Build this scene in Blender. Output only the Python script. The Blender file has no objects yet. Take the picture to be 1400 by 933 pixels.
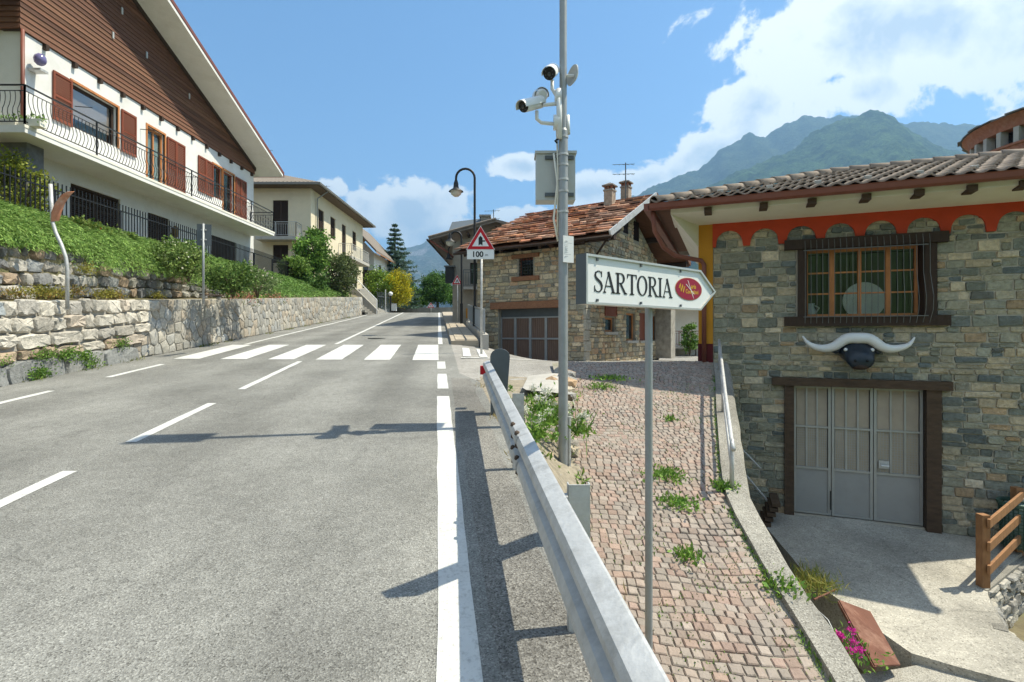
import bpy, math, random
import numpy as np
from mathutils import Vector, Matrix, noise
random.seed(7)
RNG = np.random.default_rng(7)
R = math.radians
V = Vector
sc = bpy.context.scene
COL = sc.collection

# ---------------------------------------------------------------- camera
FPX = 720.0            # focal length in pixels of the 1400 px wide photograph
CX, HY = 700.0, 458.0  # optical axis / horizon row
cam_d = bpy.data.cameras.new('camera'); cam = bpy.data.objects.new('camera', cam_d); COL.objects.link(cam)
cam_d.sensor_width = 36; cam_d.lens = 36 * FPX / 1400; cam_d.shift_y = -(466.5 - HY) / 1400
cam_d.clip_start = .05; cam_d.clip_end = 30000
cam.location = (0, 0, 0); cam.rotation_euler = (R(90), 0, 0)
sc.camera = cam

# ---------------------------------------------------------------- sun, sky, exposure
SUN_EL, SUN_AZ = 59.5, 81.5       # azimuth measured clockwise from +Y (view direction)
sun_dir = V((math.sin(R(SUN_AZ)) * math.cos(R(SUN_EL)), math.cos(R(SUN_AZ)) * math.cos(R(SUN_EL)), math.sin(R(SUN_EL))))
sd = bpy.data.lights.new('sun', 'SUN'); sd.energy = 4.6; sd.angle = R(.53); sd.color = (1, .93, .82)
sun = bpy.data.objects.new('sun', sd); COL.objects.link(sun)
sun.rotation_euler = (-sun_dir).to_track_quat('-Z', 'Y').to_euler(); sun.location = (30, 0, 40)
sc.view_settings.view_transform = 'Standard'; sc.view_settings.look = 'None'
sc.view_settings.exposure = .93; sc.view_settings.gamma = 1; sc.view_settings.use_curve_mapping = False
sc.view_settings.use_white_balance = True; sc.view_settings.white_balance_temperature = 6900; sc.view_settings.white_balance_tint = 4
sc.cycles.use_denoising = True
sc.cycles.max_bounces = 6; sc.cycles.diffuse_bounces = 3; sc.cycles.volume_bounces = 0
sc.cycles.transparent_max_bounces = 8; sc.cycles.caustics_reflective = False; sc.cycles.caustics_refractive = False

world = bpy.data.worlds.new('World'); sc.world = world; world.use_nodes = True
wt = world.node_tree; wt.nodes.clear()
def wn(t, **kw):
    n = wt.nodes.new(t)
    for k, v in kw.items(): setattr(n, k, v)
    return n
def wmath(op, a, b=None, c=None, clamp=False):
    n = wn('ShaderNodeMath', operation=op); n.use_clamp = clamp
    for i, x in enumerate((a, b, c)):
        if x is None: continue
        if isinstance(x, (int, float)): n.inputs[i].default_value = x
        else: wt.links.new(x, n.inputs[i])
    return n.outputs[0]
sky = wn('ShaderNodeTexSky', sky_type='NISHITA'); sky.sun_disc = False
sky.sun_elevation = R(SUN_EL); sky.sun_rotation = R(SUN_AZ); sky.altitude = 600; sky.air_density = 1.0; sky.dust_density = .6; sky.ozone_density = 3.0
tc = wn('ShaderNodeTexCoord'); sep = wn('ShaderNodeSeparateXYZ'); wt.links.new(tc.outputs['Generated'], sep.inputs[0])
dx, dy, dz = sep.outputs
ady = wmath('MAXIMUM', wmath('ABSOLUTE', dy), .12)
cu = wmath('DIVIDE', dx, ady); cv = wmath('DIVIDE', dz, ady)
def cblob(px, py, a, b, tilt=0):
    u0, v0 = (px - CX) / FPX, (HY - py) / FPX
    du, dv = wmath('SUBTRACT', cu, u0), wmath('SUBTRACT', cv, v0)
    c, s = math.cos(tilt), math.sin(tilt)
    p = wmath('ADD', wmath('MULTIPLY', du, c * FPX / a), wmath('MULTIPLY', dv, s * FPX / a))
    q = wmath('ADD', wmath('MULTIPLY', du, -s * FPX / b), wmath('MULTIPLY', dv, c * FPX / b))
    return wmath('SUBTRACT', 1, wmath('SQRT', wmath('ADD', wmath('MULTIPLY', p, p), wmath('MULTIPLY', q, q))))
blobs = [(1270, 30, 300, 105, .12), (1110, 60, 130, 80, .5), (1030, 150, 85, 52, .75), (950, 225, 100, 36, .6), (885, 250, 60, 26, .3), (1180, 130, 120, 40, .1),
         (560, 290, 105, 48, 0), (600, 325, 65, 36, 0), (500, 285, 45, 30, 0), (715, 228, 45, 20, 0), (800, 262, 70, 30, 0), (448, 262, 30, 22, 0), (720, 300, 60, 24, .2),
         (1500, 180, 160, 80, 0), (-150, 150, 200, 90, 0), (300, 300, 100, 30, 0)]
field = None
for b_ in blobs:
    f_ = cblob(*b_); field = f_ if field is None else wmath('MAXIMUM', field, f_)
field = wmath('MAXIMUM', field, -1.2)
nz = wn('ShaderNodeTexNoise'); nz.inputs['Scale'].default_value = 11; nz.inputs['Detail'].default_value = 10; nz.inputs['Roughness'].default_value = .6; nz.inputs['Distortion'].default_value = .25
wt.links.new(tc.outputs['Generated'], nz.inputs['Vector'])
nz2 = wn('ShaderNodeTexNoise'); nz2.inputs['Scale'].default_value = 2.2; nz2.inputs['Detail'].default_value = 5
wt.links.new(tc.outputs['Generated'], nz2.inputs['Vector'])
back = wmath('MULTIPLY', wmath('SUBTRACT', nz2.outputs[0], .48), 6.0)        # unseen clouds over the rest of the sky, thickened to brighten the shade
inview = wmath('LESS_THAN', dy, .35)
field = wmath('MAXIMUM', field, wmath('ADD', back, wmath('MULTIPLY', wmath('SUBTRACT', inview, 1), 3)))
dens = wmath('ADD', field, wmath('MULTIPLY', wmath('SUBTRACT', nz.outputs[0], .5), 2.5))
ramp = wn('ShaderNodeMapRange', interpolation_type='SMOOTHSTEP'); ramp.inputs[1].default_value = -.02; ramp.inputs[2].default_value = .20
wt.links.new(dens, ramp.inputs[0])
cov = wmath('MULTIPLY', ramp.outputs[0], .95)
# lit edge / grey heart of the cloud
nz3 = wn('ShaderNodeTexNoise'); nz3.inputs['Scale'].default_value = 7; nz3.inputs['Detail'].default_value = 6
va = wn('ShaderNodeVectorMath', operation='ADD'); va.inputs[1].default_value = (-.05, 0, -.07)
wt.links.new(tc.outputs['Generated'], va.inputs[0]); wt.links.new(va.outputs[0], nz3.inputs['Vector'])
heart = wn('ShaderNodeMapRange'); heart.inputs[1].default_value = .42; heart.inputs[2].default_value = 1.0
wt.links.new(wmath('ADD', dens, wmath('MULTIPLY', wmath('SUBTRACT', nz3.outputs[0], .5), 1.6)), heart.inputs[0])
cc = wn('ShaderNodeMix', data_type='RGBA'); cc.inputs[6].default_value = (.93, .94, .96, 1); cc.inputs[7].default_value = (.50, .58, .70, 1)
wt.links.new(heart.outputs[0], cc.inputs[0])
hsv = wn('ShaderNodeHueSaturation'); hsv.inputs['Saturation'].default_value = 1.2; wt.links.new(sky.outputs[0], hsv.inputs['Color'])
bg1 = wn('ShaderNodeBackground'); wt.links.new(hsv.outputs[0], bg1.inputs[0]); bg1.inputs[1].default_value = .115
bg2 = wn('ShaderNodeBackground'); wt.links.new(cc.outputs[2], bg2.inputs[0]); bg2.inputs[1].default_value = .78
mixs = wn('ShaderNodeMixShader'); wt.links.new(cov, mixs.inputs[0]); wt.links.new(bg1.outputs[0], mixs.inputs[1]); wt.links.new(bg2.outputs[0], mixs.inputs[2])
wo = wn('ShaderNodeOutputWorld'); wt.links.new(mixs.outputs[0], wo.inputs[0])

# ---------------------------------------------------------------- helpers
def lin(r, g, b):
    f = lambda c: (c / 255 / 12.92) if c / 255 <= .04045 else ((c / 255 + .055) / 1.055) ** 2.4
    return (f(r), f(g), f(b))

def mat(name, col=(.5, .5, .5), rough=.85, var=.15, scale=5, stretch=(1, 1, 1), bump=.25, bscale=70, metal=0, spec=.3,
        attr=False, rnd=0., stain=None, stain_amt=.5, stain_scale=1.3, translucent=0):
    m = bpy.data.materials.new(name); m.use_nodes = True
    nt = m.node_tree; N = nt.nodes; L = nt.links
    bs = N['Principled BSDF']; bs.inputs['Roughness'].default_value = rough; bs.inputs['Metallic'].default_value = metal
    bs.inputs['Specular IOR Level'].default_value = spec
    t = N.new('ShaderNodeTexCoord'); mp = N.new('ShaderNodeMapping'); mp.inputs['Scale'].default_value = stretch
    L.new(t.outputs['Object'], mp.inputs[0])
    if attr:
        a = N.new('ShaderNodeAttribute'); a.attribute_name = 'Col'; base = a.outputs['Color']
    else:
        a = N.new('ShaderNodeRGB'); a.outputs[0].default_value = (*col, 1); base = a.outputs[0]
    n1 = N.new('ShaderNodeTexNoise'); n1.inputs['Scale'].default_value = scale; n1.inputs['Detail'].default_value = 7; n1.inputs['Roughness'].default_value = .65
    L.new(mp.outputs[0], n1.inputs['Vector'])
    mr = N.new('ShaderNodeMapRange'); mr.inputs[1].default_value = .25; mr.inputs[2].default_value = .75
    mr.inputs[3].default_value = 1 - var; mr.inputs[4].default_value = 1 + var
    L.new(n1.outputs[0], mr.inputs[0]); fac = mr.outputs[0]
    if rnd:
        oi = N.new('ShaderNodeObjectInfo'); r2 = N.new('ShaderNodeMapRange'); r2.inputs[3].default_value = 1 - rnd; r2.inputs[4].default_value = 1 + rnd
        L.new(oi.outputs['Random'], r2.inputs[0]); mm = N.new('ShaderNodeMath'); mm.operation = 'MULTIPLY'
        L.new(fac, mm.inputs[0]); L.new(r2.outputs[0], mm.inputs[1]); fac = mm.outputs[0]
    vm = N.new('ShaderNodeVectorMath'); vm.operation = 'SCALE'; L.new(base, vm.inputs[0]); L.new(fac, vm.inputs['Scale'])
    out = vm.outputs[0]
    if stain:
        n2 = N.new('ShaderNodeTexNoise'); n2.inputs['Scale'].default_value = stain_scale; n2.inputs['Detail'].default_value = 8; n2.inputs['Roughness'].default_value = .7
        L.new(t.outputs['Object'], n2.inputs['Vector'])
        m2 = N.new('ShaderNodeMapRange'); m2.inputs[1].default_value = .5; m2.inputs[2].default_value = .72; m2.inputs[4].default_value = stain_amt
        L.new(n2.outputs[0], m2.inputs[0])
        mx = N.new('ShaderNodeMix'); mx.data_type = 'RGBA'; L.new(m2.outputs[0], mx.inputs[0]); L.new(out, mx.inputs[6]); mx.inputs[7].default_value = (*stain, 1)
        out = mx.outputs[2]
    L.new(out, bs.inputs['Base Color'])
    if bump:
        n3 = N.new('ShaderNodeTexNoise'); n3.inputs['Scale'].default_value = bscale; n3.inputs['Detail'].default_value = 5
        L.new(mp.outputs[0], n3.inputs['Vector'])
        bp = N.new('ShaderNodeBump'); bp.inputs['Strength'].default_value = bump; bp.inputs['Distance'].default_value = .02
        L.new(n3.outputs[0], bp.inputs['Height']); L.new(bp.outputs[0], bs.inputs['Normal'])
    if translucent:
        o = N['Material Output']; tr = N.new('ShaderNodeBsdfTranslucent'); L.new(out, tr.inputs[0])
        ms = N.new('ShaderNodeMixShader'); ms.inputs[0].default_value = translucent
        L.new(bs.outputs[0], ms.inputs[1]); L.new(tr.outputs[0], ms.inputs[2]); L.new(ms.outputs[0], o.inputs[0])
    return m

def asphalt(name, lo, hi, grain=85, patch=.18, tracks=False, cracks=.0):
    m = bpy.data.materials.new(name); m.use_nodes = True
    nt = m.node_tree; N = nt.nodes; L = nt.links; bs = N['Principled BSDF']
    bs.inputs['Roughness'].default_value = .9; bs.inputs['Specular IOR Level'].default_value = .22
    t = N.new('ShaderNodeTexCoord')
    vo = N.new('ShaderNodeTexVoronoi'); vo.inputs['Scale'].default_value = grain; L.new(t.outputs['Object'], vo.inputs['Vector'])
    sp = N.new('ShaderNodeSeparateColor'); L.new(vo.outputs['Color'], sp.inputs[0])
    cr = N.new('ShaderNodeValToRGB'); e = cr.color_ramp.elements
    e[0].position = .0; e[0].color = (*[c * .55 for c in lo], 1); e[1].position = 1; e[1].color = (*[min(1, c * 1.35) for c in hi], 1)
    for p, c in ((.15, lo), (.82, hi)):
        k = e.new(p); k.color = (*c, 1)
    L.new(sp.outputs[0], cr.inputs[0])
    facs = []
    for s_, st, lo_, hi_ in ((.7, (1, 1, 1), 1 - patch, 1 + patch), (1.1, (1.6, .07, 1), .86, 1.10), (9, (1, 1, 1), .9, 1.1)):
        mp = N.new('ShaderNodeMapping'); mp.inputs['Scale'].default_value = st; mp.inputs['Rotation'].default_value = (0, 0, R(-8)); L.new(t.outputs['Object'], mp.inputs[0])
        n = N.new('ShaderNodeTexNoise'); n.inputs['Scale'].default_value = s_; n.inputs['Detail'].default_value = 6; L.new(mp.outputs[0], n.inputs['Vector'])
        mr = N.new('ShaderNodeMapRange'); mr.inputs[1].default_value = .3; mr.inputs[2].default_value = .7; mr.inputs[3].default_value = lo_; mr.inputs[4].default_value = hi_
        L.new(n.outputs[0], mr.inputs[0]); facs.append(mr.outputs[0])
    def mth(op, a, b=None, c=None):
        n = N.new('ShaderNodeMath'); n.operation = op
        for i, x in enumerate((a, b, c)):
            if x is None: continue
            if isinstance(x, (int, float)): n.inputs[i].default_value = x
            else: L.new(x, n.inputs[i])
        return n.outputs[0]
    if tracks:          # worn wheel paths along both lanes
        sx = N.new('ShaderNodeSeparateXYZ'); L.new(t.outputs['Object'], sx.inputs[0]); u_ = mth('ADD', sx.outputs[0], mth('MULTIPLY', sx.outputs[1], .1417))
        tot = None
        for lane in (-1.45, -4.55):
            q = mth('DIVIDE', mth('SUBTRACT', mth('ABSOLUTE', mth('SUBTRACT', u_, lane)), .78), .34); e_ = mth('POWER', 2.718, mth('MULTIPLY', mth('MULTIPLY', q, q), -1.0)); tot = e_ if tot is None else mth('ADD', tot, e_)
        facs.append(mth('SUBTRACT', 1.05, mth('MULTIPLY', tot, .17)))
        wr = mth('POWER', 2.718, mth('MULTIPLY', mth('POWER', mth('DIVIDE', mth('SUBTRACT', u_, -3.08), .35), 2.0), -1.0)); facs.append(mth('SUBTRACT', 1.0, mth('MULTIPLY', wr, .07)))
    if cracks:
        nd = N.new('ShaderNodeTexNoise'); nd.inputs['Scale'].default_value = 2.2; nd.inputs['Detail'].default_value = 5; L.new(t.outputs['Object'], nd.inputs['Vector'])
        va_ = N.new('ShaderNodeVectorMath'); va_.operation = 'MULTIPLY_ADD'; L.new(nd.outputs['Color'], va_.inputs[0]); va_.inputs[1].default_value = (.5, .5, .5); L.new(t.outputs['Object'], va_.inputs[2])
        vc = N.new('ShaderNodeTexVoronoi'); vc.feature = 'DISTANCE_TO_EDGE'; vc.inputs['Scale'].default_value = .42; L.new(va_.outputs[0], vc.inputs['Vector'])
        nm_ = N.new('ShaderNodeTexNoise'); nm_.inputs['Scale'].default_value = .45; nm_.inputs['Detail'].default_value = 2; L.new(t.outputs['Object'], nm_.inputs['Vector'])
        line = mth('MULTIPLY', mth('LESS_THAN', vc.outputs['Distance'], .0038), mth('GREATER_THAN', nm_.outputs[0], .47)); facs.append(mth('SUBTRACT', 1.0, mth('MULTIPLY', line, cracks)))
    o = cr.outputs[0]
    for f in facs:
        vm = N.new('ShaderNodeVectorMath'); vm.operation = 'SCALE'; L.new(o, vm.inputs[0]); L.new(f, vm.inputs['Scale']); o = vm.outputs[0]
    L.new(o, bs.inputs['Base Color'])
    bp = N.new('ShaderNodeBump'); bp.inputs['Strength'].default_value = .55; bp.inputs['Distance'].default_value = .006
    L.new(vo.outputs['Distance'], bp.inputs['Height']); L.new(bp.outputs[0], bs.inputs['Normal'])
    return m

class MB:
    def __init__(s): s.v = []; s.f = []; s.c = []
    def add(s, vs, fs, col=None):
        o = len(s.v); s.v += [tuple(p) for p in vs]; s.f += [tuple(i + o for i in f) for f in fs]
        s.c += [col if col is not None else (.5, .5, .5)] * len(vs); return s
    def box(s, x0, x1, y0, y1, z0, z1, col=None):
        vs = [(x, y, z) for z in (z0, z1) for y in (y0, y1) for x in (x0, x1)]
        return s.add(vs, [(0, 2, 3, 1), (4, 5, 7, 6), (0, 1, 5, 4), (2, 6, 7, 3), (0, 4, 6, 2), (1, 3, 7, 5)], col)
    def obox(s, c, a, b, d, col=None):
        vs = [c + a * i + b * j + d * k for k in (-1, 1) for j in (-1, 1) for i in (-1, 1)]
        return s.add(vs, [(0, 2, 3, 1), (4, 5, 7, 6), (0, 1, 5, 4), (2, 6, 7, 3), (0, 4, 6, 2), (1, 3, 7, 5)], col)
    def bar(s, p, q, w, h=None, up=None, col=None):
        p, q = V(p), V(q); h = h or w; d = (q - p); l = d.length; d = d / l
        up = V(up) if up else (V((0, 0, 1)) if abs(d.z) < .95 else V((0, 1, 0)))
        a = d.cross(up).normalized(); b = a.cross(d).normalized()
        return s.obox((p + q) / 2, a * w / 2, b * h / 2, d * l / 2, col)
    def tube(s, pts, r, n=8, cap=True, col=None):
        pts = [V(p) for p in pts]; rs = r if isinstance(r, (list, tuple)) else [r] * len(pts)
        vs = []; fs = []; prev = None
        for i, p in enumerate(pts):
            d = (pts[min(i + 1, len(pts) - 1)] - pts[max(i - 1, 0)]).normalized()
            a = prev if prev is not None else (V((0, 0, 1)) if abs(d.z) < .9 else V((1, 0, 0)))
            a = (a - d * a.dot(d)).normalized(); prev = a; b = d.cross(a)
            for k in range(n):
                t = 2 * math.pi * k / n; vs.append(p + (a * math.cos(t) + b * math.sin(t)) * rs[i])
        for i in range(len(pts) - 1):
            for k in range(n):
                k2 = (k + 1) % n; fs.append((i * n + k, i * n + k2, (i + 1) * n + k2, (i + 1) * n + k))
        if cap: fs += [tuple(range(n - 1, -1, -1)), tuple(range((len(pts) - 1) * n, len(pts) * n))]
        return s.add(vs, fs, col)
    def lathe(s, c, prof, n=20, axis='Z', col=None, a0=0, a1=2 * math.pi):
        c = V(c); full = abs(a1 - a0 - 2 * math.pi) < 1e-6; m = n if full else n + 1; vs = []; fs = []
        for (r, h) in prof:
            for k in range(m):
                t = a0 + (a1 - a0) * k / n
                p = (r * math.cos(t), r * math.sin(t), h)
                if axis == 'Y': p = (p[0], p[2], p[1])
                if axis == 'X': p = (p[2], p[0], p[1])
                vs.append(c + V(p))
        for i in range(len(prof) - 1):
            for k in range(n):
                k2 = (k + 1) % m; fs.append((i * m + k, i * m + k2, (i + 1) * m + k2, (i + 1) * m + k))
        return s.add(vs, fs, col)
    def prism(s, pts, ext, col=None):
        n = len(pts); e = V(ext); a = [V(p) for p in pts]
        fs = [tuple(range(n - 1, -1, -1)), tuple(range(n, 2 * n))] + [(i, (i + 1) % n, n + (i + 1) % n, n + i) for i in range(n)]
        return s.add(a + [p + e for p in a], fs, col)
    def ico(s, c, r, sub=2, sc_=(1, 1, 1), jit=0, col=None):
        import bmesh
        bm = bmesh.new(); bmesh.ops.create_icosphere(bm, subdivisions=sub, radius=1); bm.verts.ensure_lookup_table()
        vs = []
        for v_ in bm.verts:
            k = 1 + (noise.noise(v_.co * 1.7 + V(c) * 3.1) * jit if jit else 0)
            vs.append(V(c) + V((v_.co.x * sc_[0], v_.co.y * sc_[1], v_.co.z * sc_[2])) * r * k)
        fs = [tuple(v_.index for v_ in f.verts) for f in bm.faces]; bm.free()
        return s.add(vs, fs, col)
    def build(s, name, m, parent=None, smooth=False, **kw):
        me = bpy.data.meshes.new(name)
        kind = kw.get('kind'); top = parent is None
        off = V((0, 0, 0))
        if top and s.v and kind is None:
            a = np.array(s.v); mn, mx_ = a.min(0), a.max(0); off = V(((mn[0] + mx_[0]) / 2, (mn[1] + mx_[1]) / 2, mn[2]))
        me.from_pydata([(p[0] - off.x, p[1] - off.y, p[2] - off.z) for p in s.v], [], s.f); me.update()
        ca = me.attributes.new('Col', 'FLOAT_COLOR', 'POINT')
        ca.data.foreach_set('color', np.hstack([np.array(s.c, dtype=np.float32).reshape(-1, 3), np.ones((len(s.c), 1), np.float32)]).ravel())
        if smooth:
            for p in me.polygons: p.use_smooth = True
            if isinstance(smooth, (int, float)) and not isinstance(smooth, bool):
                try: me.set_sharp_from_angle(angle=R(smooth))
                except Exception: pass
        if m: me.materials.append(m)
        o = bpy.data.objects.new(name, me); COL.objects.link(o)
        if parent:
            o.parent = parent; o.matrix_parent_inverse = Matrix.Translation(-ORG.get(parent.name, V((0, 0, 0))))
        else:
            o.location = off; ORG[o.name] = off
        tag(o, **kw); return o
ORG = {}
def tag(o, label=None, cat=None, group=None, kind=None):
    if label: o['label'] = label
    if cat: o['category'] = cat
    if group: o['group'] = group
    if kind: o['kind'] = kind
    return o
def thing(name, loc, label, cat, group=None):
    o = bpy.data.objects.new(name, None); COL.objects.link(o); o.location = loc; o.empty_display_size = .3
    ORG[o.name] = V(loc); return tag(o, label, cat, group)
def adopt(o, parent):
    o.parent = parent; o.matrix_parent_inverse = Matrix.Translation(-ORG.get(parent.name, V((0, 0, 0))))

def at(px, py, Y):
    return V(((px - CX) / FPX * Y, Y, (HY - py) / FPX * Y))
class PL:      # a vertical plane: origin (x, y), unit direction to the right r, outward normal n
    def __init__(s, O, r):
        l = math.hypot(*r); s.O = O; s.r = (r[0] / l, r[1] / l); s.n = (s.r[1], -s.r[0])
    def w(s, a, z, d=0): return V((s.O[0] + s.r[0] * a + s.n[0] * d, s.O[1] + s.r[1] * a + s.n[1] * d, z))
    def px(s, x, y, d=0):
        ox, oy = s.O[0] + s.n[0] * d, s.O[1] + s.n[1] * d
        k = (x - CX) / FPX; a = (k * oy - ox) / (s.r[0] - k * s.r[1]); Y = oy + s.r[1] * a
        return a, (HY - y) / FPX * Y
    def box(s, mb, a0, a1, z0, z1, d0, d1, col=None):
        vs = [s.w(a, z, d) for d in (d0, d1) for z in (z0, z1) for a in (a0, a1)]
        return mb.add(vs, [(0, 2, 3, 1), (4, 5, 7, 6), (0, 1, 5, 4), (2, 6, 7, 3), (0, 4, 6, 2), (1, 3, 7, 5)], col)
    def wall(s, mb, a0, a1, z0, z1, holes=(), depth=.2, d=0):
        xs = sorted({a0, a1, *[h[0] for h in holes], *[h[1] for h in holes]}); zs = sorted({z0, z1, *[h[2] for h in holes], *[h[3] for h in holes]})
        for i in range(len(xs) - 1):
            for j in range(len(zs) - 1):
                cx, cz = (xs[i] + xs[i + 1]) / 2, (zs[j] + zs[j + 1]) / 2
                if any(h[0] < cx < h[1] and h[2] < cz < h[3] for h in holes): continue
                mb.add([s.w(xs[i], zs[j], d), s.w(xs[i + 1], zs[j], d), s.w(xs[i + 1], zs[j + 1], d), s.w(xs[i], zs[j + 1], d)], [(0, 1, 2, 3)])
        for h in holes:
            q = [(h[0], h[2]), (h[1], h[2]), (h[1], h[3]), (h[0], h[3])]
            for k in range(4):
                p1, p2 = q[k], q[(k + 1) % 4]
                mb.add([s.w(*p1, d), s.w(*p2, d), s.w(*p2, d - depth), s.w(*p1, d - depth)], [(0, 1, 2, 3)])

def pixarea(p, a):     # rough size in the photograph of a piece of area a at p, zero outside the frame
    if p.y < .3: return 0
    x, y = CX + FPX * p.x / p.y, HY - FPX * p.z / p.y
    return a / p.y ** 2 if -20 < x < 1420 and -20 < y < 953 else a / p.y ** 2 * 1e-4

def pieces(name, items, m, parent, limit=300, smooth=False):
    """items: (centre, area, MB); the largest in the picture are objects of their own, the rest one mesh"""
    items = sorted(items, key=lambda t: -pixarea(t[0], t[1])); rest = MB(); n = 0
    for c, a, mb in items:
        if n < limit and pixarea(c, a) > a * 2e-4 * 1e-3: mb.build(name, m, parent, smooth=smooth); n += 1
        else: rest.add(mb.v, mb.f); rest.c[-len(mb.c):] = mb.c
    if rest.v:
        rest.build('far_' + name + ('s' if not name.endswith('s') else ''), m, parent, smooth=smooth, kind='stuff')

def stone_mb(pl, outline, proud, cols, rough=.012, back=-.03, inset=.018, rnd=1.0):
    """a stone on a wall plane from a 2-d outline"""
    mb = MB(); n = len(outline); cx = sum(p[0] for p in outline) / n; cz = sum(p[1] for p in outline) / n
    w = max(p[0] for p in outline) - min(p[0] for p in outline); h = max(p[1] for p in outline) - min(p[1] for p in outline)
    c = random.choice(cols); k = random.uniform(.78, 1.2); c = tuple(min(.9, x * k) for x in c)
    vs = [pl.w(p[0], p[1], back) for p in outline]
    ins = min(inset, .3 * min(w, h))
    def shr(p, e):
        dx_, dz_ = p[0] - cx, p[1] - cz; L_ = math.hypot(dx_, dz_) + 1e-6
        return cx + dx_ * (1 - e / L_), cz + dz_ * (1 - e / L_)
    vs += [pl.w(p[0], p[1], proud * .35 + random.uniform(-rough, rough) * .4) for p in outline]
    r2 = [shr(p, ins * random.uniform(.7, 1.3)) for p in outline]
    vs += [pl.w(*p, proud + random.uniform(-rough, rough)) for p in r2]
    vs.append(pl.w(cx, cz, proud * (1 + .25 * rnd) + random.uniform(-rough, rough)))
    fs = []
    for i in range(n):
        j = (i + 1) % n
        fs += [(i, j, n + j, n + i), (n + i, n + j, 2 * n + j, 2 * n + i), (2 * n + i, 2 * n + j, 3 * n)]
    mb.add(vs, fs, c); return pl.w(cx, cz, 0), w * h, mb

def round_rect(a0, a1, z0, z1, jit, rad):
    w, h = a1 - a0, z1 - z0; r = min(rad, .45 * w, .45 * h); q = lambda: random.uniform(-jit, jit)
    return [(a0 + r + q(), z0 + q()), (a1 - r + q(), z0 + q()), (a1 + q(), z0 + r + q()), (a1 + q(), z1 - r + q()),
            (a1 - r + q(), z1 + q()), (a0 + r + q(), z1 + q()), (a0 + q(), z1 - r + q()), (a0 + q(), z0 + r + q())]

def coursed(pl, a0, a1, z0, z1, holes, hmin, hmax, lmin, lmax, cols, gap=.014, jit=.008, rad=.03, proud=.03, rough=.008, breaks=(), keep=None, inset=.018, rnd=1.0):
    items = []; edges = sorted({z0, z1, *[b for b in breaks if z0 < b < z1]}); rows = []
    for e0, e1 in zip(edges, edges[1:]):
        z = e0
        while z < e1 - 1e-4:
            h = random.uniform(hmin, hmax)
            if e1 - z - h < hmin * .7: h = e1 - z
            if e1 - z - h < 0: h = e1 - z
            rows.append((z, z + h)); z += h
    for r0, r1 in rows:
        cuts = [(h[0], h[1]) for h in holes if min(r1, h[3]) - max(r0, h[2]) > .35 * (r1 - r0)]
        a = a0 - random.uniform(0, lmax * .5)
        spans = [(a0, a1)]
        for c0, c1 in cuts:
            ns = []
            for s0, s1 in spans:
                if c1 <= s0 or c0 >= s1: ns.append((s0, s1))
                else:
                    if c0 > s0 + .02: ns.append((s0, c0))
                    if c1 < s1 - .02: ns.append((c1, s1))
            spans = ns
        for s0, s1 in spans:
            a = s0
            while a < s1 - 1e-3:
                l = random.uniform(lmin, lmax) * (1.5 if random.random() < .15 else 1)
                if s1 - a - l < lmin * .8: l = s1 - a
                l = min(l, s1 - a)
                subs = [(r0, r1)]
                if (r1 - r0) > hmax * .8 and l < lmax * .7 and random.random() < .3:
                    m_ = r0 + (r1 - r0) * random.uniform(.35, .65); subs = [(r0, m_), (m_, r1)]
                for q0, q1 in subs:
                    g = gap / 2
                    if l > 2.5 * g and (keep is None or keep((a + l / 2), (q0 + q1) / 2)):
                        items.append(stone_mb(pl, round_rect(a + g, a + l - g, q0 + g, q1 - g, jit, rad), proud * random.uniform(.4, 1.3), cols, rough, inset=inset, rnd=rnd))
                a += l
    return items

def leaves(pts, dirs, ln, wd, cols, bend=0.):
    """numpy leaf quads: pts (N,3) start, dirs (N,3) unit, ln/wd (N,), cols (N,3) -> MB-compatible arrays"""
    n = len(pts); up = RNG.normal(size=(n, 3)); side = np.cross(dirs, up); side /= np.linalg.norm(side, axis=1)[:, None] + 1e-9
    nrm = np.cross(side, dirs)
    ln = np.asarray(ln)[:, None]; wd = np.asarray(wd)[:, None]
    mid = pts + dirs * ln * .5 + nrm * ln * .08; tip = pts + dirs * ln - np.array([0, 0, 1]) * ln * bend
    vs = np.stack([pts, mid - side * wd / 2, tip, mid + side * wd / 2], 1).reshape(-1, 3)
    fs = np.arange(4 * n).reshape(-1, 4); cs = np.repeat(cols, 4, axis=0)
    return vs, fs, cs
def leafmesh(name, parts, m, parent=None, **kw):
    vs = []; fs = []; cs = []; o = 0
    for v_, f_, c_ in parts:
        vs.append(v_); fs.append(f_ + o); cs.append(c_); o += len(v_)
    vs = np.vstack(vs); fs = np.vstack(fs); cs = np.vstack(cs)
    off = V((0, 0, 0))
    if parent is None and kw.get('kind') is None:
        off = V(((vs[:, 0].min() + vs[:, 0].max()) / 2, (vs[:, 1].min() + vs[:, 1].max()) / 2, vs[:, 2].min())); vs = vs - np.array(off)
    me = bpy.data.meshes.new(name); me.vertices.add(len(vs)); me.vertices.foreach_set('co', vs.astype(np.float32).ravel())
    me.loops.add(fs.size); me.loops.foreach_set('vertex_index', fs.astype(np.int32).ravel())
    me.polygons.add(len(fs)); me.polygons.foreach_set('loop_start', np.arange(0, fs.size, 4, dtype=np.int32)); me.polygons.foreach_set('loop_total', np.full(len(fs), 4, np.int32))
    me.update(calc_edges=True)
    ca = me.attributes.new('Col', 'FLOAT_COLOR', 'POINT'); ca.data.foreach_set('color', np.hstack([cs, np.ones((len(cs), 1))]).astype(np.float32).ravel())
    me.materials.append(m); o = bpy.data.objects.new(name, me); COL.objects.link(o)
    if parent: o.parent = parent; o.matrix_parent_inverse = Matrix.Translation(-ORG.get(parent.name, V((0, 0, 0))))
    else: o.location = off; ORG[o.name] = off
    tag(o, **kw); return o
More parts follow.
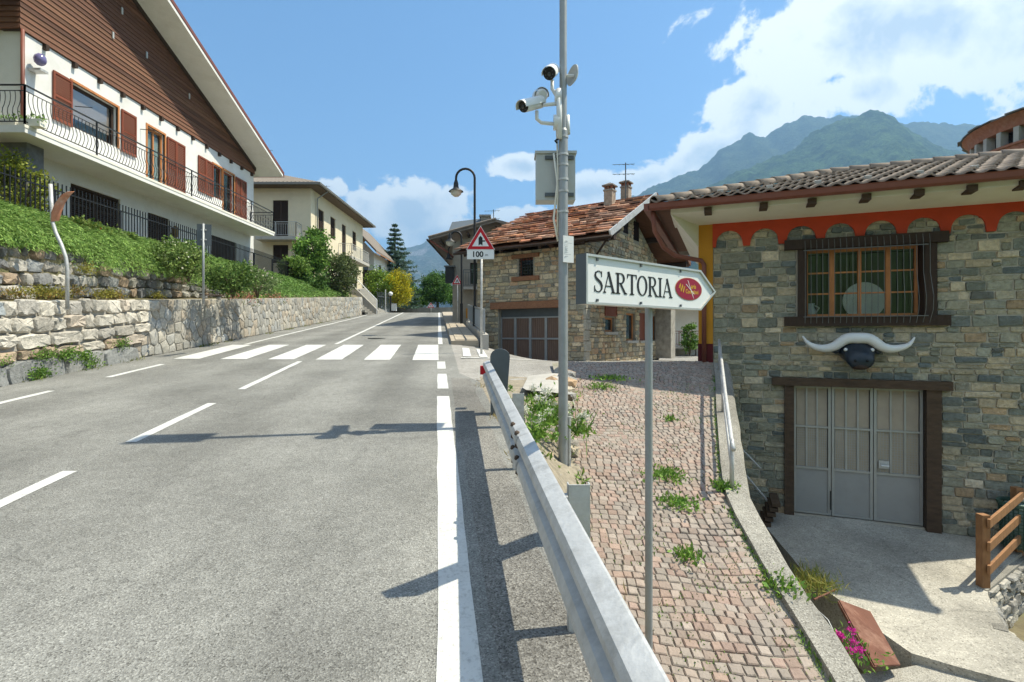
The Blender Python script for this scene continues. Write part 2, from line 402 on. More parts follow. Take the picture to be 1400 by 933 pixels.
def rdir(n, up=.3):
    d = RNG.normal(size=(n, 3)); d[:, 2] += up; return d / np.linalg.norm(d, axis=1)[:, None]
def ccol(n, a, b, sp=.25):
    t = RNG.random((n, 1)); c = np.array(a) * (1 - t) + np.array(b) * t
    return c * RNG.uniform(1 - sp, 1 + sp, (n, 1))
def clumps(centre, rad, nclump, per, leaf, ca, cb, crad=.28, hollow=.55):
    """crown made of leaf clumps spread through an ellipsoid shell"""
    c = np.array(centre); r = np.array(rad); out = []
    d = rdir(nclump, .1); rr = RNG.uniform(hollow, 1, (nclump, 1)) ** .6
    cs = c + d * r * rr * RNG.uniform(.82, 1.1, (nclump, 1)); sz = crad * float(np.mean(r))
    tone = RNG.uniform(.7, 1.25, nclump)
    P_ = np.repeat(cs, per, 0) + RNG.normal(size=(nclump * per, 3)) * sz * .5
    n = len(P_); cols = ccol(n, ca, cb, .25) * np.repeat(tone, per)[:, None]
    return leaves(P_, rdir(n, .2), RNG.uniform(.6, 1.3, n) * leaf, RNG.uniform(.45, .75, n) * leaf, cols)
def text_mesh(name, body, m, parent, O, ax, az, size, kw=None, font_shear=0, bold=0, align='CENTER', sx=1.0, **tagkw):
    cu = bpy.data.curves.new(name, 'FONT'); cu.body = body; cu.size = size; cu.align_x = align; cu.align_y = 'CENTER'; cu.offset = bold; cu.shear = font_shear; cu.resolution_u = 3
    to = bpy.data.objects.new(name, cu); COL.objects.link(to)
    dg = bpy.context.evaluated_depsgraph_get(); me = bpy.data.meshes.new_from_object(to.evaluated_get(dg))
    bpy.data.objects.remove(to)
    for v_ in me.vertices: v_.co = V(O) + V(ax) * (v_.co.x * sx) + V(az) * v_.co.y
    me.materials.clear(); me.materials.append(m); me.name = name
    o = bpy.data.objects.new(name, me); COL.objects.link(o); adopt(o, parent); return tag(o, **tagkw)
# ================================================================ materials
M = {}
M['asphalt'] = asphalt('asphalt', (.166, .164, .152), (.248, .246, .229), 150, .2, True, .16)
M['verge'] = asphalt('verge_asphalt', (.135, .128, .116), (.25, .24, .22), 130, .28)
M['side'] = asphalt('side_asphalt', (.25, .235, .215), (.35, .335, .31), 140, .2)
M['paint'] = mat('road_paint', (.60, .60, .58), .75, .14, 2.5, bump=.4, bscale=160, stain=(.30, .295, .28), stain_amt=.75, stain_scale=38)
M['dirt'] = mat('dirt', (.27, .235, .18), 1, .4, 9, bump=.6, bscale=30, stain=(.33, .29, .23), stain_scale=4)
M['joint'] = mat('joint_sand', (.31, .28, .23), 1, .3, 12, bump=.5, bscale=40, stain=(.10, .12, .05), stain_amt=.6, stain_scale=3)
M['sett'] = mat('porphyry', attr=True, rough=.8, var=.16, scale=16, bump=.4, bscale=55)
M['concrete'] = mat('concrete', (.44, .42, .385), .95, .10, 4, bump=.4, bscale=90, stain=(.27, .255, .225), stain_amt=.6, stain_scale=2.2)
M['kerbc'] = asphalt('kerb_concrete', (.22, .207, .18), (.31, .295, .26), 120, .3)
M['yard'] = asphalt('yard_concrete', (.345, .325, .28), (.385, .362, .315), 70, .3, False, .22)
M['mortar'] = mat('mortar', (.46, .42, .34), .95, .15, 9, bump=.4, bscale=60)
M['mortar_dark'] = mat('dark_mortar', (.33, .31, .26), .95, .2, 9, bump=.4, bscale=60)
M['stone'] = mat('stone', attr=True, rough=.9, var=.38, scale=17, bump=.85, bscale=36, stain=(.10, .11, .105), stain_amt=.3, stain_scale=6)
M['render_wall'] = mat('rough_render', (.36, .34, .30), .95, .2, 4, bump=.5, bscale=35, stain=(.27, .255, .215), stain_scale=2.5)
M['soil'] = mat('soil', (.17, .145, .09), 1, .4, 3, bump=.7, bscale=12, stain=(.09, .12, .035), stain_amt=.8, stain_scale=1.5)
M['field'] = mat('meadow', (.09, .13, .04), 1, .35, .6, bump=.5, bscale=3)
M['leaf'] = mat('leaf', attr=True, rough=.6, var=.15, scale=3, bump=0, spec=.25, translucent=.3)
M['bark'] = mat('bark', (.10, .075, .05), .95, .3, 8, stretch=(6, 6, 1), bump=.8, bscale=20)
M['white'] = mat('white_plaster', (.74, .735, .71), .9, .05, 2, bump=.15, bscale=120, stain=(.56, .54, .49), stain_amt=.5, stain_scale=1.1)
M['cream'] = mat('cream_plaster', (.70, .62, .46), .9, .06, 2, bump=.15, bscale=120, stain=(.55, .48, .35), stain_amt=.4, stain_scale=.6)
M['ivory'] = mat('ivory_plaster', (.78, .75, .66), .9, .07, 1.5, bump=.12, bscale=100, stain=(.56, .52, .42), stain_amt=.35, stain_scale=.9)
M['clad'] = mat('wood_cladding', attr=True, rough=.75, var=.3, scale=3, stretch=(1, .35, 6), bump=.4, bscale=14)
M['shutter'] = mat('red_brown_wood', (.22, .062, .032), .6, .18, 4, stretch=(6, 6, 1), bump=.15, bscale=20)
M['dark_wood'] = mat('dark_wood', (.045, .027, .018), .7, .35, 4, stretch=(5, 5, 1), bump=.4, bscale=18)
M['wood'] = mat('orange_wood', (.50, .205, .075), .65, .25, 4, stretch=(5, 5, 1), bump=.3, bscale=18)
M['old_timber'] = mat('old_timber', (.28, .135, .075), .8, .4, 5, stretch=(2, 2, 6), bump=.5, bscale=18, stain=(.17, .09, .055), stain_amt=.6, stain_scale=3)
M['beam'] = mat('weathered_beam', (.085, .055, .035), .8, .4, 5, stretch=(1, 1, 4), bump=.5, bscale=22)
M['soffit_wood'] = mat('soffit_boards', (.16, .075, .045), .8, .3, 3, stretch=(1, 5, 1), bump=.3, bscale=15)
M['iron'] = mat('black_iron', (.018, .019, .021), .5, .2, 9, bump=.1, metal=.2, spec=.4)
M['galv'] = mat('galvanised_steel', (.52, .52, .51), .5, .14, 14, bump=.2, bscale=40, metal=.35, stain=(.30, .295, .28), stain_amt=.85, stain_scale=5)
M['pole'] = mat('grey_pole', (.34, .355, .365), .5, .1, 8, bump=.08, metal=.35, stain=(.24, .25, .25), stain_amt=.4, stain_scale=6)
M['dark_grey'] = mat('dark_grey_paint', (.10, .115, .125), .55, .12, 6, bump=.08)
M['glass'] = mat('window_glass', (.018, .024, .028), .06, .2, 1.5, bump=0, spec=.9)
gl = bpy.data.materials.new('clear_glass'); gl.use_nodes = True; N = gl.node_tree.nodes; L = gl.node_tree.links; N.clear()
tr = N.new('ShaderNodeBsdfTransparent'); tr.inputs[0].default_value = (.9, .93, .92, 1); gs = N.new('ShaderNodeBsdfGlossy'); gs.inputs['Roughness'].default_value = .03; lw = N.new('ShaderNodeLayerWeight'); lw.inputs[0].default_value = .5; pw = N.new('ShaderNodeMath'); pw.operation = 'POWER'; pw.inputs[1].default_value = 2.6; L.new(lw.outputs['Facing'], pw.inputs[0]); fr = N.new('ShaderNodeMath'); fr.operation = 'MULTIPLY_ADD'; fr.inputs[1].default_value = .75; fr.inputs[2].default_value = .07; L.new(pw.outputs[0], fr.inputs[0]); mx = N.new('ShaderNodeMixShader'); oo = N.new('ShaderNodeOutputMaterial')
L.new(fr.outputs[0], mx.inputs[0]); L.new(tr.outputs[0], mx.inputs[1]); L.new(gs.outputs[0], mx.inputs[2]); L.new(mx.outputs[0], oo.inputs[0]); M['clear'] = gl
M['cwhite'] = mat('white_enamel', (.72, .73, .73), .35, .05, 8, bump=0)
M['cblack'] = mat('black_plastic', (.012, .013, .015), .25, .1, 8, bump=0)
M['cabinet'] = mat('cabinet_grey', (.47, .485, .47), .5, .05, 6, bump=.04)
M['tile_grey'] = mat('concrete_tile', (.31, .247, .197), .9, .2, 8, bump=.35, bscale=60, rnd=.16, stain=(.13, .12, .10), stain_amt=.5, stain_scale=5)
M['tile_brown'] = mat('brown_tile', (.20, .17, .145), .9, .22, 6, bump=.4, bscale=14, stain=(.12, .11, .09), stain_scale=2)
M['slate_red'] = mat('red_slab', attr=True, rough=.9, var=.25, scale=7, bump=.5, bscale=28)
M['copper'] = mat('brown_sheet_metal', (.20, .068, .048), .5, .12, 5, bump=.06, spec=.4)
M['red'] = mat('red_paint', (.49, .058, .022), .8, .14, 4, bump=.1, bscale=90)
M['maroon'] = mat('maroon_paint', (.10, .012, .014), .75, .1, 4, bump=.1)
M['ochre'] = mat('ochre_plaster', (.52, .235, .025), .85, .08, 3, bump=.12, bscale=90)
M['signwhite'] = mat('sign_white', (.76, .77, .77), .4, .03, 6, bump=0)
M['signred'] = mat('sign_red', (.50, .012, .022), .4, .05, 6, bump=0)
M['black'] = mat('black_print', (.02, .021, .023), .5, .05, 6, bump=0)
M['rust'] = mat('rust', (.15, .066, .045), .9, .25, 6, bump=.3, bscale=40, stain=(.33, .20, .15), stain_amt=.7, stain_scale=3)
M['fencewood'] = mat('fence_wood', (.29, .145, .065), .7, .3, 5, stretch=(3, 3, 1), bump=.3, bscale=25, stain=(.20, .10, .05), stain_amt=.5, stain_scale=6)
M['brick'] = mat('brick', (.33, .14, .09), .95, .3, 8, bump=.5, bscale=30, stain=(.24, .19, .15), stain_scale=4)

# ================================================================ ground heights
def zr(Y): return -1.47 + .074 * Y if Y < 46 else -1.47 + .074 * 46 + .03 * (Y - 46) - max(0, Y - 54) ** 2 * .004
def xroad(u, Y): return u - .1417 * Y - (max(0, Y - 46) ** 2) * .012
def zramp(Y): return -2.9025 + .225 * Y
def xwall(Y): return -7.52 - .1 * Y          # foot of the roadside retaining wall
def sm(t): t = max(0, min(1, t)); return t * t * (3 - 2 * t)
WALL_H = 1.39

# ---- wide ground sheet
g = MB(); n = 60
xs = [-9000, -4000, -1500, -500, -150, -60, -30, 0, 30, 60, 150, 500, 1500, 4000, 9000]
ys = [-3000, -600, -150, -40, 0, 40, 80, 150, 400, 900, 1800, 3500, 6000, 9000]
vs = [(x, y, -5.6) for y in ys for x in xs]; k = len(xs)
g.add(vs, [(j * k + i, j * k + i + 1, (j + 1) * k + i + 1, (j + 1) * k + i) for j in range(len(ys) - 1) for i in range(k - 1)])
g.build('ground', M['field'], kind='structure')

# ---- road
rd = MB(); Ys = [-9 + i for i in range(0, 76)]; vs = []
for Y in Ys:
    xl = xwall(Y) - .1 if Y < 40 else xroad(-6.35, Y); xr = xroad(.72 if Y < 9.6 else .42, Y)
    for t in (0, .25, .5, .75, 1): vs.append((xl + (xr - xl) * t, Y, zr(Y)))
rd.add(vs, [(j * 5 + i, j * 5 + i + 1, (j + 1) * 5 + i + 1, (j + 1) * 5 + i) for j in range(len(Ys) - 1) for i in range(4)])
road = rd.build('road', M['asphalt'], kind='structure')
def stripe(name, u0, u1, y0, y1, dz=.004, u0e=None, u1e=None, ragged=.006):
    mb = MB(); n = max(2, int((y1 - y0) / .35)); vs = []
    u0e = u0 if u0e is None else u0e; u1e = u1 if u1e is None else u1e
    for i in range(n + 1):
        t = i / n; Y = y0 + (y1 - y0) * t; j = random.uniform(-ragged, ragged); j2 = random.uniform(-ragged, ragged)
        vs += [(xroad(u0 + (u0e - u0) * t + j, Y), Y, zr(Y) + dz), (xroad(u1 + (u1e - u1) * t + j2, Y), Y, zr(Y) + dz)]
    mb.add(vs, [(2 * i, 2 * i + 1, 2 * i + 3, 2 * i + 2) for i in range(n)])
    return mb.build(name, M['paint'], road)
stripe('edge_line', 0, .172, -8, 7.7)
stripe('edge_line_dash', 0, .172, 8.33, 9.9); stripe('edge_line_dash', 0, .172, 10.6, 11.75)
stripe('edge_line', .02, .16, 16.0, 52, .004, .10, .24)
def lel(Y): return -6.07 + .57 * (Y - 6) / 28
for y0, y1 in ((2.2, 4.0), (5.9, 8.14), (9.5, 11.3)): stripe('left_edge_dash', lel(y0), lel(y0) + .12, y0, y1, .004, lel(y1), lel(y1) + .12)
stripe('left_edge_line', lel(15.9), lel(15.9) + .12, 15.9, 34, .004, -5.50, -5.38); stripe('left_edge_line', -5.50, -5.38, 34, 56, .004, -5.4, -5.28)
for y0, y1 in ((-4.5, -2.6), (-.6, 1.3), (2.55, 4.41), (5.29, 7.2), (8.27, 11.8)): stripe('centre_line_dash', -3.14, -3.02, y0, y1)
stripe('centre_line', -3.14, -3.02, 16.0, 54, .004, -3.0, -2.88)
for i in range(6):
    u1 = .03 - 1.115 * i; stripe('crosswalk_stripe', u1 - .60, u1, 12.0 + .05 * i, 15.75, .006)
# shallow manhole cover in the far lane
mh = MB(); c = V((xroad(-2.1, 18.2), 18.2, zr(18.2))); mh.lathe(c, [(.30, .004), (.30, .010), (.27, .011), (0.001, .009)], 20); mh.build('manhole_cover', M['dark_grey'], road)

# ---- verge bank between road edge and ramp
def xverge(Y): return xroad(.72, Y)
def xrl(Y): return xverge(Y) + .03 + max(0, Y - 2.5) * .25 if Y < 9.4 else xverge(9.4) + .03 + 6.9 * .25
bk = MB(); Ys = np.arange(-8, 9.61, .2); vs = []; kk = 7
for Y in Ys:
    a, b = xverge(Y), xrl(Y); za, zb = zr(Y) + .0, min(zr(Y) - .02, zramp(Y)) - .03
    for i in range(kk):
        t = i / (kk - 1); x = a - .02 + (b + .12 - a) * t; z = za - .012 + (zb - za) * sm((t - .15) / .8)
        if 0 < i < kk - 1: z += (noise.noise(V((x * 2.3, Y * 2.3, 3))) * .07 + .02) * min(1, (b - a) * 1.6); x += noise.noise(V((x * 3, Y * 3, 8))) * .05 * min(1, (b - a))
        vs.append((x, Y, z))
bk.add(vs, [(j * kk + i, j * kk + i + 1, (j + 1) * kk + i + 1, (j + 1) * kk + i) for j in range(len(Ys) - 1) for i in range(kk - 1)])
bk.build('verge_bank', M['dirt'], kind='structure', smooth=True)
vg = MB(); Ys = np.arange(-8, 9.5, .3); vs = []
for Y in Ys:
    vs += [(xroad(.24, Y) + noise.noise(V((1, Y * 1.2, 0))) * .03, Y, zr(Y) + .002), (xroad(.60, Y) + noise.noise(V((5, Y * 1.7, 0))) * .06, Y, zr(Y) + .003)]
vg.add(vs, [(2 * i, 2 * i + 1, 2 * i + 3, 2 * i + 2) for i in range(len(Ys) - 1)]); vg.build('verge', M['verge'], kind='structure')

# ---- side street and forecourt
def zside(X, Y):
    u = X - xroad(0, Y); t = sm((u - .42) / 3.2)
    zc = (zramp(Y) - .06 if Y < 10.5 else -.575 - .043 * (min(Y, 24) - 10.5))
    return zr(Y) * (1 - t) + zc * t
ss = MB(); ygr = [9.2, 9.5, 9.9, 10.2, 10.5, 11, 11.5, 12, 12.5, 13, 14, 15, 16, 17, 18, 20, 23, 27, 32, 40, 60]; ugr = [.40, .7, 1.1, 1.6, 2.1, 2.7, 3.3, 4, 5, 6, 7, 8.5, 10, 12, 16, 30]
vs = [(xroad(u, min(Y, 46)), Y, zside(xroad(u, min(Y, 46)), Y) - .003) for Y in ygr for u in ugr]; k = len(ugr)
inb = lambda p: p[0] > 3.75 + .407 * (p[1] - 10.6) + .15 and p[1] < 22
ss.add(vs, [f for f in [(j * k + i, j * k + i + 1, (j + 1) * k + i + 1, (j + 1) * k + i) for j in range(len(ygr) - 1) for i in range(k - 1)] if not sum(inb(vs[q]) for q in f) >= 2 and not (min(vs[q][0] for q in f) > 1.6 and max(vs[q][1] for q in f) <= 10.51)])
side = ss.build('side_street', M['side'], kind='structure', smooth=True)
def sidepatch(name, pts, dz=.005, m='paint', parent=side):
    mb = MB(); vs = [(x, y, zside(x, y) + dz) for x, y in pts]; mb.add(vs, [tuple(range(len(vs)))]); return mb.build(name, M[m], parent)
for u in (.62, 1.02):
    sidepatch('crosswalk_stripe', [(xroad(u, 12.7), 12.7), (xroad(u + .2, 12.7), 12.7), (xroad(u + .28, 14.9), 14.9), (xroad(u + .08, 14.9), 14.9)], .012)
pts = [(xroad(.55 + t * 2.3, 12.35 + .5 * t * t), 12.35 + .5 * t * t) for t in np.linspace(0, 1, 8)]
mb = MB(); vs = []
for x, y in pts: vs += [(x, y, zside(x, y) + .014), (x, y + .13, zside(x, y + .13) + .014)]
mb.add(vs, [(2 * i, 2 * i + 2, 2 * i + 3, 2 * i + 1) for i in range(len(pts) - 1)]); mb.build('curved_edge_line', M['paint'], side)

# ---- pavement with kerb on the right beyond the crossing
pv = MB(); Ys = [15.9 + i * 1.5 for i in range(20)]; vs = []
for Y in Ys:
    h = .0 if Y < 16 else .11
    for u, dz in ((.42, -.05), (.42, .11), (.55, .115), (1.25, .12), (1.25, -.6)): vs.append((xroad(u, min(Y, 46)), Y, zr(Y) + dz))
pv.add(vs, [(j * 5 + i, j * 5 + i + 1, (j + 1) * 5 + i + 1, (j + 1) * 5 + i) for j in range(len(Ys) - 1) for i in range(4)] + [(0, 1, 2, 3, 4)])
M['pavement'] = mat('pavement_slabs', (.40, .345, .27), .9, .15, 4, bump=.3, bscale=50, stain=(.29, .24, .19), stain_scale=1.5)
pave = pv.build('pavement', M['pavement'], kind='structure')
for i in range(9):       # slabs of the pavement nearest the crossing
    Y0 = 16 + i * 1.25
    for u0, u1 in ((.56, .87), (.89, 1.24)):
        mb = MB(); q = [(u0, Y0 + .02), (u1, Y0 + .02), (u1, Y0 + 1.22), (u0, Y0 + 1.22)]
        mb.prism([(xroad(u, Y), Y, zr(Y) + .118) for u, Y in q], (0, 0, .02)); mb.build('paving_slab', M['pavement'], pave)

# ---- cobbled ramp
KI = [(3.28, 1.98), (4.36, 2.06), (5.26, 2.155), (5.86, 2.318), (7.92, 3.06), (9.3, 3.58), (10.5, 4.0)]
def xki(Y):
    if Y <= KI[0][0]: return KI[0][1] + (Y - KI[0][0]) * .07
    for (a, b), (c, d) in zip(KI, KI[1:]):
        if Y <= c: return b + (d - b) * (Y - a) / (c - a)
    return KI[-1][1]
rb = MB(); Ys = np.arange(-4, 10.6, .5); vs = []
for Y in Ys: vs += [(xrl(Y) - .35, Y, zramp(Y) - .012), (xki(Y) + .05, Y, zramp(Y) - .012)]
rb.add(vs, [(2 * i, 2 * i + 1, 2 * i + 3, 2 * i + 2) for i in range(len(Ys) - 1)])
ramp_o = rb.build('cobbled_ramp', M['joint'], kind='structure')
sett_cols = [(0.303, 0.241, 0.2), (0.293, 0.229, 0.19), (0.322, 0.261, 0.219), (0.28, 0.239, 0.204), (0.299, 0.256, 0.22), (0.323, 0.235, 0.19), (0.272, 0.227, 0.195), (0.342, 0.286, 0.243), (0.307, 0.222, 0.184)]
items = []; Yb = 2.0
while Yb < 10.55:
    d = random.uniform(.068, .084); x = .0
    x = xrl(Yb) - .1 + random.uniform(0, .06); xe = xki(Yb) - .02
    while x < xe:
        w = random.uniform(.064, .098)
        if x + w > xe + .03: break
        cv_ = lambda xx: .07 * math.sin(xx * 2.2 + .6) + .05 * noise.noise(V((xx * 2, Yb * 2, 0)))
        g_ = .0032; q = lambda: random.uniform(-.005, .005)
        quad = [(x + g_ + q(), Yb + g_ + cv_(x) + q()), (x + w - g_ + q(), Yb + g_ + cv_(x + w) + q()), (x + w - g_ + q(), Yb + d - g_ + cv_(x + w) + q()), (x + g_ + q(), Yb + d - g_ + cv_(x) + q())]
        cx_, cy_ = x + w / 2, Yb + d / 2 + cv_(x + w / 2)
        if xrl(cy_) - .12 < cx_ and cy_ < 10.55:
            h = random.uniform(-.003, .004) + .025 * noise.noise(V((cx_ * 1.1, cy_ * 1.1, 4))); tl = [random.uniform(-.003, .003) for _ in range(4)]
            mb = MB(); c = random.choice(sett_cols); k_ = random.uniform(.84, 1.12); c = tuple(a * k_ for a in c)
            lo = [(a, b, zramp(b) - .05) for a, b in quad]; mi = [(a, b, zramp(b) - .003 + h + t) for (a, b), t in zip(quad, tl)]
            hi = [(cx_ + (a - cx_) * .84, cy_ + (b - cy_) * .84, zramp(b) + .005 + h + t) for (a, b), t in zip(quad, tl)]
            mb.add(lo + mi + hi, [f for i in range(4) for f in ((i, (i + 1) % 4, 4 + (i + 1) % 4, 4 + i), (4 + i, 4 + (i + 1) % 4, 8 + (i + 1) % 4, 8 + i))] + [(8, 9, 10, 11)], c)
            items.append((V((cx_, cy_, zramp(cy_))), w * d, mb))
        x += w
    Yb += d
pieces('sett', items, M['sett'], ramp_o, 300)

# ---- kerb wall on the ramp's outer side
def kout(Y): return xki(Y) + .22 + .09 * sm((Y - 4) / 3)
kb = MB(); Ys = list(np.arange(-3, 10.5, .35)); vs = []
for Y in Ys:
    z = zramp(Y) + .045 + noise.noise(V((Y * 1.3, 2, 0))) * .012; j = noise.noise(V((Y * 2.3, 7, 0))) * .02
    vs += [(xki(Y), Y, zramp(Y) - .1), (xki(Y) + .012, Y, z), (kout(Y) - .03 + j, Y, z + .004), (kout(Y) + j, Y, z - .03), (kout(Y) + .05, Y, -4.6)]
kb.add(vs, [(j * 5 + i, j * 5 + i + 1, (j + 1) * 5 + i + 1, (j + 1) * 5 + i) for j in range(len(Ys) - 1) for i in range(4)])
kb.build('kerb_wall', M['kerbc'], smooth=35, label='rough grey concrete kerb wall along the cobbled ramp', cat='wall')

# ---- sunken yard with driveway
def zyard(X, Y): return -3.40 - .06 * max(0, 9.6 - Y) + .015 * noise.noise(V((X, Y, 0)))
yard_poly_l = [(10.6, 4.7), (9.5, 4.55), (8.6, 4.42), (7.6, 4.28), (6.95, 4.40), (6.4, 4.46), (6.0, 4.55), (5.7, 4.95), (5.45, 5.45), (5.2, 6.1)]
yard_poly_r = [(10.6, 14), (9.6, 13), (8.75, 8.7), (7.9, 7.35), (7.35, 6.62), (6.9, 6.28), (6.4, 6.02), (6.0, 6.0), (5.6, 6.15), (5.2, 6.5)]
def interp(poly, Y):
    p = sorted(poly)
    if Y <= p[0][0]: return p[0][1]
    for (a, b), (c, d) in zip(p, p[1:]):
        if Y <= c: return b + (d - b) * (Y - a) / (c - a)
    return p[-1][1]
yd = MB(); Ys = np.arange(5.2, 10.61, .2); vs = []; kk = 9
for Y in Ys:
    a, b = interp(yard_poly_l, Y) + .03 * noise.noise(V((Y * 2, 0, 1))), interp(yard_poly_r, Y)
    vs.append((a + .05, Y, -4.8))
    for i in range(kk): x = a + (b - a) * i / (kk - 1); vs.append((x, Y, zyard(x, Y)))
    vs.append((b - .03, Y, -4.8))
k = kk + 2
yd.add(vs, [(j * k + i, j * k + i + 1, (j + 1) * k + i + 1, (j + 1) * k + i) for j in range(len(Ys) - 1) for i in range(k - 1)] + [tuple(range(k - 1, -1, -1))])
yd.build('yard', M['yard'], kind='structure')
dg = MB(); vs = []; Ys = np.arange(2, 11, .5); Xs = np.arange(1.9, 16, .5)
for Y in Ys:
    for X in Xs: vs.append((X, Y, -4.25 + .12 * noise.noise(V((X, Y, 9))) + (.42 * sm((X - 5.6) / 1.2) * sm((7.5 - Y) / 1.5) if X > 5 else 0) - (.35 if X < 4.4 else 0) + .62 * sm((6.2 - Y) / .5) * sm((5.7 - X) / .5) * (.85 if X > 3 else .3)))
k = len(Xs); dg.add(vs, [(j * k + i, j * k + i + 1, (j + 1) * k + i + 1, (j + 1) * k + i) for j in range(len(Ys) - 1) for i in range(k - 1)])
dg.build('garden_ground', M['soil'], kind='structure', smooth=True)
lg = MB()      # concrete lip of the ditch at the foot of the driveway
pts = [(2.4, 3.2), (2.5, 4.6), (3.0, 5.2), (3.6, 5.75), (4.3, 5.88), (4.7, 5.98), (5.1, 5.66), (5.6, 5.45), (6.6, 5.15), (6.6, 3.2)]
lg.prism([(x, y, -4.5) for x, y in pts], (0, 0, .77)); lg.build('concrete_ledge', M['kerbc'], label='low grey concrete ledge below the driveway beside the ditch', cat='ledge')

# ---- hillside left of the road
hs = MB(); Ys = np.arange(-9, 64, 1.0); vs = []
def zfence(Y): return 3.78 + .031 * (Y - 12) - 1.2
def xfence(Y): return -10.1 - .1 * Y
def uw(Y): return 1.02 * (1 - sm((Y - 13) / 10))     # height of the dry upper wall
def bank(Y):
    zt = zr(min(Y, 46)) + WALL_H; zf = zfence(Y) if Y < 32 else zfence(32) + (zr(min(Y, 46)) - zr(32)) * .9
    xw = xwall(Y)
    return [(xw - .28, zt - .03), (xw - .75, zt + .02), (xw - .86, zt + .1 + uw(Y) * .95), (xw - 1.3, zt + .22 + uw(Y) + .0), ((xw - 1.3 + xfence(Y)) / 2, (zt + .22 + uw(Y) + zf) / 2 + .12), (xfence(Y), zf), (xfence(Y) - 3.0, zf - .05), (-30, zf + .3), (-80, zf + 9)]
for Y in Ys:
    for x, z in bank(Y): vs.append((x, Y, z))
k = 9; hs.add(vs, [(j * k + i + 1, j * k + i, (j + 1) * k + i, (j + 1) * k + i + 1) for j in range(len(Ys) - 1) for i in range(k - 1)])
hs.build('hillside', M['soil'], kind='structure', smooth=False)

# ---- mountains
def mountain(name, prof, D, depth, m, amp, seed, x_ext=0, freq=1.0):
    mb = MB(); nx, ny = 320, 90; vs = []; px = [p[0] for p in prof]; py = [p[1] for p in prof]
    for j in range(ny + 1):
        t = j / ny * 1.35; Y = D - depth + t * depth
        for i in range(nx + 1):
            xp = prof[0][0] + (prof[-1][0] - prof[0][0]) * i / nx
            X = (xp - CX) / FPX * D; zrg = (HY - np.interp(xp, px, py)) / FPX * D
            q = V((X / D * 9 * freq, Y / D * 9 * freq, seed))
            spur = 1 - abs(noise.noise(V((X / D * 14 * freq, Y / D * 5 * freq, seed + 3)))) * 2
            prof_t = (t ** 1.25) if t <= 1 else 1 - (t - 1) * 1.2
            z = zrg * prof_t + amp * (noise.fractal(q, .9, 2.1, 6) * .6 + spur * .9) * min(1, (1.15 - min(t, 1)) * 1.6) * (.35 + .65 * min(1, t * 3))
            z += amp * .18 * noise.fractal(q * 5, .7, 2, 6) + amp * .06 * noise.fractal(q * 22, .7, 2, 4)
            vs.append((X * (1 if t > 1 else (.75 + .25 * t)), Y, z - 6))
    k = nx + 1
    mb.add(vs, [(j * k + i, j * k + i + 1, (j + 1) * k + i + 1, (j + 1) * k + i) for j in range(ny) for i in range(nx)])
    return mb.build(name, m, kind='structure', smooth=True)
def forest(name, green, green2, rock, rock_amt, sc_):
    m = bpy.data.materials.new(name); m.use_nodes = True; nt = m.node_tree; N = nt.nodes; L = nt.links; bs = N['Principled BSDF']; bs.inputs['Roughness'].default_value = 1; bs.inputs['Specular IOR Level'].default_value = .05
    t = N.new('ShaderNodeTexCoord')
    def nz_(s, d=8, r=.65):
        n = N.new('ShaderNodeTexNoise'); n.inputs['Scale'].default_value = s; n.inputs['Detail'].default_value = d; n.inputs['Roughness'].default_value = r; L.new(t.outputs['Object'], n.inputs['Vector']); return n.outputs[0]
    def mx_(f, a, b, lo, hi):
        mr = N.new('ShaderNodeMapRange'); mr.inputs[1].default_value = lo; mr.inputs[2].default_value = hi; L.new(f, mr.inputs[0])
        x = N.new('ShaderNodeMix'); x.data_type = 'RGBA'; L.new(mr.outputs[0], x.inputs[0])
        for s_, c in ((6, a), (7, b)):
            if isinstance(c, tuple): x.inputs[s_].default_value = (*c, 1)
            else: L.new(c, x.inputs[s_])
        return x.outputs[2]
    c = mx_(nz_(sc_ * 4), green, green2, .4, .62)
    c = mx_(nz_(sc_, 9, .7), c, rock, .64 - rock_amt, .74 - rock_amt)
    c2 = mx_(nz_(sc_ * 30, 6, .8), (.3, .3, .3), (1.7, 1.7, 1.7), .32, .68)
    v = N.new('ShaderNodeVectorMath'); v.operation = 'MULTIPLY'; L.new(c, v.inputs[0]); L.new(c2, v.inputs[1]); L.new(v.outputs[0], bs.inputs['Base Color'])
    bp = N.new('ShaderNodeBump'); bp.inputs['Strength'].default_value = 1; bp.inputs['Distance'].default_value = 40; L.new(nz_(sc_ * 16, 6, .75), bp.inputs['Height']); L.new(bp.outputs[0], bs.inputs['Normal'])
    return m
mA = forest('near_forest', (.022, .055, .02), (.085, .15, .045), (.15, .16, .09), -.02, .0035)
mB = forest('far_forest', (.025, .05, .025), (.07, .10, .045), (.20, .185, .16), .04, .003)
mC = forest('distant_rock', (.05, .075, .04), (.10, .11, .07), (.26, .25, .24), .10, .0022)
mountain('mountain', [(700, 330), (800, 315), (870, 296), (960, 258), (1040, 222), (1090, 198), (1120, 180), (1150, 164), (1172, 160), (1190, 152), (1215, 158), (1250, 182), (1300, 205), (1400, 235), (1600, 260), (1800, 250)], 2400, 1500, mA, 80, 1.3)
mountain('mountain', [(640, 335), (760, 305), (860, 272), (905, 252), (960, 226), (1000, 196), (1024, 180), (1046, 192), (1070, 172), (1096, 158), (1130, 160), (1146, 154), (1170, 158), (1230, 165), (1280, 168), (1340, 172), (1400, 178), (1500, 188), (1800, 215)], 3500, 1900, mB, 90, 5.7)
mountain('mountain', [(-700, 250), (-200, 280), (200, 330), (400, 352), (470, 352), (520, 348), (560, 338), (590, 329), (620, 324), (680, 330), (760, 345), (900, 340), (1100, 350)], 5200, 2400, mC, 150, 9.1)
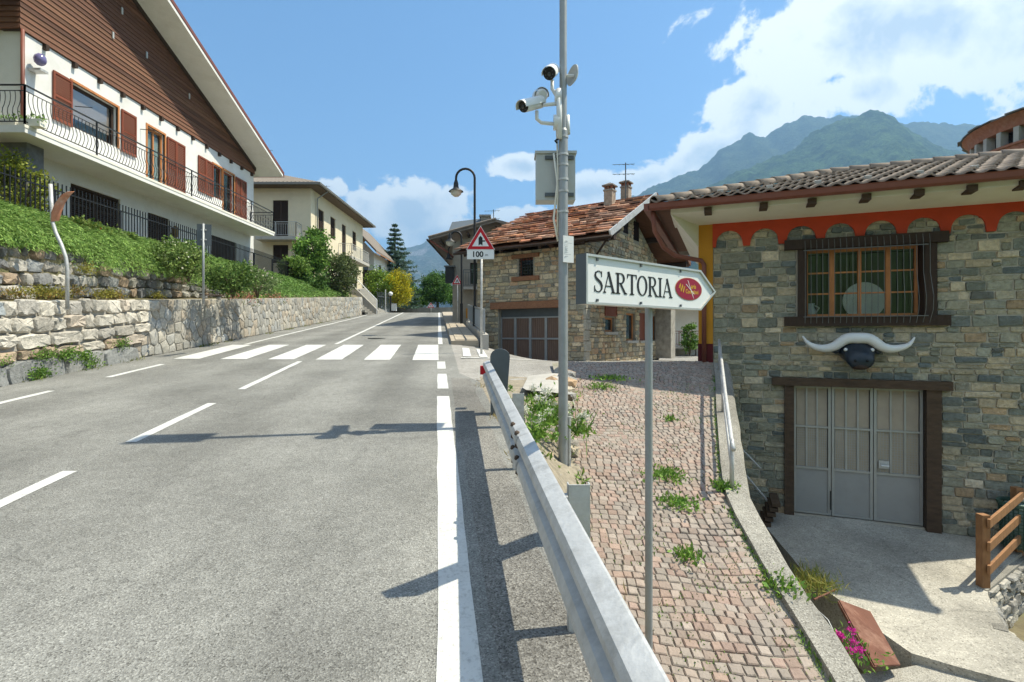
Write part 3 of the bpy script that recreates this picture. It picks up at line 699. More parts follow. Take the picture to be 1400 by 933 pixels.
# wooded slope behind the camera, only seen mirrored in window panes
bh_ = MB(); vs = []; Xs = np.arange(-160, 161, 8); Yb_ = np.arange(-150, -29, 6)
for y in Yb_:
    for x in Xs: vs.append((x, y, -5.5 + 31 * sm((-30 - y) / 110) + 5 * noise.fractal(V((x * .06, y * .06, 2)), .8, 2, 5) * sm((-30 - y) / 20)))
k = len(Xs); bh_.add(vs, [(j * k + i, j * k + i + 1, (j + 1) * k + i + 1, (j + 1) * k + i) for j in range(len(Yb_) - 1) for i in range(k - 1)]); bh_.build('wooded_slope', mat('woodland', (.05, .085, .03), 1, .6, .4, bump=1, bscale=2), kind='structure', smooth=True)
# ================================================================ roadside retaining wall (left)
WL = PL((-7.52, 0), (-.1, 1)); YS = WL.r[1]          # along-plane coordinate a = Y / YS
def zb(a): return zr(min(a * YS, 46))
rw = thing('retaining_wall', WL.w(12, zb(12)), 'long grey rubble stone retaining wall along the left road edge', 'wall')
bw = MB(); vs = []; As = np.arange(-9, 41.5, .5)
for a in As:
    z = zb(a); vs += [WL.w(a, z - .2, -.02), WL.w(a, z + WALL_H - .03, -.05), WL.w(a, z + WALL_H - .02, -.38), WL.w(a, z - .2, -.4)]
k = 4; bw.add(vs, [(j * k + i, (j + 1) * k + i, (j + 1) * k + (i + 1) % 4, j * k + (i + 1) % 4) for j in range(len(As) - 1) for i in range(4)] + [(0, 1, 2, 3), tuple(len(vs) - 1 - i for i in range(4))])
bw.build('mortar_core', M['render_wall'], rw)
def sloped(pl_):          # plane whose z follows the road
    q = PL(pl_.O, (pl_.r[0], pl_.r[1])); base_w = q.w
    q.w = lambda a, z, d=0: base_w(a, z + zb(a), d - .035 * z); return q
WS = sloped(WL); items = []
pale = [(0.461, 0.426, 0.367), (0.521, 0.486, 0.423), (0.405, 0.377, 0.328), (0.481, 0.446, 0.383), (0.359, 0.338, 0.303), (0.425, 0.369, 0.306)]; tan = [(.36, .28, .20), (.40, .33, .25)]
grey = [(.24, .25, .25), (.29, .29, .275), (.22, .225, .22)]
a_end = 12.9
def blob_rect(a0, a1, z0, z1):        # superellipse outline with wobble
    ca, cz, ra, rz = (a0 + a1) / 2, (z0 + z1) / 2, (a1 - a0) / 2, (z1 - z0) / 2; ph = random.random() * 9; out = []; e = random.uniform(.30, .5); cz += random.uniform(-.025, .025); rz *= random.uniform(.9, 1.12)
    for k_ in range(16):
        t = 6.283 * k_ / 16; c, s_ = math.cos(t), math.sin(t)
        out.append((ca + ra * math.copysign(abs(c) ** e, c) * (1 + .05 * math.sin(2 * t + ph)) + random.uniform(-.016, .016), cz + rz * math.copysign(abs(s_) ** e, s_) * (1 + .07 * math.sin(3 * t + ph)) + random.uniform(-.014, .014)))
    return out
for r0, r1, l0, l1, cols in ((1.10, WALL_H, .26, .5, pale + [(.33, .36, .37)]), (.82, 1.10, .28, .55, pale), (.56, .82, .35, .85, pale), (.34, .56, .35, .8, pale[3:] + tan + tan), (-.08, .34, .75, 1.3, grey)):
    a = -3.0 + random.uniform(0, .3); end = a_end - (1.15 - r0) * .8 + (0 if r0 > .2 else -.2)
    while a < end:
        l = random.uniform(l0, l1); g_ = .012
        items.append(stone_mb(WS, blob_rect(a + g_, a + l - g_, r0 + g_ - .02 * (r0 < .2) , r1 - g_), random.uniform(.05, .09) if r0 > .2 else .11, cols, .020, -.06, .032, .4)); a += l
pieces('stone', items, M['stone'], rw, 300, smooth=32); n_masonry = len(items); items = []
rubble = [(.36, .345, .305), (.40, .375, .33), (.33, .325, .30), (.42, .39, .33), (.34, .345, .335), (.38, .33, .265), (.37, .36, .33)]
def clip(poly, p, q):          # keep the part of poly nearer to p than to q
    m = ((p[0] + q[0]) / 2, (p[1] + q[1]) / 2); d = (q[0] - p[0], q[1] - p[1]); f = lambda v: (v[0] - m[0]) * d[0] + (v[1] - m[1]) * d[1]; out = []
    for i in range(len(poly)):
        u, v = poly[i], poly[(i + 1) % len(poly)]; fu, fv = f(u), f(v)
        if fu <= 0: out.append(u)
        if fu * fv < 0: t = fu / (fu - fv); out.append((u[0] + (v[0] - u[0]) * t, u[1] + (v[1] - u[1]) * t))
    return out
a = a_end - 1.2; cell = .34; pts_ = {}
for i in range(int((41 - a) / cell)):
    for j in range(5):
        pts_[i, j] = (a + (i + .5 + .5 * (j % 2) + random.uniform(-.42, .42)) * cell, (j + .5 + random.uniform(-.42, .42)) * WALL_H / 5)
for (i, j), p in pts_.items():
    if p[0] < a_end - (1.15 - p[1]) * .8 + .12: continue
    poly = [(p[0] - .4, .0), (p[0] + .4, .0), (p[0] + .4, WALL_H - .01), (p[0] - .4, WALL_H - .01)]
    for di in range(-3, 4):
        for dj in range(-3, 4):
            if (di or dj) and (i + di, j + dj) in pts_: poly = clip(poly, p, pts_[i + di, j + dj])
    if len(poly) < 3: continue
    g_ = random.uniform(.82, .93); cx_ = sum(v[0] for v in poly) / len(poly); cz_ = sum(v[1] for v in poly) / len(poly)
    ol = [(cx_ + (v[0] - cx_) * g_ + random.uniform(-.01, .01), cz_ + (v[1] - cz_) * g_ + random.uniform(-.008, .008)) for v in poly]
    items.append(stone_mb(WS, ol, random.uniform(.004, .022), rubble, .006, -.05, .03, .5))
pieces('stone', items, M['stone'], rw, max(1, 300 - n_masonry), smooth=28)


# upper dry stone wall on the ledge
uwall = thing('dry_stone_wall', WL.w(9, zb(9) + WALL_H, -.8), 'ragged dry stone wall on the ledge above the pale masonry, under hanging greenery', 'wall')
UP = sloped(WL); items = []
for j in range(4):
    a = -2.0
    while a < 23:
        h_all = uw(a * YS); r0, r1 = .02 + h_all * j / 4, .02 + h_all * (j + 1) / 4
        l = random.uniform(.18, .5)
        if r1 - r0 > .07:
            it = stone_mb(UP, round_rect(a + .01, a + l - .01, WALL_H + r0, WALL_H + r1 - .01, .03, .06), random.uniform(.05, .14), [(.30, .28, .25), (.38, .36, .32), (.24, .25, .255), (.33, .25, .18), (.42, .40, .36), (.20, .20, .20)], .03, -.1, .03)
            mb = it[2]; off = V((WL.n[0], WL.n[1], 0)) * -(.72 + .03 * j); mb.v = [tuple(V(p) + off) for p in mb.v]; items.append((it[0] + off, it[1], mb))
        a += l
pieces('stone', items, M['stone'], uwall, 300, smooth=35)

# ================================================================ picket fence
fn = thing('picket_fence', (xfence(20), 20, zfence(20)), 'black iron picket fence along the top of the planted bank', 'fence')
prev = None; Y = 8.0; i = 0
while Y < 33:
    x, z = xfence(Y), zfence(Y); mb = MB(); mb.bar((x, Y, z - .05), (x, Y, z + 1.2), .022); mb.build('picket', M['iron'], fn)
    if i % 18 == 0: mb = MB(); mb.bar((x - .03, Y + .06, z - .3), (x - .03, Y + .06, z + 1.0), .05); mb.build('post', M['iron'], fn)
    Y += .142; i += 1
for dz in (.12, 1.0):
    mb = MB(); mb.bar((xfence(8), 8, zfence(8) + dz), (xfence(33), 33, zfence(33) + dz), .03); mb.build('rail', M['iron'], fn)
# low concrete plinth of the fence
mb = MB(); mb.bar((xfence(8), 8, zfence(8) - .12), (xfence(33), 33, zfence(33) - .12), .22, .2); mb.build('plinth', M['kerbc'], fn)

# ================================================================ planting on the bank
def bank_z(Y, x):
    b = bank(Y)
    for (x0, z0), (x1, z1) in zip(b, b[1:]):
        if x <= x0 and x >= x1 and x0 != x1: return z0 + (z1 - z0) * (x - x0) / (x1 - x0)
    return b[-1][1]
def fronds(ys, fr, ln, ca, cb, ndir, droop=.55, lift=.25, leafn=9, wid=.05, leaf=.09):
    """feathery arching sprays: ys stations, fr 0..1 from lip (0) to fence (1)"""
    out = []; n = len(ys)
    x0 = np.array([xwall(y) - .95 for y in ys]); x1 = np.array([xfence(y) - .1 for y in ys]); xs = x0 + (x1 - x0) * fr
    zs = np.array([bank_z(y, x) for y, x in zip(ys, xs)]) + lift * RNG.uniform(.2, 1, n)
    az = RNG.normal(ndir, .55, n); L_ = ln * RNG.uniform(.6, 1.3, n); tone = RNG.uniform(.7, 1.25, n)
    for k_ in range(leafn):
        t = (k_ + .5) / leafn; h = L_ * t
        px = xs + np.cos(az) * h; py = ys + np.sin(az) * h; pz = zs + L_ * (.35 * t - droop * 1.6 * t * t)
        d = np.stack([np.cos(az), np.sin(az), .35 - 3.2 * droop * t + 0 * az], 1); d /= np.linalg.norm(d, axis=1)[:, None]
        for sgn in (-1, 1):
            dd = d + RNG.normal(size=d.shape) * .35 + np.stack([-np.sin(az), np.cos(az), 0 * az], 1) * sgn * .55; dd /= np.linalg.norm(dd, axis=1)[:, None]
            out.append(leaves(np.stack([px, py, pz], 1), dd, leaf * RNG.uniform(.7, 1.4, n), wid * RNG.uniform(.6, 1.2, n), ccol(n, ca, cb, .2) * tone[:, None] * (.75 + .45 * t)))
    return out
G1, G2 = (.12, .23, .05), (.31, .45, .12)
def dens_y(n, y0, y1): return y0 + (y1 - y0) * RNG.random(n) ** 1.35
pr = []
y = dens_y(5000, 7.5, 24); pr += fronds(y, .10 + RNG.random(len(y)) ** 1.2 * .86, .55, G1, G2, -.1, .5, .33, 10, .02, .10)
y = dens_y(1700, 8, 23); y1_ = y[y < 11.6]; y2_ = y[y >= 11.6]
pr += fronds(y1_, RNG.random(len(y1_)) * .08, .36, G1, G2, -.15, .55, .16, 8, .02, .085); pr += fronds(y2_, RNG.random(len(y2_)) * .06 - .02, .6, G1, G2, -.15, .7, .16, 11, .02, .095)
y = 20 + 19 * RNG.random(2200); pr += fronds(y, RNG.random(len(y)) * 1.0, .55, (.10, .20, .045), (.24, .38, .10), -.15, .45, .25, 6, .06, .12)
for y0_, y1_, nb_ in ((7.5, 20, 2600), (20, 38, 1600)):       # loose upright grass blades in the cover
    yy = y0_ + (y1_ - y0_) * RNG.random(nb_); ff = RNG.random(nb_); xx = np.array([xwall(y) - .95 + (xfence(y) - .1 - xwall(y) + .95) * f for y, f in zip(yy, ff)]); zz = np.array([bank_z(y, x) for y, x in zip(yy, xx)]) + .12
    pr.append(leaves(np.stack([xx, yy, zz], 1), rdir(nb_, 1.6), RNG.uniform(.18, .42, nb_), RNG.uniform(.008, .02, nb_), ccol(nb_, (.16, .25, .05), (.42, .48, .16), .25), .25))
leafmesh('creeping_juniper', pr, M['leaf'], None, label='feathery bright green creeping shrubs spilling over the bank below the iron fence', cat='ground cover', kind='stuff')

def shrub(name, label, c, rad, ncl, per, leaf, ca, cb, stem=True, group=None, crad=.3, cat='shrub', hollow=.45, blossoms=None):
    c = V(c); zb_ = c.z - rad[2]
    o = thing(name, (c.x, c.y, zb_), label, cat, group)
    if stem:
        mb = MB()
        for k_ in range(5):
            t = 6.283 * k_ / 5; mb.tube([(c.x, c.y, zb_ - .15), (c.x + rad[0] * .25 * math.cos(t), c.y + rad[1] * .25 * math.sin(t), c.z - rad[2] * .2), (c.x + rad[0] * .6 * math.cos(t), c.y + rad[1] * .6 * math.sin(t), c.z + rad[2] * .4)], [.03, .022, .008], 6)
        mb.build('stem', M['bark'], o)
    leafmesh('foliage', [clumps(c, rad, ncl, per, leaf, ca, cb, crad, hollow)], M['leaf'], o)
    if blossoms:
        n = blossoms[0]; d = rdir(n, .5); P_ = np.array(c) + d * np.array(rad) * RNG.uniform(.75, 1.1, (n, 1))
        leafmesh('blossom', [leaves(P_, rdir(n), RNG.uniform(.7, 1.3, n) * blossoms[2], RNG.uniform(.7, 1.2, n) * blossoms[2], ccol(n, blossoms[1], blossoms[1], .2))], M['leaf'], o)
    return o
def on_bank(px, Y, dz=0):
    x = (px - CX) / FPX * Y; return V((x, Y, bank_z(Y, x) + dz))
shrub('garden_bush', 'yellow green leafy bush poking through the fence beside the grey stone pillar', at(28, 258, 13.4), (.75, .6, .85), 60, 60, .09, (.14, .20, .03), (.35, .36, .06))
shrub('garden_bush', 'bushy rose with a red bloom behind the bent steel pole', at(112, 320, 12.9), (.45, .6, .3), 70, 60, .08, (.07, .15, .03), (.24, .28, .06), blossoms=(2, (.75, .06, .03), .10))
shrub('garden_bush', 'red blooming bush tangled in the fence near the dark ground floor shutters', at(152, 326, 14.3), (.5, .7, .2), 50, 60, .08, (.06, .13, .03), (.20, .26, .06), blossoms=(3, (.70, .10, .03), .08))
shrub('garden_bush', 'bush with white flower plumes on the bank before the sign back', at(245, 348, 14.6), (.45, .9, .34), 60, 60, .08, (.08, .16, .03), (.22, .30, .08), blossoms=(110, (.70, .70, .52), .06))
shrub('garden_bush', 'light green bush with white flower plumes beside the sign post', at(258, 360, 13.5), (.42, .7, .32), 45, 60, .08, (.10, .18, .04), (.26, .34, .10), blossoms=(60, (.70, .70, .55), .055))
shrub('garden_bush', 'dense green bush sprawling over the wall beside the sign post', at(318, 380, 15.5), (.5, 1.0, .42), 50, 60, .09, (.06, .13, .03), (.17, .25, .06))
shrub('garden_bush', 'silvery green bush with pale bracts hanging over the wall top', at(352, 385, 17.5), (.5, .9, .4), 40, 60, .08, (.10, .17, .05), (.22, .28, .12), blossoms=(50, (.7, .62, .5), .08))
shrub('tall_shrub', 'upright light green climbing shrub against the cream house corner', at(428, 345, 33.5), (1.0, 1.0, 1.55), 70, 60, .2, (.07, .17, .03), (.20, .33, .06))
shrub('tall_shrub', 'low bright shrub in front of the cream house door', at(403, 366, 31.5), (.9, .9, .55), 40, 60, .16, (.09, .18, .03), (.22, .33, .07))
shrub('tall_shrub', 'grey green rounded shrub at the end of the bank by the stone steps', at(464, 375, 37), (1.25, 1.4, 1.45), 90, 60, .17, (.055, .09, .03), (.16, .19, .07))
shrub('tall_shrub', 'dark green hedge shrub along the end of the iron fence', at(412, 385, 32.5), (1.6, 1.6, .55), 60, 60, .17, (.05, .12, .03), (.13, .22, .05))
# tufts on the ledge: sedum and dry grasses
tuft = [(20, 402, 9.5, 0), (62, 398, 9.9, 1), (102, 404, 10.3, 0), (133, 402, 10.6, 1), (168, 398, 11.0, 0), (205, 404, 11.8, 1), (236, 404, 12.4, 0), (118, 369, 10.9, 1), (300, 405, 14.0, 1), (45, 400, 9.7, 1), (222, 402, 12.1, 1)]
tuft_lab = {20: 'on the pale masonry, well short of the bent pole', 45: 'second before the bent pole on the masonry ledge', 62: 'just before the bent pole on the masonry ledge', 102: 'right after the bent pole on the masonry ledge',
            118: 'rooted in the dry wall above the bent pole foot', 133: 'second after the bent pole on the masonry ledge', 168: 'above the end of the pale masonry', 205: 'just past where the pale masonry ends', 222: 'between the masonry end and the square sign post', 236: 'shortly before the square sign post', 300: 'just past the square sign post'}
for px, py, Y, kd in tuft:
    c = V((xwall(Y) - .5, Y, zr(Y) + WALL_H + .08)); c.x = (px - CX) / FPX * Y if abs((px - CX) / FPX * Y - c.x) < .45 else c.x
    c.z = max(c.z, (HY - py) / FPX * Y)
    n = 300; P_ = np.array(c) + RNG.normal(size=(n, 3)) * np.array([.06, .11, .05]); ca, cb = ((.20, .22, .04), (.36, .30, .07)) if kd else ((.16, .19, .05), (.40, .24, .08))
    o = thing('sedum_tuft', c, ('yellow green' if kd else 'rusty ochre') + ' sedum tuft ' + tuft_lab[px], 'plant', 'sedum tufts on the wall ledge')
    leafmesh('leaves', [leaves(P_, rdir(n, .9), RNG.uniform(.03, .08, n), RNG.uniform(.012, .025, n), ccol(n, ca, cb, .3))], M['leaf'], o)
for px, Y, lb in ((385, 18.6, 'nearest the drooping bush on the wall top'), (398, 19.4, 'between two others on the wall top'), (420, 22.0, 'nearest the stone steps on the wall top')):
    c = V((xwall(Y) - .25, Y, zr(Y) + WALL_H + .05)); n = 700; P_ = np.array(c) + RNG.normal(size=(n, 3)) * np.array([.13, .35, .12]); P_[:, 2] -= .15 * RNG.random(n)
    cols = ccol(n, (.10, .15, .05), (.22, .22, .08), .3); q = RNG.random(n) < .4; cols[q] = ccol(int(q.sum()), (.45, .10, .09), (.55, .28, .22), .2)
    o = thing('flower_cushion', c, 'cushion of pink and rusty flowers ' + lb, 'plant', 'flower cushions on the wall')
    leafmesh('leaves', [leaves(P_, rdir(n, .4), RNG.uniform(.05, .1, n), RNG.uniform(.03, .05, n), cols)], M['leaf'], o)
# weeds between the stones and along the wall foot
pr = []
for a, z, n, s in ((9.45, .42, 260, .05), (10.0, .36, 260, .06), (10.4, .28, 240, .06), (11.6, .42, 240, .05), (8.0, .08, 160, .05), (9.3, .10, 350, .06), (8.55, .40, 160, .04), (10.6, .12, 200, .06)):
    P_ = np.array([WS.w(a + RNG.normal() * .14, z + RNG.normal() * .06, .10 + abs(RNG.normal()) * .05) for _ in range(n)])
    pr.append(leaves(P_, rdir(n, .4), RNG.uniform(.5, 1.2, n) * s, RNG.uniform(.3, .6, n) * s, ccol(n, (.07, .17, .03), (.20, .32, .06), .2)))
n = 1500; a = RNG.uniform(6, 36, n); P_ = np.array([WS.w(x, 0, .05 + abs(RNG.normal()) * .09) for x in a]); q = np.array([noise.noise(V((x * .8, 3, 0))) for x in a]) > .05
P_ = P_[q]; n = len(P_); pr.append(leaves(P_, rdir(n, 1.2), RNG.uniform(.04, .11, n), RNG.uniform(.01, .025, n), ccol(n, (.10, .16, .03), (.30, .28, .08), .25)))
leafmesh('wall_weeds', pr, M['leaf'], None, label='small green weeds growing between stones and at the foot of the retaining wall', cat='weeds', kind='stuff')

# ================================================================ posts on the wall
o = thing('bent_pole', WL.w(10, zb(10) + WALL_H, -.35), 'bent galvanised pole with a rusty curled sign plate on the left wall', 'sign post')
Yp = 9.9; pts = [at(92, 412, Yp), at(92, 368, Yp), at(90, 352, Yp), at(84, 335, Yp), at(76, 318, Yp), at(72, 305, Yp), at(71, 290, Yp), at(69, 252, Yp)]
pts[0].z -= .15
mb = MB(); mb.tube(pts, .032, 10); mb.build('pole', M['galv'], o, smooth=True)
mb = MB(); cpts = [at(75, 303, Yp), at(77, 290, Yp), at(82, 278, Yp), at(89, 268, Yp), at(96, 263, Yp)]
vs = []
for i, p in enumerate(cpts):
    wv = V((.05, .055, .02)) * (1 if 0 < i < 4 else .75); vs += [p - wv + V((0, 0, 0)), p + wv]
nn = len(vs); vs += [V(p) + V((.012, 0, .012)) for p in vs]
mb.add(vs, [(2 * i, 2 * i + 1, 2 * i + 3, 2 * i + 2) for i in range(4)] + [(nn + 2 * i, nn + 2 * i + 2, nn + 2 * i + 3, nn + 2 * i + 1) for i in range(4)] + [(2 * i, 2 * i + 2, nn + 2 * i + 2, nn + 2 * i) for i in range(4)] + [(2 * i + 1, nn + 2 * i + 1, nn + 2 * i + 3, 2 * i + 3) for i in range(4)] + [(8, 9, nn + 9, nn + 8), (0, nn, nn + 1, 1)])
M['sign_back_rust'] = mat('faded_sign_plate', (.50, .22, .13), .7, .2, 6, bump=.1, stain=(.62, .48, .40), stain_amt=.8, stain_scale=4)
mb.build('sign_plate', M['sign_back_rust'], o, smooth=True)
mb = MB(); p = at(72, 290, Yp); mb.tube([p - V((.0, .04, .02)), p + V((.06, .0, .02))], .02, 6); mb.build('clamp', M['galv'], o)
Yp = 12.9
o = thing('road_sign', V((at(278, 411, Yp).x, Yp, zr(Yp) + WALL_H)), 'grey back of a square road sign on a thin post on the wall', 'road sign')
mb = MB(); x = at(278, 400, Yp).x; z0 = zr(Yp) + WALL_H - .12; mb.tube([(x, Yp, z0), (x, Yp, at(0, 306, Yp).z)], .028, 8); mb.build('post', M['pole'], o, smooth=True)
mb = MB(); mb.obox(V((x, Yp + .035, at(0, 321, Yp).z)), V((.15, .05, 0)), V((-.006, .012, 0)), V((0, 0, .26))); mb.build('sign_plate', M['dark_grey'], o)
for dz in (-.12, .12): mb = MB(); mb.obox(V((x, Yp + .012, at(0, 321, Yp).z + dz)), V((.06, .0, 0)), V((0, .018, 0)), V((0, 0, .015))); mb.build('bracket', M['galv'], o)
# little wooden bench plank on the wall near the post
mb = MB(); p = at(290, 404, 13.3); p.z = zr(13.3) + WALL_H + .1
o = thing('plank', p, 'narrow dark plank lying across small stones on the wall top', 'plank')
mb.obox(p, V((.06, .35, .02)), V((.07, -.01, 0)), V((0, 0, .015))); mb.build('board', M['dark_wood'], o)
for s_ in (-.25, .25): mb = MB(); mb.ico(p + V((.06 * s_ * 2, s_, -.06)), .07, 1, (1, 1, .8), .3, (.3, .28, .25)); mb.build('stone', M['stone'], o)
# ================================================================ generic window / shutter / railing builders
def window(parent, pl, a0, a1, z0, z1, fm='wood', nv=1, nh=0, rec=.14, fw=.06, glass='glass', d=0, name='window', pane=True):
    mb = MB()
    for b in ((a0, a0 + fw, z0, z1), (a1 - fw, a1, z0, z1), (a0 + fw, a1 - fw, z0, z0 + fw), (a0 + fw, a1 - fw, z1 - fw, z1)): pl.box(mb, *b, d - rec - .03, d - rec + .03)
    w = mb.build(name, M[fm], parent)
    mb = MB()
    for i in range(1, nv + 1): x = a0 + (a1 - a0) * i / (nv + 1); pl.box(mb, x - fw * .45, x + fw * .45, z0 + fw, z1 - fw, d - rec - .02, d - rec + .02)
    for i in range(1, nh + 1): z = z0 + (z1 - z0) * i / (nh + 1); pl.box(mb, a0 + fw, a1 - fw, z - fw * .35, z + fw * .35, d - rec - .018, d - rec + .018)
    if mb.v: mb.build('glazing_bar', M[fm], w)
    if pane: mb = MB(); pl.box(mb, a0 + fw * .5, a1 - fw * .5, z0 + fw * .5, z1 - fw * .5, d - rec - .012, d - rec - .004); mb.build('pane', M[glass], w)
    return w
def shutter(parent, pl, a0, a1, z0, z1, m='shutter', d=.01, louv=True, name='shutter', nleaf=1):
    f = None
    for q in range(nleaf):
        b0, b1 = a0 + (a1 - a0) * q / nleaf + .006, a0 + (a1 - a0) * (q + 1) / nleaf - .006
        mb = MB(); fw = .055
        for b in ((b0, b0 + fw, z0, z1), (b1 - fw, b1, z0, z1), (b0 + fw, b1 - fw, z0, z0 + fw * 1.3), (b0 + fw, b1 - fw, z1 - fw * 1.3, z1), (b0 + fw, b1 - fw, (z0 + z1) / 2 - fw / 2, (z0 + z1) / 2 + fw / 2)): pl.box(mb, *b, d, d + .045)
        f = mb.build(name, M[m], parent)
        if louv:
            mb = MB(); n = int((z1 - z0) / .07)
            for i in range(n):
                z = z0 + .07 + (z1 - z0 - .14) * i / n
                p0, p1, p2, p3 = pl.w(b0 + fw, z, d + .038), pl.w(b1 - fw, z, d + .038), pl.w(b1 - fw, z + .06, d + .006), pl.w(b0 + fw, z + .06, d + .006)
                mb.add([p0, p1, p2, p3], [(0, 1, 2, 3)])
            mb.build('louvres', M[m], f, kind='stuff')
        else:
            mb = MB(); pl.box(mb, b0 + fw, b1 - fw, z0 + fw, z1 - fw, d + .008, d + .03); mb.build('panel', M[m], f)
    return f
def railing(parent, p, q, h, spacing=.13, wavy=True, post_every=2.0, top=.035, bar=.011, bulge=V((0, 0, 0)), bm='iron'):
    p, q = V(p), V(q); L_ = (q - p).length; dr = (q - p) / L_
    r_ = parent
    for z, t in ((h, top), (h * .1, .022), (h * .86, .018)):
        mb = MB(); mb.bar(p + V((0, 0, z)), q + V((0, 0, z)), t); mb.build('rail', M[bm], r_)
    n = max(1, round(L_ / post_every))
    for i in range(n + 1):
        c = p + dr * (L_ * i / n); mb = MB(); mb.bar(c - V((0, 0, .12)), c + V((0, 0, h)), .035); mb.build('post', M[bm], r_)
    mb = MB(); n = int(L_ / spacing)
    for i in range(1, n):
        c = p + dr * (L_ * i / n)
        pts = [c + V((0, 0, h * (.1 + .76 * t))) + bulge * (math.sin(t * math.pi * 2 - .4) * (1 if t < .62 else .5) if wavy else 0) for t in ([0, .14, .28, .42, .56, .7, .85, 1] if wavy else [0, 1])]
        mb.tube(pts, bar, 4, False)
    mb.build('balusters', M[bm], r_, kind='stuff'); return r_
# ================================================================ chalet with wooden gable (left)
XH, XB = -13.2, -12.0
HL = PL((XH, 0), (0, 1)); Y0h, Y1h = 14.2, 26.9
zg, zfl, zcl = 2.35, 5.17, 8.2                       # ground, balcony floor, foot of the cladding
ch = thing('chalet', (XH - 4, 20, zg), 'white chalet with dark wooden gable and long iron balcony above the bank', 'house')
Hh = [(15.8, 17.62, 6.25, 7.6), (19.05, 20.0, 5.22, 7.58), (23.25, 24.0, 6.1, 7.55), (24.05, 25.0, 5.22, 7.55),
      (15.75, 17.75, 3.35, 4.55), (19.1, 20.3, 3.3, 4.45), (23.1, 25.2, 2.4, 4.4)]
mb = MB(); HL.wall(mb, Y0h, Y1h, zg - 1, zcl + .4, Hh, .22)
FW_ = PL((XH - 12, Y0h), (1, 0)); FW_.wall(mb, 0, 12, zg - 1, zcl + .4, [(9.3, 10.5, 5.3, 7.4)], .2)
BK_ = PL((XH, Y1h), (-1, 0)); BK_.wall(mb, 0, 12, zg - 1, zcl + .4, [], .2); mb.box(XH - 12, XH - 11.9, Y0h, Y1h, zg - 1, zcl + .4)
mb.build('wall', M['white'], ch)
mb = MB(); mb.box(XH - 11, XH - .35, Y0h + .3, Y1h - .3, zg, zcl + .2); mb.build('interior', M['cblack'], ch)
def zrake(Y): return 8.5 + (27.6 - Y) * .365 if Y > 14.6 else 8.5 + 13 * .365 - (14.6 - Y) * .365
# cladding boards, one course after another
mb = MB(); z = zcl
while z < 13.4:
    h = .15; yE = min(Y1h + .05, 27.6 - (z + h - 8.5 + .12) / .365); k = random.uniform(.75, 1.25)
    c = tuple(x * k for x in random.choice([(.145, .066, .040), (.12, .056, .036), (.165, .080, .048)]))
    if yE > 14.3:
        vs = [HL.w(Y0h - .12, z, .055), HL.w(yE, z, .055), HL.w(yE, z + h + .02, .03), HL.w(Y0h - .12, z + h + .02, .03), HL.w(Y0h - .12, z, .0), HL.w(yE, z, .0)]
        mb.add(vs, [(0, 1, 2, 3), (4, 5, 1, 0)], c)
        q = PL((XH, Y0h - .12), (1, 0)); vs = [q.w(-12, z, .045), q.w(.075, z, .045), q.w(.03, z + h + .02, .0), q.w(-12, z + h + .02, .0), q.w(-12, z, -.1), q.w(.0, z, -.1)]
        mb.add(vs, [(0, 1, 2, 3), (4, 5, 1, 0)], c)
    z += h
mb.build('cladding_boards', M['clad'], ch, kind='stuff')
mb = MB(); HL.box(mb, Y0h - .1, Y1h, zcl - .02, zcl + .02, -.5, .02); mb.add([HL.w(Y0h, zcl, .005), HL.w(Y1h, zcl, .005), HL.w(Y1h, zrake(Y1h) - .1, .005), HL.w(Y0h, zrake(Y0h) - .1, .005)], [(0, 1, 2, 3)])
mb.add([(XH - 12, Y0h - .05, zcl), (XH, Y0h - .05, zcl), (XH, Y0h - .05, zrake(Y0h)), (XH - 12, Y0h - .05, zrake(Y0h))], [(0, 1, 2, 3)]); mb.build('gable_backing', M['dark_wood'], ch)
for i in range(13):
    y_ = Y0h + .6 + i * .98; mb = MB(); HL.box(mb, y_, y_ + .11, zcl - .17, zcl - .02, -.02, .11); mb.build('joist_end', M['dark_wood'], ch)
for a, b in ((16.2, 10.35), (17.3, 9.75), (18.9, 9.95), (21.4, 9.6), (17.7, 10.8)):       # little vents in the boards
    mb = MB(); HL.box(mb, a, a + .07, b, b + .22, .06, .085); mb.build('vent', M['galv'], ch)
mb = MB(); mb.prism([HL.w(14.6, zrake(14.6) - .34, .03), HL.w(27.0, zrake(27.0) - .34, .03), HL.w(27.0, zrake(27.0) - .15, .03), HL.w(14.6, zrake(14.6) - .15, .03)], V((HL.n[0], HL.n[1], 0)) * .05); mb.build('rake_trim', M['dark_wood'], ch)
# roof slab with white soffit and copper edge
XO = -12.05
mb = MB()
for ya, yb in ((14.6, 27.75), (14.6, 2.0)):
    mb.prism([(XO, ya, zrake(ya) - .02), (XO, yb, zrake(yb) - .02), (XO, yb, zrake(yb) + .12), (XO, ya, zrake(ya) + .12)], (-15, 0, 0))
rf = mb.build('roof', M['tile_brown'], ch)
mb = MB(); mb.prism([(XO + .01, 14.6, zrake(14.6) - .16), (XO + .01, 27.7, zrake(27.7) - .16), (XO + .01, 27.7, zrake(27.7) - .03), (XO + .01, 14.6, zrake(14.6) - .03)], (-14, 0, 0))
mb.prism([(XO + .01, 14.6, zrake(14.6) - .16), (XO + .01, 4, zrake(4) - .16), (XO + .01, 4, zrake(4) - .03), (XO + .01, 14.6, zrake(14.6) - .03)], (-14, 0, 0)); mb.build('soffit', M['white'], rf)
mb = MB(); mb.prism([(XO + .03, 14.6, zrake(14.6) - .01), (XO + .03, 27.8, zrake(27.8) - .01), (XO + .03, 27.8, zrake(27.8) + .14), (XO + .03, 14.6, zrake(14.6) + .14)], (-.04, 0, 0)); mb.build('verge_trim', M['copper'], rf)
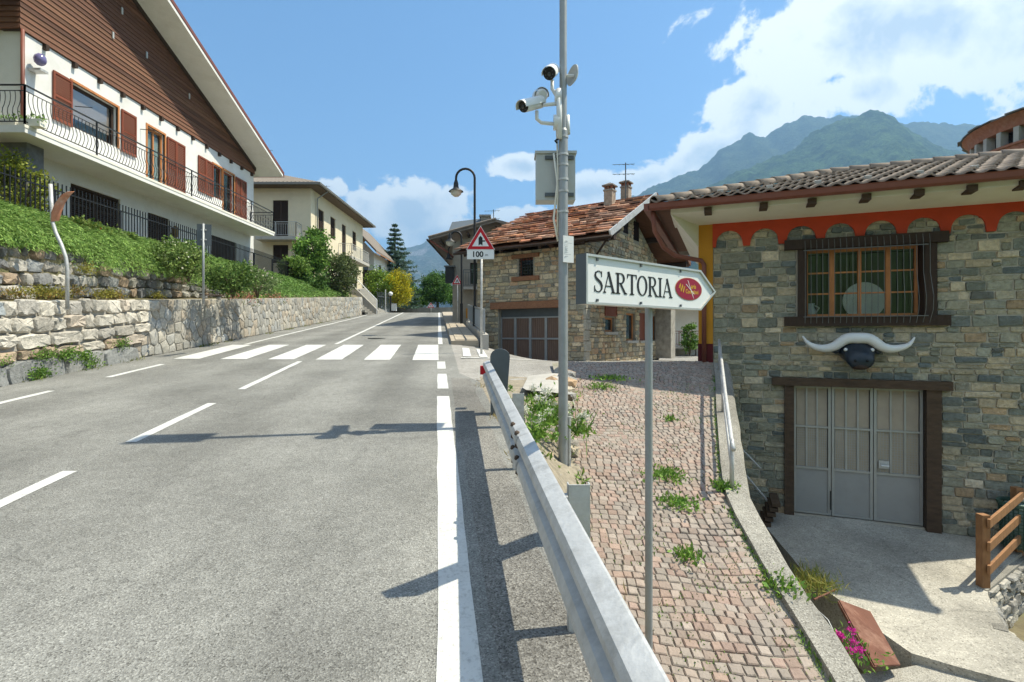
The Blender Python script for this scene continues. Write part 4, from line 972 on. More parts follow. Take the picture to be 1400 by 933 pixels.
mb = MB(); mb.box(XO - 13, XO, 27.75, 27.87, zrake(27.75) - .12, zrake(27.75) + .02); mb.build('gutter', M['copper'], rf)
# balcony
mb = MB(); mb.box(XH, XB, 12.97, 26.6, zfl - .18, zfl); mb.box(XH - 12, XH, 12.97, Y0h, zfl - .18, zfl); bal = mb.build('balcony', M['white'], ch)
mb = MB(); mb.box(XB - .02, XB + .015, 12.95, 26.62, zfl - .06, zfl + .015); mb.build('slab_edge', M['ivory'], bal)
railing(bal, (XB - .03, 13.0, zfl), (XB - .03, 26.55, zfl), 1.0, .125, True, 2.25, bulge=V((.055, 0, 0)))
railing(bal, (XB - .03, 13.0, zfl), (XH - 11, 13.0, zfl), 1.0, .125, True, 2.25, bulge=V((0, -.055, 0)))
railing(bal, (XB - .03, 26.55, zfl), (XH, 26.55, zfl), 1.0, .125, False, 1.2)
for i in range(3):
    mb = MB(); mb.box(-13.5 + i * .62, -12.95 + i * .62 - .02, 13.08, 13.28, zfl + .02, zfl + .2); pt = mb.build('planter', M['ivory'], bal); n = 120
    c = np.array([-13.22 + i * .62, 13.18, zfl + .22]); leafmesh('plant', [leaves(c + RNG.normal(size=(n, 3)) * np.array([.18, .06, .05]), rdir(n, .8), RNG.uniform(.05, .12, n), RNG.uniform(.02, .05, n), ccol(n, (.10, .2, .04), (.22, .34, .08)))], M['leaf'], bal)
# openings
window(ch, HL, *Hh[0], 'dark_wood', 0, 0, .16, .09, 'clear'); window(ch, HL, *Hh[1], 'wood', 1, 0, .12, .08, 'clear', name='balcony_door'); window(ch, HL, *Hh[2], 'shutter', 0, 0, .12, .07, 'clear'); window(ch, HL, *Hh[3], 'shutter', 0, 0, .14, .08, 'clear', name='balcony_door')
mb = MB(); HL.box(mb, 15.9, 17.5, 6.62, 7.5, -.22, -.2); M['blind'] = mat('roller_blind', (.50, .38, .34), .8, .1, 3, stretch=(1, 1, 20), bump=.2, bscale=20); mb.build('roller_blind', M['blind'], ch)
mb = MB(); HL.box(mb, 19.15, 19.9, 5.4, 7.4, -.2, -.18); HL.box(mb, 23.3, 23.6, 6.2, 7.45, -.2, -.18); M['curtain'] = mat('curtain', (.45, .55, .56), .8, .15, 4, stretch=(1, 14, 1), bump=.1); mb.build('curtain', M['curtain'], ch)
for a0, a1, z0, z1, nl in ((15.1, 15.76, 6.2, 7.6, 1), (17.75, 18.45, 6.2, 7.62, 1), (20.1, 21.2, 5.3, 7.58, 2), (22.1, 23.2, 6.05, 7.55, 2), (25.1, 26.1, 5.3, 7.55, 2)): shutter(ch, HL, a0, a1, z0, z1, 'shutter', .02, True, nleaf=nl)
for h in Hh[:4]:
    mb = MB(); HL.box(mb, h[0] - .07, h[0], h[2], h[3] + .07, -.05, .025); HL.box(mb, h[1], h[1] + .07, h[2], h[3] + .07, -.05, .025); HL.box(mb, h[0], h[1], h[3], h[3] + .07, -.05, .025); mb.build('window_surround', M['wood'], ch)
for h in Hh[4:6]: shutter(ch, HL, h[0], h[1], h[2], h[3], 'dark_wood', -.1, True, nleaf=2)
shutter(ch, HL, *Hh[6], 'dark_wood', -.1, False, 'garage_leaf', nleaf=3)
window(ch, FW_, 9.3, 10.5, 5.3, 7.4, 'dark_wood', 1, 0)
for y_, z_ in ((18.7, 7.3), (21.3, 6.4), (26.3, 6.4), (15.9, 6.9)):
    mb = MB(); mb.bar(HL.w(y_, z_, 0), HL.w(y_ + .1, z_, .45), .02); mb.build('shutter_hook', M['iron'], ch)
# pillar, lamps, pipe
mb = MB(); mb.prism([(XH - .1, 13.65, zg - .6), (XH + .62, 13.65, zg - .6), (XH + .62, 14.15, zg - .6), (XH - .1, 14.15, zg - .6)], (0, 0, zfl - .18 - zg + .6)); mb.build('stone_pillar', mat('slate_clad', (.16, .165, .17), .9, .35, 5, bump=.6, bscale=14), ch)
mb = MB(); mb.bar(HL.w(20.3, 3.9, 0), HL.w(20.3, 3.9, .22), .03); mb.bar(HL.w(20.3, 3.9, .22), HL.w(20.3, 4.15, .22), .03); mb.lathe(HL.w(20.3, 3.95, .22), [(.001, -.22), (.09, -.18), (.12, .12), (.16, .13), (.02, .25)], 8); mb.build('wall_lantern', mat('brass', (.24, .17, .07), .5, .2, 5, metal=.5), ch)
mb = MB(); mb.tube([(XH + .06, Y0h - .06, zfl), (XH + .06, Y0h - .06, zcl)], .045, 8); mb.build('downpipe', M['copper'], ch, smooth=True)
mb = MB(); mb.ico(HL.w(14.45, 7.55, .25), .15, 2, (1, 1, 1.15)); mb.build('globe_lamp', mat('violet_glass', (.16, .14, .30), .15, .2, 3, bump=0, spec=.7), ch, smooth=True)
mb = MB(); HL.box(mb, 14.35, 14.6, 7.22, 7.28, 0, .35); mb.build('lamp_bracket', M['galv'], ch)

# ================================================================ cream house
XC, YC = -13.75, 36.0
CL = PL((XC, YC), (0, 1)); CF = PL((XC - 11, YC), (1, 0)); zc0, zce = 2.4, 10.15
cr_ = thing('cream_house', (XC - 5.5, YC + 8, zc0), 'cream plastered two storey house with hipped grey tile roof beyond the chalet', 'house')
def cpx(x0, y0, x1, y1): a0, z1 = CL.px(x0, y0); a1, _ = CL.px(x1, y1); z0 = CL.px(x0, y1)[1]; return a0, a1, z0, z1
def fpx(x0, y0, x1, y1): a0, z1 = CF.px(x0, y0); a1, z0 = CF.px(x1, y1); return a0, a1, z0, z1
f1, f2 = fpx(373, 274, 394, 318), fpx(373, 335, 394, 360)
s1 = [(1.4, 2.5, 7.35, 9.0), (3.9, 5.0, 7.35, 9.0), (6.6, 7.6, 6.35, 9.0), (9.4, 10.5, 7.35, 9.0), (9.9, 10.7, 3.5, 5.5)]
f1 = (f1[0], f1[1], 6.6, f1[3])
mb = MB(); CL.wall(mb, 0, 12.5, zc0 - 1.5, zce, s1, .2); CF.wall(mb, 0, 11, zc0 - 1.5, zce, [f1, f2], .2); mb.box(XC - 11, XC - .02, YC + 12.4, YC + 12.5, zc0 - 1.5, zce); mb.box(XC - 11, XC - 10.9, YC + .02, YC + 12.5, zc0 - 1.5, zce); mb.build('wall', M['cream'], cr_)
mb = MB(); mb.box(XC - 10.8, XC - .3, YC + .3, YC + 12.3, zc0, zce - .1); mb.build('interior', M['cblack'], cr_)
for h in s1: shutter(cr_, CL, *h, 'dark_wood', -.12, True, nleaf=2)
for h in (f1, f2): shutter(cr_, CF, *h, 'dark_wood', -.12, True, nleaf=2)
o_ = .85; ze = zce - .02; zt = ze + 2.55
A, B, C_, D_ = (XC + o_, YC - o_, ze), (XC + o_, YC + 12.5 + o_, ze), (XC - 11 - o_, YC + 12.5 + o_, ze), (XC - 11 - o_, YC - o_, ze)
R1, R2 = (XC - 5.5, YC + 5.2, zt), (XC - 5.5, YC + 7.3, zt)
mb = MB(); mb.add([A, B, C_, D_, R1, R2], [(0, 1, 5, 4), (3, 0, 4), (2, 3, 4, 5), (1, 2, 5)]); rf = mb.build('roof', M['tile_brown'], cr_)
mb = MB()          # tile ribs
for i in range(46):
    x = D_[0] + (A[0] - D_[0]) * (i + .5) / 46; t = min((x - D_[0]) / (R1[0] - D_[0]), (A[0] - x) / (A[0] - R1[0]))
    mb.tube([(x, A[1] - .02, ze + .03), (x, A[1] + (R1[1] - A[1]) * t, ze + (zt - ze) * t + .03)], .07, 5)
for i in range(53):
    y_ = A[1] + (B[1] - A[1]) * (i + .5) / 53; t = min(1, (y_ - A[1]) / (R1[1] - A[1]), (B[1] - y_) / (B[1] - R2[1])); mb.tube([(A[0] + .02, y_, ze + .03), (A[0] + (R1[0] - A[0]) * t, y_, ze + (zt - ze) * t + .03)], .07, 5)
mb.build('tile_ribs', M['tile_brown'], rf, kind='stuff')
mb = MB(); mb.box(XC - 11 - o_ + .05, XC + o_ - .05, YC - o_ + .05, YC + 12.5 + o_ - .05, ze - .12, ze - .02); mb.build('soffit', mat('eave_boards', (.13, .095, .065), .8, .2, 3, stretch=(6, 1, 1), bump=.2), rf)
mb = MB(); mb.box(XC + o_, XC + o_ + .14, YC - o_, YC + 12.5 + o_, ze - .10, ze + .04); mb.box(XC - 11 - o_, XC + o_ + .14, YC - o_ - .14, YC - o_, ze - .10, ze + .04); mb.build('gutter', mat('zinc_gutter', (.20, .19, .17), .5, .15, 5, metal=.5), rf)
mb = MB(); mb.tube([(XC + o_ + .05, YC + .9, ze - .05), (XC + .12, YC + .9, ze - .6), (XC + .08, YC + .9, zc0 + .2)], .05, 8); mb.build('downpipe', M['pole'], cr_, smooth=True)
mb = MB(); mb.box(XC - .02, XC + 1.05, YC + 5.7, YC + 10.9, 6.05, 6.3); b1 = mb.build('balcony', M['concrete'], cr_)
railing(b1, (XC + 1.0, YC + 5.75, 6.3), (XC + 1.0, YC + 10.85, 6.3), .95, .14, False, 2.2, bm='galv'); railing(b1, (XC, YC + 5.75, 6.3), (XC + 1.0, YC + 5.75, 6.3), .95, .14, False, 1.2, bm='galv')
a0 = CF.px(358, 320)[0]; a1 = CF.px(412, 320)[0]; mb = MB(); CF.box(mb, a0, a1, 6.35, 6.58, -.02, .95); b2 = mb.build('balcony', M['concrete'], cr_)
railing(b2, CF.w(a0, 6.58, .9), CF.w(a1, 6.58, .9), .95, .14, False, 1.4, bm='galv'); railing(b2, CF.w(a1, 6.58, 0), CF.w(a1, 6.58, .9), .95, .14, False, 1.0, bm='galv')
mb = MB(); mb.box(XC - 6.2, XC - 5.6, YC + 6.0, YC + 6.7, zt - .3, zt + .9); mb.build('chimney', M['kerbc'], cr_)
def antenna(parent, base, h, n=5):
    mb = MB(); b = V(base); mb.tube([b, b + V((0, 0, h))], .022, 6)
    for k_ in range(2):
        c = b + V((0, 0, h * (.95 - .25 * k_))); mb.bar(c - V((.5, 0, 0)), c + V((.35, 0, .03)), .015)
        for i in range(n): q = c + V((-.45 + i * .18, 0, 0)); mb.bar(q - V((0, .22, .08)), q + V((0, .22, .08)), .012)
    return mb.build('antenna', M['dark_grey'], parent)
antenna(cr_, (XC - 5.4, YC + 5.4, zt - .1), 2.0); antenna(cr_, (XC - 3.0, YC + 11.5, zt - 1.4), 2.2)

# entrance steps and garden walls beyond the bank
st = thing('stone_steps', (xwall(38) - .6, 38, zr(38)), 'grey stone steps with a white rail climbing to the cream house', 'steps')
xs_ = xwall(41.5)
for i in range(10):
    mb = MB(); mb.box(-13.7, xs_ + .55 - i * .22, 40.6, 42.8, zr(41) - .3, zr(41) + .17 * (i + 1)); mb.build('step', M['kerbc'], st)
mb = MB(); mb.prism([(xs_ + .75, 42.8, zr(42) - .3), (xs_ + .75, 42.8, zr(42) + .35), (-13.5, 42.8, zr(42) + 2.9), (-15, 42.8, zr(42) + 2.9), (-15, 42.8, zr(42) - .3)], (0, .35, 0)); mb.build('flank_wall', M['render_wall'], st)
mb = MB(); mb.tube([(xs_ + .7, 42.7, zr(42) + 1.2), (-13.4, 42.7, zr(42) + 3.7)], .035, 6); mb.tube([(xs_ + .7, 42.7, zr(42)), (xs_ + .7, 42.7, zr(42) + 1.2)], .03, 6); mb.build('handrail', M['cwhite'], st)
def gwall(name, label, y0, y1, u, h0, h1, th=.4, m='render_wall'):
    mb = MB(); vs = []; n = 8
    for i in range(n + 1):
        t = i / n; Y = y0 + (y1 - y0) * t; x = xroad(u, Y); z = zr(Y); h = h0 + (h1 - h0) * t
        vs += [(x, Y, z - .3), (x, Y, z + h), (x - th, Y, z + h), (x - th, Y, z - .3)]
    mb.add(vs, [(j * 4 + i, (j + 1) * 4 + i, (j + 1) * 4 + (i + 1) % 4, j * 4 + (i + 1) % 4) for j in range(n) for i in range(4)] + [(0, 1, 2, 3), tuple(len(vs) - 1 - i for i in range(4))])
    return mb.build(name, M[m], None, label=label, cat='wall')
def pwall(label, pts, th=.4, m='render_wall'):      # pts: (px, Y, top row)
    mb = MB(); vs = []
    for px_, Y, yt in pts:
        p = at(px_, yt, Y); vs += [(p.x, Y, zr(min(Y, 50)) - .4), (p.x, Y, p.z), (p.x - th, Y + .1, p.z), (p.x - th, Y + .1, zr(min(Y, 50)) - .4)]
    n = len(pts); mb.add(vs, [(j * 4 + i, (j + 1) * 4 + i, (j + 1) * 4 + (i + 1) % 4, j * 4 + (i + 1) % 4) for j in range(n - 1) for i in range(4)] + [(0, 1, 2, 3), tuple(len(vs) - 1 - i for i in range(4))])
    return mb.build('garden_wall', M[m], None, label=label, cat='wall')
pwall('high tan rendered garden wall just beyond the stone steps', [(492, 43.2, 396), (500, 43.8, 394), (508, 44.5, 404), (516, 45.2, 410)])
pwall('low tan garden wall carrying a dark slatted fence under the yellow bush', [(517.5, 45.4, 421), (524, 46.2, 424), (532, 47, 428)])
of = thing('garden_fence', (xroad(-6.2, 52), 52, zr(52)), 'dark slatted garden fence on the low tan wall under the yellow bush', 'fence')
for i in range(8):
    px_ = 517 + i * 2.2; Y = 45.6 + i * .25; p = at(px_, 0, Y); z0 = zr(Y) + .3; mb = MB(); mb.box(p.x - .09, p.x - .02, Y, Y + .05, z0, z0 + 1.5); mb.build('slat', M['dark_grey'], of)
mb = MB(); mb.bar(at(516, 405, 45.5), at(534, 408, 47.4), .05); mb.build('rail', M['dark_grey'], of)
# third house beyond
X3 = -13.9; h3 = thing('timber_house', (X3 - 3, 57, 3), 'white house with orange wooden gable eaves behind the cream house', 'house')
F3 = PL((X3 - 5, 53), (1, 0)); S3 = PL((X3, 53), (0, 1)); mb = MB(); F3.wall(mb, 0, 5, 1, 8.3, [(3.4, 4.4, 5.5, 7.5)], .2); S3.wall(mb, 0, 7, 1, 8.3, [(2, 3, 5.9, 7.3)], .2)
mb.add([F3.w(0, 8.3, 0), F3.w(5, 8.3, 0), F3.w(2.5, 11.0, 0)], [(0, 1, 2)]); mb.build('wall', M['white'], h3)
shutter(h3, F3, 3.4, 4.4, 5.5, 7.5, 'dark_wood', -.12); shutter(h3, S3, 2, 3, 5.9, 7.3, 'dark_wood', -.12)
ap = (X3 - 2.5, 11.5)
for sgn in (1, -1):
    xe = X3 - 2.5 + sgn * 3.25; ze_ = 8.05
    mb = MB(); mb.prism([(ap[0], 51.0, ap[1]), (xe, 51.0, ze_), (xe, 51.0, ze_ + .16), (ap[0], 51.0, ap[1] + .16)], (0, 10, 0)); r_ = mb.build('roof_slope', M['tile_brown'], h3)
    mb = MB(); mb.prism([(ap[0], 51.1, ap[1] - .07), (xe, 51.1, ze_ - .07), (xe, 51.1, ze_ - .01), (ap[0], 51.1, ap[1] - .01)], (0, 9.8, 0)); mb.build('soffit_boards', M['wood'], r_)
mb = MB(); F3.box(mb, 1.0, 5.45, 5.2, 5.4, 0, 1.5); b3 = mb.build('balcony', M['dark_wood'], h3)
mb = MB(); F3.box(mb, 1.0, 5.45, 5.4, 6.3, 1.42, 1.48); mb.box(X3 + .4, X3 + .45, 51.5, 53, 5.4, 6.3); mb.build('parapet', M['dark_wood'], b3)
for i, (c, nm) in enumerate((((.7, .7, .68), 'white'), ((.62, .10, .03), 'orange'), ((.65, .5, .05), 'yellow'), ((.06, .07, .2), 'navy'))):
    mb = MB(); x = X3 - .25 + .26 * i; mb.box(x - .11, x + .1, 51.4, 51.43, 4.1 - .2 * i, 5.1); mb.build('laundry', mat(nm + '_cloth', c, .9, .1, 4), None, label=nm + ' cloth hanging to dry below the timber house balcony', cat='laundry')
# ================================================================ stone building with the garage door (right)
BW = PL((5.35, 10.0), (.926, -.377))
def bpx(x0, y0, x1, y1, xr=None):       # px box on the facade -> (a0, a1, z0, z1)
    a0, z1 = BW.px(x0, y0); a1, _ = BW.px(x1, y1); z0 = BW.px(x0, y1)[1]; return a0, a1, z0, z1
aL = BW.px(975, 400)[0]; aP = BW.px(955, 400)[0]; aR = 4.0; zY = -3.42; zT = 2.22
sb = thing('stone_building', BW.w(2, zY, -3), 'stone faced building with red arched frieze, barred window and grey garage door', 'building')
door = bpx(1085, 527, 1265, 703); door = (door[0], door[1], zY + .02, door[3])
win = bpx(1097, 341, 1270, 434)
bl = (.085, .115, .12); cols_b = [(0.357, 0.328, 0.241), (0.263, 0.265, 0.211), (0.42, 0.363, 0.254), (0.483, 0.402, 0.275), (0.326, 0.304, 0.228), (0.441, 0.363, 0.245), (0.21, 0.221, 0.181), (0.514, 0.431, 0.301), (0.389, 0.348, 0.254), (0.304, 0.294, 0.224), (0.263, 0.26, 0.202), (0.42, 0.304, 0.189), (0.294, 0.289, 0.228), (0.231, 0.235, 0.189), (0.347, 0.323, 0.245), (.15, .17, .16), (.17, .185, .165), (.13, .15, .145), (.19, .195, .17), (.56, .48, .35)]
mb = MB(); BW.wall(mb, aL, aR, zY - .6, zT + .3, [door, win], .4); mb.build('mortar_wall', M['mortar'], sb)
mb = MB(); Sd = PL((BW.w(aP, 0).x + .377 * 8, BW.w(aP, 0).y + .926 * 8), (-.377, -.926)); Sd.wall(mb, 0, 8.0, -4, zT + .3, [], .2, -.02); mb.build('side_wall', M['ivory'], sb)
mb = MB(); q = PL(tuple(BW.w(aR, 0))[:2], (.377, .926)); q.wall(mb, 0, 7, -4.2, zT + .3); mb.add([q.w(0, zT + .25), q.w(5.2, zT + .25), q.w(2.5, zT + 1.3)], [(0, 1, 2)]); mb.build('far_side_wall', M['mortar'], sb)
items = coursed(BW, aL, aR, zY - .15, zT + .05, [(door[0] - .12, door[1] + .22, door[2] - .5, door[3] + .02), (win[0] - .1, win[1] + .1, win[2] - .02, win[3] + .02)], .075, .17, .13, .36, cols_b, .017, .009, .014, .026, .010, breaks=(door[3], win[2], win[3]), inset=.008, rnd=.2)
pieces('stone', items, M['stone'], sb, 300, smooth=28)
# ochre corner pier
mb = MB(); BW.box(mb, aP, aL - .004, -.62, zT + .2, -.3, .03); pier = mb.build('corner_pier', M['ochre'], sb)
mb = MB(); BW.box(mb, aP - .01, aL - .002, -.72, -.18, -.3, .042); mb.build('painted_base', M['maroon'], pier)
# red frieze with arches
zb0, zcr, ztp = 1.74, 2.05, 2.21
mb = MB(); vs = []; A_ = np.arange(aL - .01, aR, .02); ac0, sp_ = -1.133, .6275
def frz(a):
    k = round((a - ac0) / sp_); t = (a - ac0 - k * sp_) / .245
    return zb0 + (zcr - zb0) * math.sqrt(max(0, 1 - t * t)) ** .75 if abs(t) < 1 else zb0
n_ = len(A_)
for a in A_: vs += [BW.w(a, frz(a), .052), BW.w(a, ztp, .052), BW.w(a, frz(a), -.02), BW.w(a, ztp, -.02)]
mb.add(vs, [f for i in range(n_ - 1) for f in ((4 * i, 4 * i + 4, 4 * i + 5, 4 * i + 1), (4 * i + 2, 4 * i + 6, 4 * i + 4, 4 * i))] + [(0, 1, 3, 2)]); mb.build('arched_frieze', M['red'], sb)
# plaster cove under the eaves
zE = 2.36; OV = 1.02; aE = BW.px(890, 285, OV)[0]
def cove(sec, a0, a1, name, m):
    mb = MB(); vs = []
    for a in (a0, a1):
        for d, z in sec: vs.append(BW.w(a, z, d))
    n = len(sec); mb.add(vs, [(i, n + i, n + i + 1, i + 1) for i in range(n - 1)] + [tuple(range(n)), tuple(range(2 * n - 1, n - 1, -1))]); return mb
sec = [(-.05, ztp - .005), (.062, ztp - .005), (.30, 2.215), (.60, 2.25), (.92, 2.285), (.92, zE + .02), (-.05, zE + .02)]
cove(sec, aE + .35, aR, 'cove', 'ivory').build('plaster_cove', M['ivory'], sb, smooth=25)
# the cove returns round the near corner and down onto the side wall
mb = MB(); p0 = [BW.w(aE + .35, 2.285, .92), BW.w(aE + .35, zE + .02, .92), BW.w(aE + .35, zE + .02, -5), BW.w(aE + .35, 2.285, -5)]
p1 = [BW.w(aP + .02, 1.75, .0), BW.w(aP + .02, zE, .0), BW.w(aP + .02, zE, -5), BW.w(aP + .02, 1.75, -5)]
mb.add(p0 + p1, [(0, 4, 7, 3), (0, 1, 5, 4), (0, 3, 2, 1)]); mb.build('side_cove', M['ivory'], sb)
# hipped roof with individual tiles
run = 3.5; rise = 1.14; zR = zE + .12
E0, E1 = aE, aR + .4
def rfp(a, t, dz=0): return BW.w(a, zR + rise * t + dz, OV - run * t)      # t 0 eave .. 1 ridge
mb = MB(); q0, q1, q2, q3 = rfp(E0, 0), rfp(E1, 0), rfp(E1, 1), rfp(E0 + run, 1)
lf = BW.w(E0, zR, OV - 2 * run); mb.add([q0, q1, q2, q3, lf, BW.w(E1, zR, OV - 2 * run)], [(0, 1, 2, 3), (4, 0, 3), (5, 4, 3, 2)]); rf = mb.build('roof', M['tile_brown'], sb)
mb = MB(); mb.add([rfp(E0 + .03, 0, -.02), rfp(E1, 0, -.02), BW.w(E1, zR - .02, -5), BW.w(E0 + .03, zR - .02, -5)], [(0, 3, 2, 1)]); mb.build('eave_board', M['soffit_wood'], rf)
tw, th_ = .255, .47; slope = math.hypot(run, rise); nrow = int(slope / th_)
ax = V((BW.r[0], BW.r[1], 0)); upv = (rfp(0, 1) - rfp(0, 0)).normalized(); nv_ = ax.cross(upv).normalized()
tb = MB(); vs = []; ns = 8
for j, (v_, lift) in enumerate(((-.02, .046), (th_ + .03, .002))):
    for i in range(ns + 1):
        t = i / ns; h = .026 * math.cos(t * 2 * math.pi + .6); vs.append((t * (tw + .012), v_, h + lift + .024))
for i in range(ns + 1): t = i / ns; vs.append((t * (tw + .012), -.02, .026 * math.cos(t * 2 * math.pi + .6) + .024 + .012))
fs = [(i, i + 1, ns + 2 + i, ns + 1 + i) for i in range(ns)] + [(2 * ns + 2 + i, 2 * ns + 3 + i, i + 1, i) for i in range(ns)]
tb.add(vs, fs); tmesh = bpy.data.meshes.new('roof_tile'); tmesh.from_pydata(tb.v, [], tb.f); tmesh.materials.append(M['tile_grey'])
for p in tmesh.polygons: p.use_smooth = True
tiles = []
for r_ in range(nrow + 1):
    t = r_ * th_ / slope; a = E0 + run * t
    while a < aR + .3 and t < .99:
        o3 = rfp(a, t); tiles.append((pixarea(o3, .08), o3)); a += tw
tiles.sort(key=lambda x: -x[0]); rest = MB()
for i, (_, o3) in enumerate(tiles):
    mw = Matrix(((ax.x, upv.x, nv_.x, o3.x), (ax.y, upv.y, nv_.y, o3.y), (ax.z, upv.z, nv_.z, o3.z), (0, 0, 0, 1)))
    mw = mw @ Matrix.Rotation(random.uniform(-.015, .015), 4, 'Z') @ Matrix.Translation((0, 0, random.uniform(-.004, .006)))
    if i < 300: o = bpy.data.objects.new('tile', tmesh); COL.objects.link(o); o.parent = rf; o.matrix_local = mw
    else: rest.add([mw @ V(v_) for v_ in tb.v], tb.f)
if rest.v: rest.build('far_tiles', M['tile_grey'], rf, kind='stuff', smooth=True)
def caps(p, q, n, name):
    for i in range(n):
        a, b = p + (q - p) * (i / n), p + (q - p) * ((i + 1.06) / n); d = (b - a).normalized(); sd_ = d.cross(V((0, 0, 1))).normalized(); u = sd_.cross(d)
        mb = MB(); vs = []
        for e, (c, r_) in enumerate(((a, .135), (b, .105))):
            for k_ in range(9): t = math.pi * (k_ / 8) ; vs.append(c + sd_ * math.cos(t) * r_ + u * (math.sin(t) * r_ + .0))
        for k_ in range(9): t = math.pi * k_ / 8; vs.append(a + sd_ * math.cos(t) * .115 + u * math.sin(t) * .115)
        mb.add(vs, [(k_, k_ + 1, 10 + k_, 9 + k_) for k_ in range(8)] + [(18 + k_, 19 + k_, k_ + 1, k_) for k_ in range(8)]); mb.build(name, M['tile_grey'], rf, smooth=True)
caps(rfp(E0 + .05, .012, .02), rfp(E0 + run, 1, .03), 11, 'hip_tile'); caps(rfp(E0 + run, 1, .03), rfp(E1, 1, .03), 9, 'ridge_tile')
for px_ in (985, 1052, 1118, 1186, 1257, 1332):       # snow guards
    a, _ = BW.px(px_, 250, OV - .6); p = rfp(a, .17, .07); mb = MB(); mb.obox(p, ax * .055, upv * .02, nv_ * .035); mb.obox(p - nv_ * .02 + upv * .1, ax * .012, upv * .12, nv_ * .006); mb.build('snow_guard', M['galv'], rf)
# gutter, rafter ends, downpipe
mb = MB(); vs = []; g_sec = [(.0, .065), (-.02, -.02), (.03, -.065), (.09, -.075), (.14, -.04), (.155, .035), (.17, .05), (.155, .05)]
for a in (E0 - .02, E1):
    for d, z in g_sec: vs.append(BW.w(a, zE + .055 + z, OV + d - .02))
n = len(g_sec); mb.add(vs, [(i, n + i, n + i + 1, i + 1) for i in range(n - 1)] + [tuple(range(n))]); mb.build('gutter', M['copper'], rf)
mb = MB(); vs = []
for d in (OV + .13, -5):
    for z in (-.02, .12): vs.append(BW.w(E0 - .03, zE + z, d))
mb.add(vs, [(0, 1, 3, 2)]); mb.bar(BW.w(E0 - .06, zE + .05, OV + .1), BW.w(E0 - .06, zE + .05, -5), .12, .13); mb.build('side_gutter', M['copper'], rf)
for px_ in (968, 1044, 1110, 1184, 1256, 1328, 1400):
    a = BW.px(px_, 285, OV - .1)[0]; mb = MB(); BW.box(mb, a - .065, a + .065, zE - .12, zE - .02, .72, OV - .04); mb.build('rafter_end', M['beam'], rf)
mb = MB(); mb.tube([BW.w(E0 + .03, zE - .02, OV - .05), BW.w(E0 + .05, 2.0, OV - .15), BW.w(E0 + .20, 1.70, OV - .35), BW.w(E0 + .40, 1.55, OV - .5), BW.w(aP + .06, 1.48, .12), BW.w(aP + .11, 1.40, .09), BW.w(aP + .11, 1.2, .09), BW.w(aP + .11, -.58, .09)], .045, 10); mb.build('downpipe', M['copper'], sb, smooth=True)
# window: beams, frame, panes, grille, objects in the room
lint = bpx(1072, 336, 1295, 350); wsill = bpx(1072, 434, 1297, 446)
mb = MB(); BW.box(mb, lint[0], lint[1], win[3] - .01, win[3] + .17, -.2, .11); w0 = mb.build('window_lintel', M['dark_wood'], sb)
mb = MB(); BW.box(mb, wsill[0], wsill[1], win[2] - .17, win[2] + .01, -.2, .12); mb.build('window_sill', M['dark_wood'], sb)
for a0, a1 in ((win[0] - .08, win[0] + .07), (win[1] - .08, win[1] + .10)):
    mb = MB(); BW.box(mb, a0, a1, win[2] + .012, win[3] - .012, -.35, .07); mb.build('window_post', M['dark_wood'], sb)
wa0, wa1 = win[0] + .07, win[1] - .10; rec = .24
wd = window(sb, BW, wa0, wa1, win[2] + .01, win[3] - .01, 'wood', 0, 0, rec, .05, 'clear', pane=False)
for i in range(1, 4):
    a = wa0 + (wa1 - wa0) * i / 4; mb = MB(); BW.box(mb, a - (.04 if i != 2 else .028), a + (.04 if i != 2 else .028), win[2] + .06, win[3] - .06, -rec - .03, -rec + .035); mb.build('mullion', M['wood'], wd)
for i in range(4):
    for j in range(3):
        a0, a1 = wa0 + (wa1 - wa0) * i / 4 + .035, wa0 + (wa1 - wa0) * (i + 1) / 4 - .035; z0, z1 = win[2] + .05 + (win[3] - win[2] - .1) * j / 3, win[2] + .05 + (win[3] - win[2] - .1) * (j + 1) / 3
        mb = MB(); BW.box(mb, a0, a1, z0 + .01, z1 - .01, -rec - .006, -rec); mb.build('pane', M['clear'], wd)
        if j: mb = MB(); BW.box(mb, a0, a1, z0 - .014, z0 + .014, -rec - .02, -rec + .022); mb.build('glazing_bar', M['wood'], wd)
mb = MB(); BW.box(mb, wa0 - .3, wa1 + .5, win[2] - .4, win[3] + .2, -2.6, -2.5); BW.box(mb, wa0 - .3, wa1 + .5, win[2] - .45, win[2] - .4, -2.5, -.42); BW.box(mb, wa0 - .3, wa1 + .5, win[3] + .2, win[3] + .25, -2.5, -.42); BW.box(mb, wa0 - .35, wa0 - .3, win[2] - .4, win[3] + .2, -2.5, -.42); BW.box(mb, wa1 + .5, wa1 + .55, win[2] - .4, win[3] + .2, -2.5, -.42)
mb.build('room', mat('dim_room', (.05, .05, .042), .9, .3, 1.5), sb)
a, z = BW.px(1182, 411, -.5)
o = thing('round_tray', BW.w(a, z - .3, -.55), 'pale round tray propped inside behind the barred window', 'tray'); mb = MB(); c = BW.w(a, z, -.55); nvv = V((BW.n[0], BW.n[1], 0)); n = 32
ring = [c + (ax * math.cos(6.283 * k_ / n) + V((0, 0, 1)) * math.sin(6.283 * k_ / n)) * .35 for k_ in range(n)]; mb.prism([p for p in ring], -nvv * .03); mb.build('disc', mat('pale_disc', (.80, .79, .75), .7, .12, 5), o)
